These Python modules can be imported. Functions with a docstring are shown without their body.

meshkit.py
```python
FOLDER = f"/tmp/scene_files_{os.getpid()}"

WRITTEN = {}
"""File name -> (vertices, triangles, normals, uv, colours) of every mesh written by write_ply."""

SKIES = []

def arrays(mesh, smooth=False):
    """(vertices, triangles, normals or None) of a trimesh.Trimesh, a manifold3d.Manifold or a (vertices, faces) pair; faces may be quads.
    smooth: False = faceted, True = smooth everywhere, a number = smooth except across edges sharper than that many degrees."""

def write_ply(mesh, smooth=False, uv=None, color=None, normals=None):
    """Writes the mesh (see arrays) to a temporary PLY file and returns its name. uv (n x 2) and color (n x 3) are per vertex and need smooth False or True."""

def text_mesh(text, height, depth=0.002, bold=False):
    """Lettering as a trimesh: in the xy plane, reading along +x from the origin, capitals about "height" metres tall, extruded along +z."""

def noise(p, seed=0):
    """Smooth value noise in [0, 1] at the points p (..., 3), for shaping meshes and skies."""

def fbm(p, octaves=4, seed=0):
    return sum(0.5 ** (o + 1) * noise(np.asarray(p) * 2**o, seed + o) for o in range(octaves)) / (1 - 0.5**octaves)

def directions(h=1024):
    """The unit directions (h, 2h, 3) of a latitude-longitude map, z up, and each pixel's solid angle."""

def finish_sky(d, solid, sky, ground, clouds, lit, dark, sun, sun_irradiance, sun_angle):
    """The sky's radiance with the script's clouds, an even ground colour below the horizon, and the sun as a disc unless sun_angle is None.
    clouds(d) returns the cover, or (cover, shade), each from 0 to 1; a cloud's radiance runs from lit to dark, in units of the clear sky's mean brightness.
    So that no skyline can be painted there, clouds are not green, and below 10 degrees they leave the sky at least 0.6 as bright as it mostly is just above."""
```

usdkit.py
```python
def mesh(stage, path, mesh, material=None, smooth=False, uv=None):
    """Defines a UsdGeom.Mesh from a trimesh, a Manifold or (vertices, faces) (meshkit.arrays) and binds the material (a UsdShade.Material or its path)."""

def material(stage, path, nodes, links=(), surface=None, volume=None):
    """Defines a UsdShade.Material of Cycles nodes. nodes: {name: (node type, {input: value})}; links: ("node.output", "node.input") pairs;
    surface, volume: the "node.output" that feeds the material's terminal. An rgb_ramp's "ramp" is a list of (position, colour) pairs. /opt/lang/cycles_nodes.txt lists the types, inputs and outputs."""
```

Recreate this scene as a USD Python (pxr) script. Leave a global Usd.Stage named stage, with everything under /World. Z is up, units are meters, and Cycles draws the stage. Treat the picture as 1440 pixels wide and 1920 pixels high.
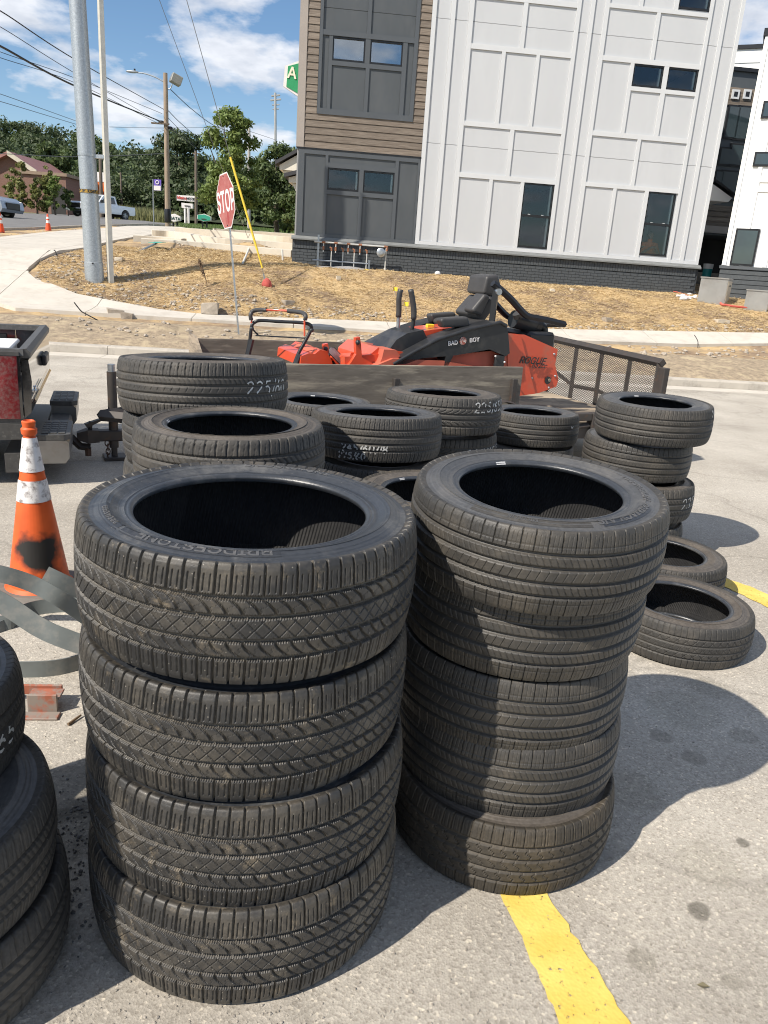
import math, random
import numpy as np, trimesh, manifold3d, shapely
from shapely.geometry import Polygon, Point, LineString, box as sbox
from pxr import Usd, UsdGeom, UsdLux, UsdShade, Sdf, Gf, Vt
import usdkit, meshkit

# ---------------------------------------------------------------- camera, sky, sun, exposure
stage = Usd.Stage.CreateInMemory()
UsdGeom.SetStageUpAxis(stage, UsdGeom.Tokens.z)
UsdGeom.SetStageMetersPerUnit(stage, 1.0)
UsdGeom.Xform.Define(stage, '/World')
UsdGeom.Scope.Define(stage, '/World/Looks')
FPX, EYE = 1443.0, 1.70
ROLL, PITCH = math.atan(0.0715), math.atan(455.0 / FPX)
EXPOSURE = 0.45
SUN_AZ, SUN_EL = math.radians(39.5), math.radians(44.5)     # shadows run towards +x, turned this much to +y
SUN_I, SKY_S = 1.20, 0.080
cf = np.array([0, math.cos(PITCH), -math.sin(PITCH)])
_r = np.array([1.0, 0, 0]); _u = np.cross(_r, cf)
cr = math.cos(ROLL) * _r + math.sin(ROLL) * _u
cu = -math.sin(ROLL) * _r + math.cos(ROLL) * _u
CAM = np.array([0, 0, EYE])
cam = UsdGeom.Camera.Define(stage, '/World/camera')
mtx = Gf.Matrix4d(*[float(x) for row in ([*cr, 0], [*cu, 0], [*(-cf), 0], [*CAM, 1]) for x in row])
cam.AddTransformOp().Set(mtx)
cam.CreateHorizontalApertureAttr(36.0); cam.CreateVerticalApertureAttr(48.0)
cam.CreateFocalLengthAttr(36.0 * FPX / 1440.0)
cam.CreateClippingRangeAttr(Gf.Vec2f(0.05, 3000))
cam.CreateExposureAttr(EXPOSURE)
to_sun = np.array([-math.cos(SUN_AZ) * math.cos(SUN_EL), -math.sin(SUN_AZ) * math.cos(SUN_EL), math.sin(SUN_EL)])
sun = UsdLux.DistantLight.Define(stage, '/World/sun')
sun.CreateIntensityAttr(SUN_I); sun.CreateAngleAttr(0.53); sun.CreateNormalizeAttr(True)
sun.CreateColorAttr(Gf.Vec3f(1.0, 0.93, 0.83))
_z = to_sun; _x = np.cross([0, 0, 1.0], _z); _x /= np.linalg.norm(_x); _y = np.cross(_z, _x)
sun.AddTransformOp().Set(Gf.Matrix4d(*[float(x) for row in ([*_x, 0], [*_y, 0], [*_z, 0], [0, 0, 0, 1]) for x in row]))
skym = usdkit.material(stage, '/World/Looks/sky_look', {
    'tc': ('texture_coordinate', {}),
    'sky': ('sky_texture', {'sky_type': 'single_scattering', 'sun_disc': False, 'sun_elevation': SUN_EL, 'sun_rotation': math.atan2(to_sun[0], to_sun[1]), 'altitude': 200.0, 'air_density': 1.0, 'aerosol_density': 0.35, 'ozone_density': 2.2}),
    'sep': ('separate_xyz', {}),
    'zz': ('math', {'math_type': 'maximum', 'value2': 0.0}),
    'za': ('math', {'math_type': 'add', 'value2': 0.22}),
    'dx': ('math', {'math_type': 'divide'}), 'dy': ('math', {'math_type': 'divide'}),
    'cmb': ('combine_xyz', {'z': 0.37}),
    'map': ('mapping', {'location': (1.35, 0.62, 0.0), 'scale': (1.0, 1.0, 1.0)}),
    'n1': ('noise_texture', {'scale': 3.3, 'detail': 10.0, 'roughness': 0.55, 'distortion': 0.0}),
    'n2': ('noise_texture', {'scale': 5.5, 'detail': 6.0, 'roughness': 0.6}),
    'ramp': ('rgb_ramp', {'ramp': [(0.0, (0, 0, 0)), (0.47, (0, 0, 0)), (0.53, (.5, .5, .5)), (0.60, (.9, .9, .9)), (1.0, (1, 1, 1))]}),
    'shade': ('rgb_ramp', {'ramp': [(0.34, (6.2, 6.6, 7.4)), (0.60, (9.0, 9.2, 9.7))]}),
    'mix': ('mix_color', {}),
    'hs': ('hsv', {'saturation': 1.12, 'value': 1.22}),
    'bg': ('background_shader', {'strength': SKY_S}),
}, [('tc.generated', 'sep.vector'), ('sep.z', 'zz.value1'), ('zz.value', 'za.value1'), ('sep.x', 'dx.value1'), ('za.value', 'dx.value2'), ('sep.y', 'dy.value1'), ('za.value', 'dy.value2'),
    ('dx.value', 'cmb.x'), ('dy.value', 'cmb.y'), ('cmb.vector', 'map.vector'), ('map.vector', 'n1.vector'), ('map.vector', 'n2.vector'),
    ('n1.fac', 'ramp.fac'), ('n2.fac', 'shade.fac'), ('ramp.color', 'mix.fac'), ('sky.color', 'hs.color'), ('hs.color', 'mix.a'), ('shade.color', 'mix.b'), ('mix.result', 'bg.color')], surface='bg.background')
dome = UsdLux.DomeLight.Define(stage, '/World/sky')
UsdShade.MaterialBindingAPI.Apply(dome.GetPrim()).Bind(skym)
dome.GetPrim().SetCustomDataByKey('kind', 'structure')

rng = np.random.default_rng(7); random.seed(7)
# ---------------------------------------------------------------- where things stand
KERB_V, KERB_T = 13.72, math.tan(math.radians(7.5))
_PV = [-60, 13.58, 13.62, 14.4, 15.2, 16.9, 20.9, 22.8, 30, 38, 50, 62, 90, 160, 500]
_PZ = [0, 0.0, .13, .24, .36, .46, 1.48, 1.60, 2.13, 2.68, 3.24, 3.82, 5.0, 8.5, 28]
def vdist(X, Y): return Y - KERB_T * X * np.clip((40 - Y) / 20, 0, 1)
def G(X, Y): return np.interp(vdist(X, Y), _PV, _PZ)
def ray(px, py): return (px - 720) / FPX * cr - (py - 960) / FPX * cu + cf
def at(px, py, Y):
    d = ray(px, py); return CAM + d * (Y / d[1])
def atz(px, py, z=0.0):
    d = ray(px, py); return CAM + d * ((z - EYE) / d[2])
def gr(px, py):
    d = ray(px, py); t = np.arange(1, 260, .01)
    P = CAM + d * t[:, None]; hit = P[:, 2] <= G(P[:, 0], P[:, 1])
    return P[np.argmax(hit)] if hit.any() else P[-1]
def onplane(px, py, p0, n):
    d = ray(px, py); return CAM + d * (np.dot(np.asarray(p0, float) - CAM, n) / np.dot(d, n))

# ---------------------------------------------------------------- scene helpers
_names = {}
def numbered(parent, name):
    k = (parent, name); i = _names.get(k, 0); _names[k] = i + 1
    return f'{parent}/{name}' if i == 0 else f'{parent}/{name}_{i:03d}'
def tag(prim, label=None, cat=None, group=None, kind=None):
    for k, v in (('label', label), ('category', cat), ('group', group), ('kind', kind)):
        if v: prim.SetCustomDataByKey(k, v)
    return prim
class T:
    """a thing: an Xform at its base, parts below it; meshes are given in world coordinates unless local"""
    def __init__(s, name, label, cat, base=(0, 0, 0), group=None, kind=None, local=False):
        s.path = numbered('/World', name); s.base = np.asarray(base, float); s.local = local
        s.x = UsdGeom.Xform.Define(stage, s.path); s.x.AddTranslateOp().Set(Gf.Vec3d(*map(float, s.base)))
        tag(s.x.GetPrim(), label, cat, group, kind)
    def part(s, name, mesh, mat, parent=None, smooth=False, label=None, kind=None):
        return _part(s, s.path if parent is None else parent, name, mesh, mat, smooth, label, kind)
def _part(s, parent, name, mesh, mat, smooth, label, kind):
    p = numbered(parent, name); m = tm(mesh)
    if not s.local:
        m = trimesh.Trimesh(m.vertices - s.base, m.faces, process=False)
    g = usdkit.mesh(stage, p, m, mat, smooth=smooth)
    tag(g.GetPrim(), label=label, kind=kind)
    return p
def tm(m):
    if isinstance(m, (list,)): return trimesh.util.concatenate([tm(x) for x in m])
    if hasattr(m, 'to_mesh'):
        q = m.to_mesh(); return trimesh.Trimesh(q.vert_properties[:, :3], q.tri_verts, process=False)
    if isinstance(m, tuple):
        v, f, _ = meshkit.arrays(m); return trimesh.Trimesh(v, f, process=False)
    return m
def single(name, mesh, mat, label=None, cat=None, group=None, kind=None, smooth=False, base=None):
    m = tm(mesh)
    b = np.asarray(base, float) if base is not None else (np.array([*m.bounds.mean(0)[:2], m.bounds[0][2]]) if kind != 'structure' else np.zeros(3))
    p = numbered('/World', name)
    g = usdkit.mesh(stage, p, trimesh.Trimesh(m.vertices - b, m.faces, process=False), mat, smooth=smooth)
    g.AddTranslateOp().Set(Gf.Vec3d(*map(float, b)))
    tag(g.GetPrim(), label, cat, group, kind)
    return p

# ---------------------------------------------------------------- shapes
_BF = np.array([[0,2,1],[0,3,2],[4,5,6],[4,6,7],[0,1,5],[0,5,4],[1,2,6],[1,6,5],[2,3,7],[2,7,6],[3,0,4],[3,4,7]])
def hexa(p8): return trimesh.Trimesh(np.asarray(p8, float), _BF, process=False)
def box(x0, x1, y0, y1, z0, z1):
    return hexa([(x0,y0,z0),(x1,y0,z0),(x1,y1,z0),(x0,y1,z0),(x0,y0,z1),(x1,y0,z1),(x1,y1,z1),(x0,y1,z1)])
def hull(pts): return trimesh.convex.convex_hull(np.asarray(pts, float))
def cbox(x0, x1, y0, y1, z0, z1, c=.01):
    P = []
    for x, sx in ((x0, 1), (x1, -1)):
        for y, sy in ((y0, 1), (y1, -1)):
            for z, sz in ((z0, 1), (z1, -1)):
                P += [(x + sx * c, y + sy * c, z), (x + sx * c, y, z + sz * c), (x, y + sy * c, z + sz * c)]
    return hull(P)
def rotz(a):
    c, s = math.cos(a), math.sin(a); return np.array([[c, -s, 0], [s, c, 0], [0, 0, 1.0]])
def xf(m, R=None, t=(0, 0, 0), s=1.0):
    m = tm(m); v = m.vertices * s
    if R is not None: v = v @ np.asarray(R).T
    return trimesh.Trimesh(v + np.asarray(t, float), m.faces, process=False)
def frame(o, ex, ey, ez):
    """maps local x, y, z to world"""
    A = np.stack([ex, ey, ez], 1).astype(float)
    return lambda m: xf(m, A, o)
def tube(pts, r, n=8, cap=True, flat=None):
    P = np.asarray(pts, float); k = len(P)
    rr = np.full(k, r) if np.ndim(r) == 0 else np.asarray(r, float)
    t = np.gradient(P, axis=0); t /= np.linalg.norm(t, axis=1, keepdims=True) + 1e-12
    a = np.array([0, 0, 1.0]) if abs(t[0][2]) < .9 else np.array([1.0, 0, 0])
    u = np.cross(a, t[0]); u /= np.linalg.norm(u); V = []
    for i in range(k):
        u = u - t[i] * (u @ t[i]); u /= np.linalg.norm(u) + 1e-12; w = np.cross(t[i], u)
        an = np.arange(n) / n * 2 * math.pi
        V.append(P[i] + rr[i] * (np.cos(an)[:, None] * u + np.sin(an)[:, None] * w * (flat or 1)))
    V = np.vstack(V); F = []
    for i in range(k - 1):
        for j in range(n):
            q = (j + 1) % n; a0, b0, c0, d0 = i*n+j, i*n+q, (i+1)*n+q, (i+1)*n+j
            F += [(a0, b0, c0), (a0, c0, d0)]
    if cap:
        V = np.vstack([V, P[0], P[-1]]); c0, c1 = k*n, k*n+1
        for j in range(n):
            q = (j + 1) % n; F += [(c0, q, j), (c1, (k-1)*n+j, (k-1)*n+q)]
    return trimesh.Trimesh(V, F, process=False)
def bez(pts, n=12):
    """Catmull-Rom through points"""
    P = np.asarray(pts, float)
    if len(P) < 3: return P
    Q = np.vstack([2*P[0]-P[1], P, 2*P[-1]-P[-2]]); out = []
    for i in range(1, len(Q) - 2):
        for t in np.linspace(0, 1, n, endpoint=False):
            a, b, c, d = Q[i-1], Q[i], Q[i+1], Q[i+2]
            out.append(.5*((2*b)+(c-a)*t+(2*a-5*b+4*c-d)*t*t+(3*b-a-3*c+d)*t**3))
    return np.array(out + [P[-1]])
def lathe(prof, n=32, a0=0, axis_pt=(0, 0, 0)):
    prof = np.asarray(prof, float); k = len(prof); an = np.arange(n) / n * 2 * math.pi + a0
    V = np.stack([np.outer(prof[:, 0], np.cos(an)), np.outer(prof[:, 0], np.sin(an)), np.repeat(prof[:, 1:2], n, 1)], -1).reshape(-1, 3)
    F = []
    for i in range(k - 1):
        for j in range(n):
            q = (j + 1) % n; F += [(i*n+j, i*n+q, (i+1)*n+q), (i*n+j, (i+1)*n+q, (i+1)*n+j)]
    return trimesh.Trimesh(V + np.asarray(axis_pt, float), F, process=False)
def extr(poly, h):
    """polygon (list or shapely) extruded from z=0 to h"""
    p = poly if hasattr(poly, 'geom_type') else Polygon(poly)
    if not p.is_valid: p = p.buffer(0)
    return trimesh.util.concatenate([trimesh.creation.extrude_polygon(q, h) for q in (p.geoms if hasattr(p, 'geoms') else [p]) if q.geom_type == 'Polygon' and q.area > 1e-9])
def gridmesh(Pg):
    a, b = Pg.shape[:2]; i = np.arange(a*b).reshape(a, b)
    q = np.stack([i[:-1, :-1], i[1:, :-1], i[1:, 1:], i[:-1, 1:]], -1).reshape(-1, 4)
    return trimesh.Trimesh(Pg.reshape(-1, 3), np.vstack([q[:, [0, 1, 2]], q[:, [0, 2, 3]]]), process=False)
def drape(poly, dz=.004, step=.5, skirt=0.0, zf=None):
    """a sheet over the terrain inside a plan polygon, with skirts down its edges"""
    zf = zf or G
    if not poly.is_valid: poly = poly.buffer(0)
    polys = list(poly.geoms) if hasattr(poly, 'geoms') else [poly]; out = []
    for pl in polys:
        B = np.array(pl.segmentize(step).exterior.coords)[:-1]
        rings = [B] + [np.array(LineString(r.coords).segmentize(step).coords)[:-1] for r in pl.interiors]
        x0, y0, x1, y1 = pl.bounds
        gx, gy = np.meshgrid(np.arange(x0, x1, step) + step / 2, np.arange(y0, y1, step) + step / 2); I = np.stack([gx.ravel(), gy.ravel()], 1)
        inner = shapely.prepare(pl) or I[shapely.contains_xy(pl.buffer(-step * .35), I[:, 0], I[:, 1])]
        pts = np.vstack(rings + [inner])
        from scipy.spatial import Delaunay
        tri = Delaunay(pts).simplices; c = pts[tri].mean(1)
        tri = tri[shapely.contains_xy(pl, c[:, 0], c[:, 1])]
        p = pts[tri]; ar = (p[:, 1, 0]-p[:, 0, 0])*(p[:, 2, 1]-p[:, 0, 1])-(p[:, 1, 1]-p[:, 0, 1])*(p[:, 2, 0]-p[:, 0, 0])
        tri = np.where(ar[:, None] < 0, tri[:, ::-1], tri); tri = tri[np.abs(ar) > 1e-7]
        V = np.column_stack([pts, zf(pts[:, 0], pts[:, 1]) + dz]); out.append(trimesh.Trimesh(V, tri, process=False))
        if skirt:
            for R in rings:
                n = len(R); top = np.column_stack([R, zf(R[:, 0], R[:, 1]) + dz]); bot = top - [0, 0, skirt]
                j = np.arange(n); q = (j + 1) % n
                out.append(trimesh.Trimesh(np.vstack([top, bot]), np.vstack([np.column_stack([j, j + n, q]), np.column_stack([q, j + n, q + n])]), process=False))
    return trimesh.util.concatenate(out)
def gpoly(pix): return Polygon([gr(*p)[:2] for p in pix]).buffer(0)

# ---------------------------------------------------------------- materials
LK = '/World/Looks/'
def M(name, col, rough=.6, metal=0.0, var=.12, scale=3.0, col2=None, c2=(.48, .62), s2=2.0, bump=0.0, bs=40.0, coat=0.0, spec=.5, stretch=None, obj=False, det=6.0, trans=0.0, det2=8.0):
    """principled material: a colour with mottling, a second colour in patches, fine relief"""
    c = np.asarray(col, float)
    nd = {'tc': ('texture_coordinate', {}), 'geo': ('geometry', {}), 'mp': ('mapping', {'scale': stretch or (1, 1, 1)}),
          'n1': ('noise_texture', {'scale': scale, 'detail': det, 'roughness': .6}),
          'r1': ('rgb_ramp', {'ramp': [(.25, tuple(c * (1 - var))), (.75, tuple(np.minimum(c * (1 + var), 1)))]}),
          'p': ('principled_bsdf', {'roughness': rough, 'metallic': metal, 'coat_weight': coat, 'specular_ior_level': spec, 'coat_roughness': .08})}
    ln = [('tc.object' if obj else 'geo.position', 'mp.vector'), ('mp.vector', 'n1.vector'), ('n1.fac', 'r1.fac')]
    out = 'r1.color'
    if col2 is not None:
        nd['n2'] = ('noise_texture', {'scale': s2, 'detail': det2, 'roughness': .65})
        nd['r2'] = ('rgb_ramp', {'ramp': [(c2[0], (0, 0, 0)), (c2[1], (1, 1, 1))]})
        nd['mx'] = ('mix_color', {'b': tuple(col2)})
        ln += [('mp.vector', 'n2.vector'), ('n2.fac', 'r2.fac'), ('r2.color', 'mx.fac'), (out, 'mx.a')]; out = 'mx.result'
    ln.append((out, 'p.base_color'))
    if bump:
        nd['n3'] = ('noise_texture', {'scale': bs, 'detail': 5.0, 'roughness': .65}); nd['b'] = ('bump', {'strength': 1.0, 'distance': bump})
        ln += [('mp.vector', 'n3.vector'), ('n3.fac', 'b.height'), ('b.normal', 'p.normal')]
    surf = 'p.BSDF'
    if trans:
        nd['tl'] = ('translucent_bsdf', {}); nd['mc'] = ('mix_closure', {'fac': trans})
        ln += [(out, 'tl.color'), ('p.BSDF', 'mc.closure1'), ('tl.BSDF', 'mc.closure2')]; surf = 'mc.closure'
    return usdkit.material(stage, LK + name, nd, ln, surface=surf)
def glass(name, tint=(.85, .9, .9), ior=1.9):
    return usdkit.material(stage, LK + name, {'f': ('fresnel', {'IOR': ior}), 't': ('transparent_bsdf', {'color': tint}), 'g': ('glossy_bsdf', {'roughness': .02, 'color': (.9, .95, 1)}), 'm': ('mix_closure', {})},
                           [('f.fac', 'm.fac'), ('t.BSDF', 'm.closure1'), ('g.BSDF', 'm.closure2')], surface='m.closure')

# ================================================================ tyres
def rubber(name, col, dust, amount=(.45, .7), groove=.6, rough=.7, spec=.35, specks=0.0, mud=None, bump=.0006, ribs=0):
    nd = {'tc': ('texture_coordinate', {}), 'oi': ('object_info', {}), 'sc': ('math', {'math_type': 'multiply', 'value2': 37.0}), 'cx': ('combine_xyz', {}), 'ad': ('vector_math', {'math_type': 'add'}),
          'n1': ('noise_texture', {'scale': 6.0, 'detail': 8.0, 'roughness': .68}), 'n2': ('noise_texture', {'scale': 70.0, 'detail': 5.0, 'roughness': .7}), 'n3': ('noise_texture', {'scale': 260.0, 'detail': 3.0, 'roughness': .6}),
          'r1': ('rgb_ramp', {'ramp': [(amount[0], (0, 0, 0)), (amount[1], (1, 1, 1))]}), 'r2': ('rgb_ramp', {'ramp': [(.35, (.45, .45, .45)), (.68, (1, 1, 1))]}),
          'mul': ('math', {'math_type': 'multiply'}), 'at': ('attribute', {'attribute': 'dirt'}), 'mg': ('math', {'math_type': 'multiply', 'value2': groove}), 'mxx': ('math', {'math_type': 'maximum', 'use_clamp': True}),
          'base': ('rgb_ramp', {'ramp': [(.3, tuple(np.array(col) * .72)), (.7, tuple(np.array(col) * 1.3))]}),
          'mx': ('mix_color', {'b': dust}), 'b': ('bump', {'strength': 1.0, 'distance': bump}), 'p': ('principled_bsdf', {'roughness': rough, 'specular_ior_level': spec})}
    ln = [('oi.random', 'sc.value1'), ('sc.value', 'cx.x'), ('sc.value', 'cx.y'), ('tc.object', 'ad.vector1'), ('cx.vector', 'ad.vector2'),
          ('ad.vector', 'n1.vector'), ('ad.vector', 'n2.vector'), ('ad.vector', 'n3.vector'), ('n1.fac', 'r1.fac'), ('n2.fac', 'r2.fac'), ('r1.color', 'mul.value1'), ('r2.color', 'mul.value2'),
          ('at.fac', 'mg.value1'), ('mg.value', 'mxx.value1'), ('mul.value', 'mxx.value2'), ('n2.fac', 'base.fac'), ('base.color', 'mx.a'), ('mxx.value', 'mx.fac'), ('n3.fac', 'b.height'), ('b.normal', 'p.normal')]
    if ribs:
        nd['sx'] = ('separate_xyz', {}); nd['an'] = ('math', {'math_type': 'arctan2'}); nd['am'] = ('math', {'math_type': 'multiply', 'value2': float(ribs)}); nd['az'] = ('math', {'math_type': 'multiply', 'value2': 120.0}); nd['aa'] = ('math', {'math_type': 'add'}); nd['si'] = ('math', {'math_type': 'sine'}); nd['b2'] = ('bump', {'strength': 1.0, 'distance': .0012})
        ln += [('tc.object', 'sx.vector'), ('sx.y', 'an.value1'), ('sx.x', 'an.value2'), ('an.value', 'am.value1'), ('sx.z', 'az.value1'), ('am.value', 'aa.value1'), ('az.value', 'aa.value2'), ('aa.value', 'si.value1'), ('si.value', 'b2.height'), ('b.normal', 'b2.normal')]; ln = [x for x in ln if x != ('b.normal', 'p.normal')] + [('b2.normal', 'p.normal')]
    out = 'mx.result'
    if mud is not None:
        nd['n4'] = ('noise_texture', {'scale': 17.0, 'detail': 10.0, 'roughness': .80, 'distortion': .2}); nd['r4'] = ('rgb_ramp', {'ramp': [(.56, (0, 0, 0)), (.72, (.75, .75, .75))]}); nd['m4'] = ('mix_color', {'b': mud})
        ln += [('ad.vector', 'n4.vector'), ('n4.fac', 'r4.fac'), ('r4.color', 'm4.fac'), (out, 'm4.a')]; out = 'm4.result'
    if specks:
        nd['v'] = ('voronoi_texture', {'scale': 55.0}); nd['rv'] = ('rgb_ramp', {'ramp': [(0.0, (1, 1, 1)), (specks, (0, 0, 0))]}); nd['wn'] = ('mix_color', {'b': (.42, .38, .32)})
        ln += [('ad.vector', 'v.vector'), ('v.distance', 'rv.fac'), ('rv.color', 'wn.fac'), (out, 'wn.a')]; out = 'wn.result'
    ln.append((out, 'p.base_color'))
    return usdkit.material(stage, LK + name, nd, ln, surface='p.BSDF')

RUB = {
    'tread_muddy': rubber('tread_muddy', (.027, .0265, .026), (.130, .112, .086), (.44, .75), .55, .50, .5, .10, (.25, .20, .135)),
    'tread_clean': rubber('tread_clean', (.037, .035, .032), (.105, .090, .070), (.43, .75), .22, .52, .5, .04),
    'tread_dusty': rubber('tread_dusty', (.042, .040, .037), (.120, .104, .084), (.45, .78), .30, .62, .4, .05),
    'tread_brown': rubber('tread_brown', (.040, .035, .028), (.125, .100, .070), (.44, .76), .3, .65, .4, .04),
    'side_gloss': rubber('side_gloss', (.030, .033, .038), (.15, .145, .135), (.52, .72), 0, .36, .65, .06),
    'side_grey': rubber('side_grey', (.062, .063, .065), (.115, .108, .098), (.46, .75), 0, .45, .55, .0),
    'side_bloom': rubber('side_bloom', (.080, .069, .058), (.150, .130, .108), (.44, .74), 0, .55, .4, .03),
    'liner': rubber('liner', (.019, .019, .020), (.045, .043, .041), (.45, .75), 0, .7, .35, .04, ribs=240),
    'panel': rubber('panel', (.024, .026, .030), (.09, .085, .08), (.52, .80), 0, .38, .55, .0), 'panel_brown': rubber('panel_brown', (.046, .042, .036), (.10, .09, .075), (.5, .8), 0, .36, .55, .0),
    'letters': rubber('letters', (.075, .075, .077), (.16, .15, .14), (.48, .74), 0, .5, .5, .0),
}
CHALK = M('chalk', (.78, .78, .76), .9, var=.2, scale=60, col2=(.3, .3, .29), c2=(.55, .7), s2=90)
STICK = M('sticker_white', (.8, .8, .8), .5)

def tri_wave(x): return np.abs((x % 1) - .5) * 2
def slot(u, v, v0, v1, C, n, w, off, depth, phase=0.0):
    """n slots round the tyre between v0 and v1, width w, shifted along u by off(t)"""
    p = C / n; t = np.clip((v - v0) / (v1 - v0), 0, 1); x = ((u - off(t)) / p + phase) % 1.0
    d = np.abs(x - .5) * p
    return np.clip((w / 2 - d) / .0009 + .5, 0, 1) * ((v >= v0) & (v <= v1)) * depth
def groove(v, c, w, depth, wob=0.0): return np.clip((w / 2 + wob - np.abs(v - c)) / .0012 + .5, 0, 1) * depth

def pat_alenza(u, v, C):
    n = 78; hw = .126; saw = (tri_wave(u / C * n * 6) - .5) * .0028
    d = np.maximum.reduce([groove(v, s * g, .0090, .0085, saw) for s in (1, -1) for g in (.069, .027)])
    lin = lambda k: (lambda t: k * t)
    for s in (1, -1):
        d = np.maximum(d, slot(u, s * v, .072, hw + .034, C, n, .0048, lin(.004 * s), .0075))
        for ph in (.30, .70): d = np.maximum(d, slot(u, s * v, .079, .116, C, n, .0021, lin(.002 * s), .0042, ph))
        d = np.maximum(d, slot(u, s * v, .031, .066, C, n, .0050, lambda t, s=s: .030 * t ** 1.7 * -s, .0075, .2))
        d = np.maximum(d, slot(u, s * v, .034, .062, C, n, .0013, lambda t, s=s: .020 * (1 - t) * -s + .004 * np.sin(t * 12), .002, .68))
    for k in (-1, 1): d = np.maximum(d, slot(u, v, -.024, .024, C, n, .0022, (lambda t, k=k: k * .045 * t), .0040, .1 * k))
    return np.maximum(d, slot(u, v, -.024, .024, C, n, .0011, lambda t: .006 * np.sin(t * 14), .0016, .5))
def pat_primacy(u, v, C):
    hw = .104; d = np.maximum.reduce([groove(v, s * g, .0098, .0085) for s in (1, -1) for g in (.058, .021)])
    for s in (1, -1):
        d = np.maximum(d, groove(v, s * .078, .0016, .0022))
        d = np.maximum(d, slot(u, s * v, .064, hw + .032, C, 66, .0026, lambda t, s=s: s * .004 * t, .0045))
        for ph in (.34, .67): d = np.maximum(d, slot(u, s * v, .064, hw + .004, C, 66, .0011, lambda t, s=s: s * .004 * t, .002, ph))
        d = np.maximum(d, slot(u, s * v, .026, .053, C, 130, .0017, lambda t, s=s: -.012 * t * s, .0028))
    return np.maximum(d, slot(u, v, -.017, .017, C, 100, .0017, lambda t: .014 * t, .0026))
def pat_wavy(u, v, C):
    d = np.maximum.reduce([groove(v, s * g, .0085, .0065) for s in (1, -1) for g in (.060, .021)])
    for s in (1, -1):
        d = np.maximum(d, slot(u, s * v, .066, .138, C, 72, .0030, lambda t, s=s: s * .005 * t, .005))
        for ph in (.3, .7): d = np.maximum(d, slot(u, s * v, .070, .112, C, 72, .0013, lambda t: .0 * t, .0025, ph))
        d = np.maximum(d, slot(u, s * v, .025, .056, C, 64, .0030, lambda t, s=s: s * (.010 * np.sin(t * 2 * np.pi) + .008 * t), .0045, .25))
    return np.maximum(d, slot(u, v, -.017, .017, C, 64, .0024, lambda t: .010 * np.sin(t * 2 * np.pi), .0035))
def pat_touring(n=80, slant=.014, half=.100, w=.0034, step=True):
    def f(u, v, C):
        k = half / .104
        d = np.maximum.reduce([groove(v, s * g * k, .009, .0065) for s in (1, -1) for g in (.056, .020)])
        for s in (1, -1):
            d = np.maximum(d, slot(u, s * v, .061 * k, half + .032, C, n, w, lambda t, s=s: s * .008 * t * t, .0052))
            d = np.maximum(d, slot(u, s * v, .064 * k, half, C, n, .0016, lambda t, s=s: s * .006 * t, .0025, .5))
            d = np.maximum(d, slot(u, s * v, .025 * k, .051 * k, C, n * 1.5 // 1, .0028, lambda t, s=s: -slant * t * s, .004))
        if step: d = np.maximum(d, slot(u, v, -.008, .014, C, n // 2 * 2, .0022, lambda t: .012 * t, .003))
        return d
    return f
def pat_arrow(u, v, C):
    d = np.maximum.reduce([groove(v, s * g, .010, .0065) for s in (1, -1) for g in (.054, .016)])
    for s in (1, -1):
        d = np.maximum(d, slot(u, s * v, .058, .132, C, 74, .0032, lambda t: .010 * t, .005))
        d = np.maximum(d, slot(u, s * v, .021, .050, C, 58, .0060, lambda t: -.055 * (1 - t) ** 1.8, .0055))
    return d
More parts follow.
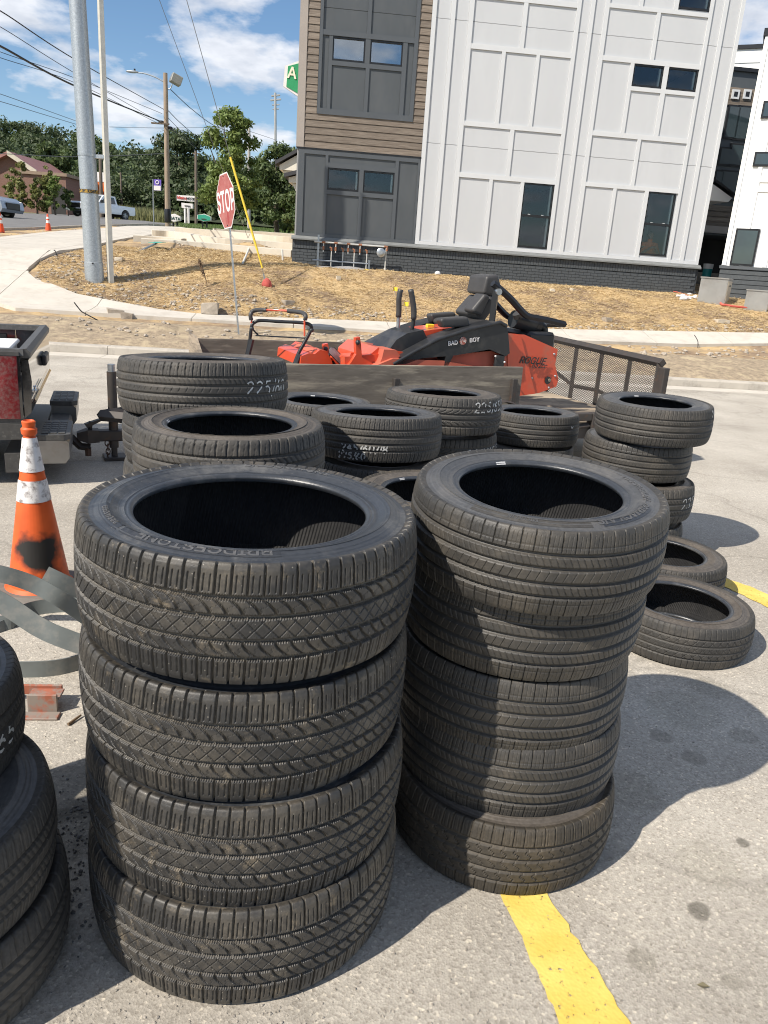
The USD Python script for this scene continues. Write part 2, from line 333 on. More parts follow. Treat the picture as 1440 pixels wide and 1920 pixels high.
def pat_curly(u, v, C):
    d = np.maximum.reduce([groove(v, s * g, .0062, .006) for s in (1, -1) for g in (.052, .018)])
    for s in (1, -1):
        d = np.maximum(d, slot(u, s * v, .056, .126, C, 82, .0024, lambda t: .0 * t, .004))
        for k in (1, -1): d = np.maximum(d, slot(u, s * v, .021, .049, C, 56, .0026, lambda t, k=k: k * .018 * np.sin(t * 2.6), .004))
    for k in (1, -1): d = np.maximum(d, slot(u, v, -.015, .015, C, 64, .0022, lambda t, k=k: k * .014 * np.sin(t * np.pi), .003))
    return d

class Kind:
    """shapes of one sort of tyre; axis z, centred on the origin"""
    def __init__(s, R, W, rb, hw, pat, n, nv, tread, side, ridges=((.30, .0016), (.62, .0010)), nside=220):
        s.R, s.W, s.rb, s.hw, s.pat, s.n, s.mt, s.ms = R, W, rb, hw, pat, n, RUB[tread], RUB[side]
        h = R - rb; s.C = 2 * math.pi * R
        # outer profile from the middle of the tread to the shoulder, by arc length
        crown = lambda v: R - .011 * (np.abs(v) / hw) ** 2.4
        half = [(crown(v), v) for v in np.linspace(0, hw, 40)]
        # rounded shoulder then sidewall
        P = bez([(crown(hw), hw), (R - .020, hw + .012), (R - .042, W / 2 - .010), (R - .075 if h > .12 else R - .055, W / 2 - .001), (rb + .42 * h, W / 2), (rb + .028, W * .455), (rb + .016, W * .452)], 10)
        prof = np.vstack([half, P[1:]]); L = np.concatenate([[0], np.cumsum(np.hypot(*np.diff(prof, axis=0).T))])
        s.at = lambda a: (np.interp(np.abs(a), L, prof[:, 0]), np.sign(a) * np.interp(np.abs(a), L, prof[:, 1]))
        s.L0, s.L1 = hw, L[-1]; s.Lt = hw + .034
        # tread
        th = np.arange(n) / n * 2 * np.pi
        gv = np.linspace(-s.Lt, s.Lt, nv)
        th0 = th[:1]; r, z = s.at(gv)
        nr, nz = s.normal(gv)
        u, v = np.meshgrid(th * R, gv, indexing='ij')
        fade = np.clip((s.Lt - np.abs(v)) / .018, 0, 1); d = pat(u, v, s.C) * fade
        wear = .0006 * (np.sin(u * 9 + v * 30) + np.sin(u * 23))
        rr, zz = r - (d + wear) * nr, z - d * nz
        V = np.stack([rr * np.cos(th)[:, None], rr * np.sin(th)[:, None], zz], -1)
        s.tread = s.ring(V); s.dirt = np.clip(d / .0055, 0, 1)
        s.dirt = np.clip(s.dirt, 0, 1).ravel()
        # sidewall (outer), bead and liner
        ths = np.arange(nside) / nside * 2 * np.pi
        a = np.linspace(s.Lt, s.L1, 44); q = (a - s.Lt) / (s.L1 - s.Lt)
        r, z = s.at(a); nr, nz = s.normal(a)
        e = sum(am * np.exp(-((q - c) / .018) ** 2) for c, am in ridges) + .0007 * np.sin(q * 120) * (q > .80) - .0014 * np.exp(-((q - .13) / .03) ** 2)
        s.side = {}
        for sg in (1, -1):
            s.side[sg] = s.revolve(np.stack([r + e * nr, sg * (z + e * nz)], 1), nside, sg > 0)
        bp = bez([(rb + .016, W * .452), (rb + .011, W * .447), (rb + .007, W * .452), (rb + .001, W * .445), (rb - .004, W * .425), (rb - .003, W * .40), (rb + .004, W * .375), (rb + .016, W * .385)], 5)
        s.bead = {sg: s.revolve(bp * [1, sg], nside, sg > 0) for sg in (1, -1)}
        lp = bez([(rb + .016, W * .385), (rb + .4 * h, W / 2 - .014), (R - .045, W / 2 - .026), (R - .024, hw - .004), (R - .017, 0), (R - .024, -hw + .004), (R - .045, -W / 2 + .026), (rb + .4 * h, -W / 2 + .014), (rb + .016, -W * .385)], 5)
        s.liner = s.revolve(lp, nside, True)
    def normal(s, a):
        e = 1e-4; r1, z1 = s.at(a + e); r0, z0 = s.at(a - e); t = np.stack([r1 - r0, z1 - z0]); t /= np.linalg.norm(t, axis=0)
        return t[1], -t[0]
    def ring(s, V):
        n, m = V.shape[:2]; i = np.arange(n * m).reshape(n, m); j = np.roll(i, -1, 0)
        q = np.stack([i[:, :-1], j[:, :-1], j[:, 1:], i[:, 1:]], -1).reshape(-1, 4)
        return V.reshape(-1, 3), np.vstack([q[:, [0, 1, 2]], q[:, [0, 2, 3]]])
    def revolve(s, prof, n, flip):
        th = np.arange(n) / n * 2 * np.pi
        V = np.stack([np.outer(np.cos(th), prof[:, 0]), np.outer(np.sin(th), prof[:, 0]), np.repeat(prof[None, :, 1], n, 0)], -1)
        v, f = s.ring(V); return (v, f if flip else f[:, ::-1])
    def write(s, path):
        """the parts, standing on z = 0"""
        dz = np.array([0, 0, s.W / 2])
        def put(name, vf, mat, dirt=None):
            g = usdkit.mesh(stage, path + '/' + name, (vf[0] + dz, vf[1]), mat, smooth=True)
            if dirt is not None:
                UsdGeom.PrimvarsAPI(g).CreatePrimvar('dirt', Sdf.ValueTypeNames.FloatArray, 'vertex').Set(Vt.FloatArray.FromNumpy(dirt.astype(np.float32)))
        put('tread', s.tread, s.mt, s.dirt)
        put('sidewall', s.side[1], s.ms); put('sidewall_001', s.side[-1], s.ms)
        put('bead', s.bead[1], RUB['side_gloss']); put('bead_001', s.bead[-1], RUB['side_gloss'])
        put('inner_liner', s.liner, RUB['liner'])
    def lettering(s, text, height, a_mid, th_mid, depth=.0012, sg=1, bold=True, stretch=1.0):
        """raised letters on the sidewall, tops towards the tread"""
        m = meshkit.text_mesh(text, height, depth, bold=bold); m = m.subdivide_to_size(.012)
        v = m.vertices.copy(); v[:, 0] *= stretch; x = v[:, 0] - (v[:, 0].min() + v[:, 0].max()) / 2; y = v[:, 1] - height / 2
        a = a_mid - y; r, z = s.at(a); nr, nz = s.normal(a); r0 = s.at(np.array([a_mid]))[0][0]
        th = th_mid - x / r0; o = .0006 + v[:, 2]
        rr, zz = r + nr * o, (z + nz * o)
        return trimesh.Trimesh(np.stack([rr * np.cos(th), rr * np.sin(th), sg * zz + s.W / 2], -1), m.faces, process=False)
    def band(s, d0, d1, a0, a1, sg=1):
        """a smooth dark panel moulded into the sidewall"""
        th = np.radians(np.linspace(d0, d1, 40)); a = np.linspace(a0, a1, 8); r, z = s.at(a); nr, nz = s.normal(a); o = .0007
        V = np.stack([np.outer(np.cos(th), r + nr * o), np.outer(np.sin(th), r + nr * o), np.repeat((sg * (z + nz * o) + s.W / 2)[None], 40, 0)], -1)
        return gridmesh(V[::-1])
    def chalk(s, strokes, th0, v0, size, w=.009, slant=.15):
        """chalk marks on the tread; strokes in units of the digit height; skips the grooves"""
        V, F = [], []
        for st in strokes:
            P = np.asarray(st, float); L = np.concatenate([[0], np.cumsum(np.hypot(*np.diff(P, axis=0).T))]); k = max(2, int(L[-1] * size / .005) + 1)
            t = np.linspace(0, L[-1], k); P = np.stack([np.interp(t, L, P[:, 0]), np.interp(t, L, P[:, 1])], 1) * size
            P[:, 0] += P[:, 1] * slant
            tg = np.gradient(P, axis=0); tg /= np.linalg.norm(tg, axis=1, keepdims=True) + 1e-9; nn = np.stack([-tg[:, 1], tg[:, 0]], 1)
            ww = w / 2 * (1 + .25 * np.sin(np.arange(k) * 1.7))[:, None]
            A, B = P + nn * ww, P - nn * ww
            def on(Q):
                a = v0 + Q[:, 1]; th = th0 + Q[:, 0] / s.R; r, z = s.at(a); nr, nz = s.normal(a); o = .0012
                return np.stack([(r + nr * o) * np.cos(th), (r + nr * o) * np.sin(th), z + nz * o + s.W / 2], -1)
            dep = s.pat((np.mod(th0 + P[:, 0] / s.R, 2 * np.pi)) * s.R, v0 + P[:, 1], s.C)
            a3, b3 = on(A), on(B)
            for i in range(k - 1):
                if max(dep[i], dep[i + 1]) > .0042: continue
                n0 = len(V); V += [a3[i], a3[i + 1], b3[i + 1], b3[i]]; F += [(n0, n0 + 1, n0 + 2), (n0, n0 + 2, n0 + 3), (n0, n0 + 2, n0 + 1), (n0, n0 + 3, n0 + 2)]
        return trimesh.Trimesh(V, F, process=False)

def arcp(cx, cy, rx, ry, a0, a1, n=10): return [(cx + rx * math.cos(math.radians(a)), cy + ry * math.sin(math.radians(a))) for a in np.linspace(a0, a1, n)]
DIG = {'2': [arcp(.3, .72, .27, .26, 170, -30) + [(.02, .02)], [(.02, .02), (.62, .0)]],
       '5': [[(.6, .98), (.16, .96), (.12, .56)] + arcp(.28, .32, .3, .3, 100, -150)], '6': [[(.5, 1.0), (.2, .6)] + arcp(.32, .28, .26, .28, 150, 510, 16)],
       '0': [arcp(.32, .5, .28, .48, 90, 450, 18)], '1': [[(.28, 1.0), (.22, 0)]], '7': [[(.02, .96), (.58, .96), (.22, 0)]], '/': [[(.45, 1.1), (.05, -.15)]],
       '-': [[(.08, .5), (.5, .52)]], '4': [[(.42, 0), (.46, 1.0), (.05, .36), (.66, .36)]], '3': [arcp(.28, .75, .25, .24, 150, -80), arcp(.28, .27, .28, .26, 80, -150)],
       '8': [arcp(.3, .75, .22, .23, 270, 630, 14), arcp(.3, .26, .27, .26, 90, 450, 14)], ' ': []}
def digits(text, gap=.82):
    out = []; x = 0
    for c in text:
        out += [[(px + x, py) for px, py in st] for st in DIG[c]]; x += gap * (.55 if c in '/1-' else 1)
    return out

KA = Kind(.42, .285, .288, .126, pat_alenza, 1872, 150, 'tread_muddy', 'side_gloss')
KB = Kind(.36, .240, .232, .104, pat_primacy, 1700, 112, 'tread_clean', 'side_grey', ridges=((.34, .0012), (.8, .0012)))
KC = Kind(.36, .240, .230, .104, pat_wavy, 1200, 90, 'tread_brown', 'side_bloom')
KD = Kind(.375, .235, .235, .100, pat_touring(76, .016, .100), 912, 76, 'tread_dusty', 'side_bloom')
KE = Kind(.37, .235, .216, .098, pat_arrow, 900, 76, 'tread_dusty', 'side_bloom')
KF = Kind(.36, .215, .235, .092, pat_curly, 984, 78, 'tread_dusty', 'side_bloom')
KG = Kind(.36, .235, .225, .100, pat_touring(90, .012, .100, .0028), 900, 76, 'tread_dusty', 'side_grey')
KH = Kind(.36, .235, .235, .100, pat_touring(60, .020, .100, .0044, False), 720, 70, 'tread_dusty', 'side_bloom')
KINDS = {}
stage.CreateClassPrim('/World/tyre_kinds')
for nm, k in (('a', KA), ('b', KB), ('c', KC), ('d', KD), ('e', KE), ('f', KF), ('g', KG), ('h', KH)):
    k.proto = f'/World/tyre_kinds/kind_{nm}'; UsdGeom.Xform.Define(stage, k.proto); k.write(k.proto)

def tyre(kind, pos, label, tilt=(0, 0), yaw=0.0, scale=1.0, group=None, extra=()):
    """one tyre; pos is its centre; extra: functions that give (name, mesh, material) parts in its own space"""
    p = numbered('/World', 'tyre'); x = UsdGeom.Xform.Define(stage, p); pr = x.GetPrim()
    a, b = map(math.radians, tilt); ca, sa, cb, sb = math.cos(a), math.sin(a), math.cos(b), math.sin(b)
    R = np.array([[ca, 0, sa], [0, 1, 0], [-sa, 0, ca]]) @ np.array([[1, 0, 0], [0, cb, -sb], [0, sb, cb]]) @ rotz(math.radians(yaw))
    R = R * scale; o = np.asarray(pos, float) - R @ [0, 0, kind.W / 2]
    x.AddTransformOp().Set(Gf.Matrix4d(*[float(q) for row in ([*R[:, 0], 0], [*R[:, 1], 0], [*R[:, 2], 0], [*o, 1]) for q in row]))
    pr.GetReferences().AddInternalReference(kind.proto)
    if extra:
        for name, mesh, mat in extra:
            q = numbered(p, name); g = usdkit.mesh(stage, q, mesh, mat)
            if name == 'chalk_marking': tag(g.GetPrim(), kind='stuff')
    else: pr.SetInstanceable(True)
    tag(pr, label, 'tyre', group)
    return p
def chalked(kind, text, world_deg, yaw, v0, size, w=.0075):
    return ('chalk_marking', kind.chalk(digits(text), math.radians(world_deg - yaw), v0, size, w), CHALK)
def sticker(kind, deg):
    """a small white label inside the far bead"""
    t = np.radians(np.linspace(deg - 4, deg + 4, 5)); r0, r1 = kind.rb + .002, kind.rb - .0056
    z0, z1 = kind.W * .9505, kind.W * .922
    V = [(r0 * math.cos(a), r0 * math.sin(a), z0) for a in t] + [(r1 * math.cos(a), r1 * math.sin(a), z1) for a in t]
    F = []
    for i in range(4): F += [(i, i + 1, 5 + i + 1), (i, 6 + i, 5 + i), (i, 6 + i, i + 1), (i, 5 + i, 6 + i)]
    return ('paper_label', trimesh.Trimesh(V, F, process=False), STICK)

NEAR, BACK = 'large muddy tyres of the near left stack', 'tyres stacked behind the two near stacks'
# near left stack
tyre(KA, (-.330, 1.831, .985), 'large muddy low-profile tyre on top of the near left stack, lettering on its side', (.7, .5), 0,
     extra=[('lettering_panel', KA.band(-132, -70, KA.Lt + .022, KA.Lt + .056), RUB['panel']), ('lettering_panel', KA.band(-163, -134, KA.Lt + .022, KA.Lt + .056), RUB['panel']), ('raised_lettering', KA.lettering('BRIDGESTONE', .024, KA.Lt + .039, math.radians(-98), stretch=1.3), RUB['letters']),
            ('raised_lettering', KA.lettering('285/45R22', .017, KA.Lt + .040, math.radians(-148)), RUB['letters']),
            ('raised_lettering', KA.lettering('BRIDGESTONE', .021, KA.Lt + .042, math.radians(83), stretch=1.25), RUB['letters'])])
tyre(KA, (-.333, 1.832, .694), 'muddy tyre second from the top of the near left stack', (.5, 1.5), 47, group=NEAR)
tyre(KA, (-.323, 1.815, .412), 'muddy tyre third from the top of the near left stack, clay smears on its tread', (.5, 1.0), 101, group=NEAR)
tyre(KA, (-.320, 1.792, .1425), 'muddy bottom tyre of the near left stack, standing on the paving', (0, 0), 163, group=NEAR)
# near right stack
RS = 'worn tyres of the near right stack'
tyre(KB, (.436, 2.112, 1.035), 'grey tyre tilted on top of the near right stack, dark lettering band on its side', (-.5, 4.0), 0,
     extra=[('lettering_panel', KB.band(-68, -26, KB.Lt + .018, KB.Lt + .062), RUB['panel']), ('lettering_panel', KB.band(-135, -74, KB.Lt + .018, KB.Lt + .062), RUB['panel_brown']), ('raised_lettering', KB.lettering('PRIMACY A/S', .026, KB.Lt + .040, math.radians(-47)), RUB['letters']),
            ('raised_lettering', KB.lettering('MICHELIN', .011, KB.Lt + .034, math.radians(-108), bold=False), RUB['letters']),
            ('raised_lettering', KB.lettering('MICHELIN', .028, KB.Lt + .040, math.radians(3)), RUB['letters']), sticker(KB, 112)])
tyre(KB, (.437, 2.185, .800), 'tyre second from the top of the near right stack, half in shade', (-.5, 2.5), 60, group=RS)
tyre(KB, (.428, 2.200, .552), 'tyre third from the top of the near right stack', (0, 1), 133, group=RS)
tyre(KB, (.440, 2.190, .340), 'tyre fourth from the top of the near right stack', (0, 0), 205, .99, group=RS)
tyre(KC, (.442, 2.135, .118), 'brown bottom tyre of the near right stack, wavy tread, at the yellow line end', (0, 0), 20, .99, group=RS)
# left edge stack
LS = 'shaded tyres of the stack at the left edge'
tyre(KG, (-1.235, 1.615, .562), 'dark shaded tyre cut by the left edge, upper visible one with faint chalk', (0, 0), 0, 1.0, extra=[chalked(KG, '225/65', -32, 0, -.03, .05)])
tyre(KG, (-1.112, 1.458, .345), 'dark shaded tyre in the middle of the left edge stack', (0, 0), 77, 1.04, group=LS)
tyre(KH, (-1.085, 1.462, .116), 'dark shaded bottom tyre of the left edge stack', (0, 0), 150, 1.02, group=LS)
# a further stack beyond the left edge, which keeps the left stack in its shade
for i in range(7): tyre(KH if i % 2 else KG, (-1.76 + .015 * math.sin(i * 2.1), .94 + .012 * math.cos(i * 1.7), .117 + i * .229), ['bottom', 'second', 'third', 'fourth', 'fifth', 'sixth', 'topmost'][i] + ' tyre of the tall stack just beyond the left edge', (0, 0), 41 * i, .98, 'tyres of the tall stack beyond the left edge')
# back left stack
tyre(KD, (-.850, 3.470, 1.155), 'tyre with chalk numbers on top of the tall back left stack', (-2.0, -3.2), 0, extra=[chalked(KD, '225/60', -50, 0, -.022, .058, .0065)])
DZ = [.925, .70, .475, .275, .10]
for i, (z, lb) in enumerate(zip(DZ, ['second tyre of the tall back left stack, beside the trailer hitch', 'third tyre of the tall back left stack, just above the big near tyre', 'fourth tyre of the tall back left stack', 'fifth tyre of the tall back left stack', 'bottom tyre of the tall back left stack'])):
    tyre(KH if i % 2 == 0 else KD, (-.865 + .012 * (i % 2), 3.48, z), lb, (0, 0), 40 * i + 20, .97, BACK)
# in front of it
tyre(KH, (-.586, 2.790, 1.018), 'tyre with open black hole lying in front of the tall back left stack', (-1.0, -.2), 13, .975, extra=[sticker(KH, 170)])
for i, z in enumerate((.79, .565, .34, .115)):
    tyre(KG, (-.586 + .01 * (i % 2), 2.80, z), ['second', 'third', 'fourth', 'bottom'][i] + ' tyre under the open-holed tyre behind the big near left stack', (0, 0), 50 * i, .95, BACK)
# behind, left of the middle
tyre(KG, (-.475, 5.10, .735), 'tyre lying flat beside the trailer board, furthest back of the left ones', (.5, -1.0), 0, .975, extra=[sticker(KG, 110)])
for i, z in enumerate((.52, .31, .11)): tyre(KD, (-.475, 5.12, z), ['second', 'third', 'bottom'][i] + ' tyre of the stack close to the trailer board', (0, 0), 33 * i, .93, BACK)
tyre(KG, (-.075, 4.186, .842), 'tyre with two rows of chalk writing on its tread in the middle of the stacks', (-1.2, -3.6), 0, 1.01,
     extra=[chalked(KG, '245/60/18', -118, 0, -.060, .040), chalked(KG, '275/60', -121, 0, -.100, .034)])
for i, z in enumerate((.60, .36, .12)): tyre(KD, (-.055 - .02 * i, 4.18, z), ['second tyre below the one with two rows of chalk writing', 'third tyre below the one with two rows of chalk writing', 'bottom tyre below the one with two rows of chalk writing'][i], (0, 0), 70 * i + 9, .97, BACK)
tyre(KC, (.215, 3.300, .672), 'brown rimmed tyre seen between the two near stacks with a dark open hole', (0, 0), 0, .97, extra=[sticker(KC, 130)])
for i, z in enumerate((.44, .22)): tyre(KG, (.215, 3.30, z - .105), ['second', 'bottom'][i] + ' tyre under the brown rimmed one between the near stacks', (0, 0), 31 * i, .93, BACK)
tyre(KE, (.325, 4.86, .878), 'tyre with swept tread and chalk size on top right of the back middle stacks', (-.8, -2.2), 0, extra=[chalked(KE, '225/65/17', -63, 0, .032, .058)])
tyre(KE, (.335, 4.93, .635), 'tyre under the swept tread one, also chalked with its size', (0, 0), 0, .985, extra=[chalked(KE, '225/65/17', -68, 0, -.015, .062)])
for i, z in enumerate((.385, .13)): tyre(KG, (.33, 4.93, z), ['third', 'bottom'][i] + ' tyre of the stack with the swept tread tyres', (0, 0), 44 * i, .99, BACK)
tyre(KG, (1.02, 5.55, .690), 'smooth-looking tyre before the trailer deck, right of the swept tread one', (-1, -2), 0, .95, extra=[('chalk_marking', KG.chalk([arcp(.3, .5, .25, .25, 0, 360, 14)], math.radians(-47), .02, .05), CHALK)])
for i, z in enumerate((.475, .265, .11)): tyre(KF, (1.00 - .03 * i, 5.52, z - (.01 if i == 2 else 0)), ['second tyre below the smooth-looking one in front of the trailer', 'third tyre below the smooth-looking one in front of the trailer', 'bottom tyre below the smooth-looking one in front of the trailer'][i], (0, 0), 63 * i, .95, BACK)
# right back stack
tyre(KG, (1.690, 4.965, .900), 'tyre on top of the right back stack by the mesh gate, chalk at its edge', (-1.2, 1.0), 0, 1.01, extra=[chalked(KG, '245-4', -38, 0, .050, .050), sticker(KG, 105)])
tyre(KB, (1.640, 5.02, .648), 'second tyre of the right back stack, ribbed tread', (0, 0), 10, .965, BACK)
tyre(KH, (1.672, 4.98, .395), 'third tyre of the right back stack with chalk numbers on its tread', (0, 0), 0, 1.0, extra=[chalked(KH, '235/55', -57, 0, -.02, .070)])
tyre(KH, (1.640, 4.96, .130), 'bottom tyre of the right back stack, brown with dust', (0, 0), 60, .985, extra=[chalked(KH, '235/55', -66, 60, -.03, .060)])
# two on the ground at the right
tyre(KF, (1.524, 3.606, .112), 'tyre lying on the paving at the right, looped tread, wide open hole', (.5, .5), 0, 1.0)
tyre(KD, (1.672, 4.315, .118), 'tyre lying just behind the looped tread one at the right', (0.6, .5), 0, .96)

# ================================================================ ground
def spots_mat(name, spots):
    nd = {'geo': ('geometry', {}), 'sep': ('separate_xyz', {}), 'fl': ('combine_xyz', {}),
          'n1': ('noise_texture', {'scale': 1.1, 'detail': 8.0, 'roughness': .62}), 'r1': ('rgb_ramp', {'ramp': [(.28, (.33, .300, .255)), (.5, (.42, .385, .33)), (.74, (.49, .455, .395))]}),
          'v': ('voronoi_texture', {'scale': 135.0}), 'vs': ('separate_color', {}), 'rv': ('rgb_ramp', {'ramp': [(.0, (.74, .73, .72)), (.25, (.92, .92, .92)), (.75, (1.04, 1.04, 1.04)), (.94, (1.18, 1.18, 1.18)), (1.0, (1.5, 1.48, 1.42))]}),
          'm1': ('mix_color', {'blend_type': 'multiply', 'fac': 1.0, 'use_clamp': False}),
          'n2': ('noise_texture', {'scale': 420.0, 'detail': 3.0, 'roughness': .7}), 'r2': ('rgb_ramp', {'ramp': [(.3, (.72, .72, .72)), (.7, (1.22, 1.22, 1.22))]}), 'm2': ('mix_color', {'blend_type': 'multiply', 'fac': 1.0, 'use_clamp': False}),
          'vc': ('voronoi_texture', {'scale': .55, 'feature': 'distance_to_edge'}), 'nd': ('noise_texture', {'scale': 2.2, 'detail': 6.0}), 'wp': ('vector_math', {'math_type': 'multiply_add', 'vector2': (.55, .55, .55)}),
          'rc': ('rgb_ramp', {'ramp': [(0.0, (.55, .55, .55)), (.006, (.72, .72, .72)), (.016, (1, 1, 1))]}), 'm3': ('mix_color', {'blend_type': 'multiply', 'fac': .42}),
          'n5': ('noise_texture', {'scale': .35, 'detail': 5.0}), 'r5': ('rgb_ramp', {'ramp': [(.35, (.86, .85, .84)), (.65, (1.08, 1.08, 1.08))]}), 'm5': ('mix_color', {'blend_type': 'multiply', 'fac': 1.0, 'use_clamp': False}),
          'b1': ('bump', {'strength': 1.0, 'distance': .0012}), 'b2': ('bump', {'strength': .8, 'distance': .0014}), 'p': ('principled_bsdf', {'roughness': .86, 'specular_ior_level': .3})}
    ln = [('geo.position', 'n1.vector'), ('geo.position', 'v.vector'), ('geo.position', 'n2.vector'), ('geo.position', 'nd.vector'), ('geo.position', 'n5.vector'), ('nd.color', 'wp.vector1'), ('geo.position', 'wp.vector3'), ('wp.vector', 'vc.vector'),
          ('v.color', 'vs.color'), ('vs.r', 'rv.fac'), ('n1.fac', 'r1.fac'), ('r1.color', 'm1.a'), ('rv.color', 'm1.b'), ('n2.fac', 'r2.fac'), ('m1.result', 'm2.a'), ('r2.color', 'm2.b'),
          ('vc.distance', 'rc.fac'), ('m2.result', 'm3.a'), ('rc.color', 'm3.b'), ('n5.fac', 'r5.fac'), ('m3.result', 'm5.a'), ('r5.color', 'm5.b'), ('v.distance', 'b1.height'), ('n2.fac', 'b2.height'), ('b1.normal', 'b2.normal'), ('b2.normal', 'p.normal')]
    out = 'm5.result'
    nd['ns'] = ('noise_texture', {'scale': 18.0, 'detail': 5.0}); ln.append(('geo.position', 'ns.vector'))
    for i, (x, y, r, k) in enumerate(spots):
        nd[f'd{i}'] = ('vector_math', {'math_type': 'distance', 'vector2': (x, y, 0.0)}); nd[f'a{i}'] = ('math', {'math_type': 'multiply_add', 'value2': r * .9, 'value3': -r * .45}); nd[f's{i}'] = ('math', {'math_type': 'add'})
        nd[f'q{i}'] = ('rgb_ramp', {'ramp': [(0, (k, k, k * .98)), (min(.96, r * .85), (k, k, k * .98)), (min(1, r * 1.1), (1, 1, 1))]}); nd[f'x{i}'] = ('mix_color', {'blend_type': 'multiply', 'fac': 1.0, 'use_clamp': False})
        ln += [('geo.position', f'd{i}.vector1'), ('ns.fac', f'a{i}.value1'), (f'd{i}.value', f's{i}.value1'), (f'a{i}.value', f's{i}.value2'), (f's{i}.value', f'q{i}.fac'), (out, f'x{i}.a'), (f'q{i}.color', f'x{i}.b')]; out = f'x{i}.result'
    ln.append((out, 'p.base_color'))
    return usdkit.material(stage, LK + name, nd, ln, surface='p.BSDF')
_sp = [(1310, 1708, .035, .50), (1393, 1580, .022, .5), (1240, 1380, .045, .74), (1205, 1800, .04, .80), (1372, 1842, .028, .78), (1300, 1420, .05, .76), (1395, 1380, .06, .80), (1330, 1290, .09, .86), (1180, 1480, .12, .86), (1280, 1330, .16, .88), (1330, 1620, .10, .92), (150, 1480, .16, .55), (120, 1560, .14, .6)]
LOT_M = spots_mat('paving_look', [(*atz(a, b)[:2], r, k) for a, b, r, k in _sp])
lot = single('parking_lot', drape(Polygon([(-40, -12), (40, -12), (40, 13.36 + 40 * KERB_T), (-40, 13.36 - 40 * KERB_T)]), 0, 2.0, zf=lambda x, y: 0 * x), LOT_M, kind='structure')
CONC = M('concrete_look', (.52, .48, .415), .85, var=.10, scale=1.2, col2=(.44, .40, .34), c2=(.5, .68), s2=3.0, bump=.002, bs=120)
CONC2 = M('old_concrete_look', (.44, .40, .34), .85, var=.14, scale=2.2, col2=(.30, .27, .23), c2=(.5, .7), s2=4.0, bump=.003, bs=90)
DIRT = M('straw_soil_look', (.235, .165, .105), .95, var=.4, scale=7, col2=(.49, .35, .18), c2=(.42, .58), s2=1.1, bump=.02, bs=22, det2=12)
SOIL = M('soil_look', (.30, .235, .160), .95, var=.45, scale=11, col2=(.43, .345, .225), c2=(.5, .62), s2=4.1, bump=.02, bs=30)
ROADM = M('road_look', (.155, .150, .145), .85, var=.12, scale=2, bump=.002, bs=90, stretch=(1, .4, 1))
LAWN = M('lawn_look', (.095, .130, .036), .9, var=.35, scale=5, col2=(.20, .19, .075), c2=(.5, .66), s2=.9, bump=.02, bs=40)
WEEDG = M('field_look', (.13, .14, .055), .9, var=.4, scale=3, col2=(.27, .24, .13), c2=(.48, .62), s2=.6, bump=.03, bs=20)
YELLOW = usdkit.material(stage, LK + 'yellow_paint', {'geo': ('geometry', {}), 'n1': ('noise_texture', {'scale': 55.0, 'detail': 7.0, 'roughness': .72}), 'r1': ('rgb_ramp', {'ramp': [(.335, (0, 0, 0)), (.41, (1, 1, 1))]}),
    'n2': ('noise_texture', {'scale': 6.0, 'detail': 5.0}), 'c': ('rgb_ramp', {'ramp': [(.3, (.64, .43, .075)), (.7, (.76, .58, .15))]}), 'v': ('voronoi_texture', {'scale': 95.0}), 'p': ('principled_bsdf', {'roughness': .8}), 'b': ('bump', {'strength': 1.0, 'distance': .0008}), 't': ('transparent_bsdf', {}), 'm': ('mix_closure', {})},
    [('geo.position', 'n1.vector'), ('geo.position', 'n2.vector'), ('geo.position', 'v.vector'), ('n1.fac', 'r1.fac'), ('n2.fac', 'c.fac'), ('c.color', 'p.base_color'), ('v.distance', 'b.height'), ('b.normal', 'p.normal'), ('r1.color', 'm.fac'), ('t.BSDF', 'm.closure1'), ('p.BSDF', 'm.closure2')], surface='m.closure')
def stripe(pix):
    q = Polygon([atz(*p)[:2] for p in pix]); b = q.segmentize(.03); c = np.array(b.exterior.coords)[:-1]
    c += rng.normal(0, .004, c.shape); return drape(Polygon(c), .004, .2, zf=lambda x, y: 0 * x)
single('parking_line', stripe([(925, 1640), (1005, 1640), (1095, 1780), (1185, 1930), (1300, 2160), (1160, 2160), (1055, 1930), (990, 1790)]), YELLOW, 'weathered yellow painted line running from the near right stack towards the viewer', 'road marking')
single('parking_line', stripe([(1360, 1085), (1405, 1100), (1520, 1150), (1700, 1230), (1690, 1265), (1510, 1175), (1395, 1118), (1345, 1095)]), YELLOW, 'faded yellow painted line at the right edge behind the lying tyres', 'road marking')

# the terrain: one sheet out to the hills
xs = np.unique(np.concatenate([np.linspace(-400, -30, 38), np.linspace(-30, 40, 71), np.linspace(40, 400, 37)])); vs = np.unique(np.concatenate([[-60, 5, 13.36], np.linspace(13.6, 24, 27), np.linspace(24, 70, 47), np.linspace(70, 500, 40)]))
Xg, Vg = np.meshgrid(xs, vs, indexing='ij'); Yg = Vg.copy()
for _ in range(30): Yg = Vg + KERB_T * Xg * np.clip((40 - Yg) / 20, 0, 1)
Pg = np.stack([Xg, Yg, np.interp(Vg, _PV, _PZ) - np.where(Vg < 23.4, .12, .01)], -1)
single('terrain', gridmesh(Pg), WEEDG, kind='structure')
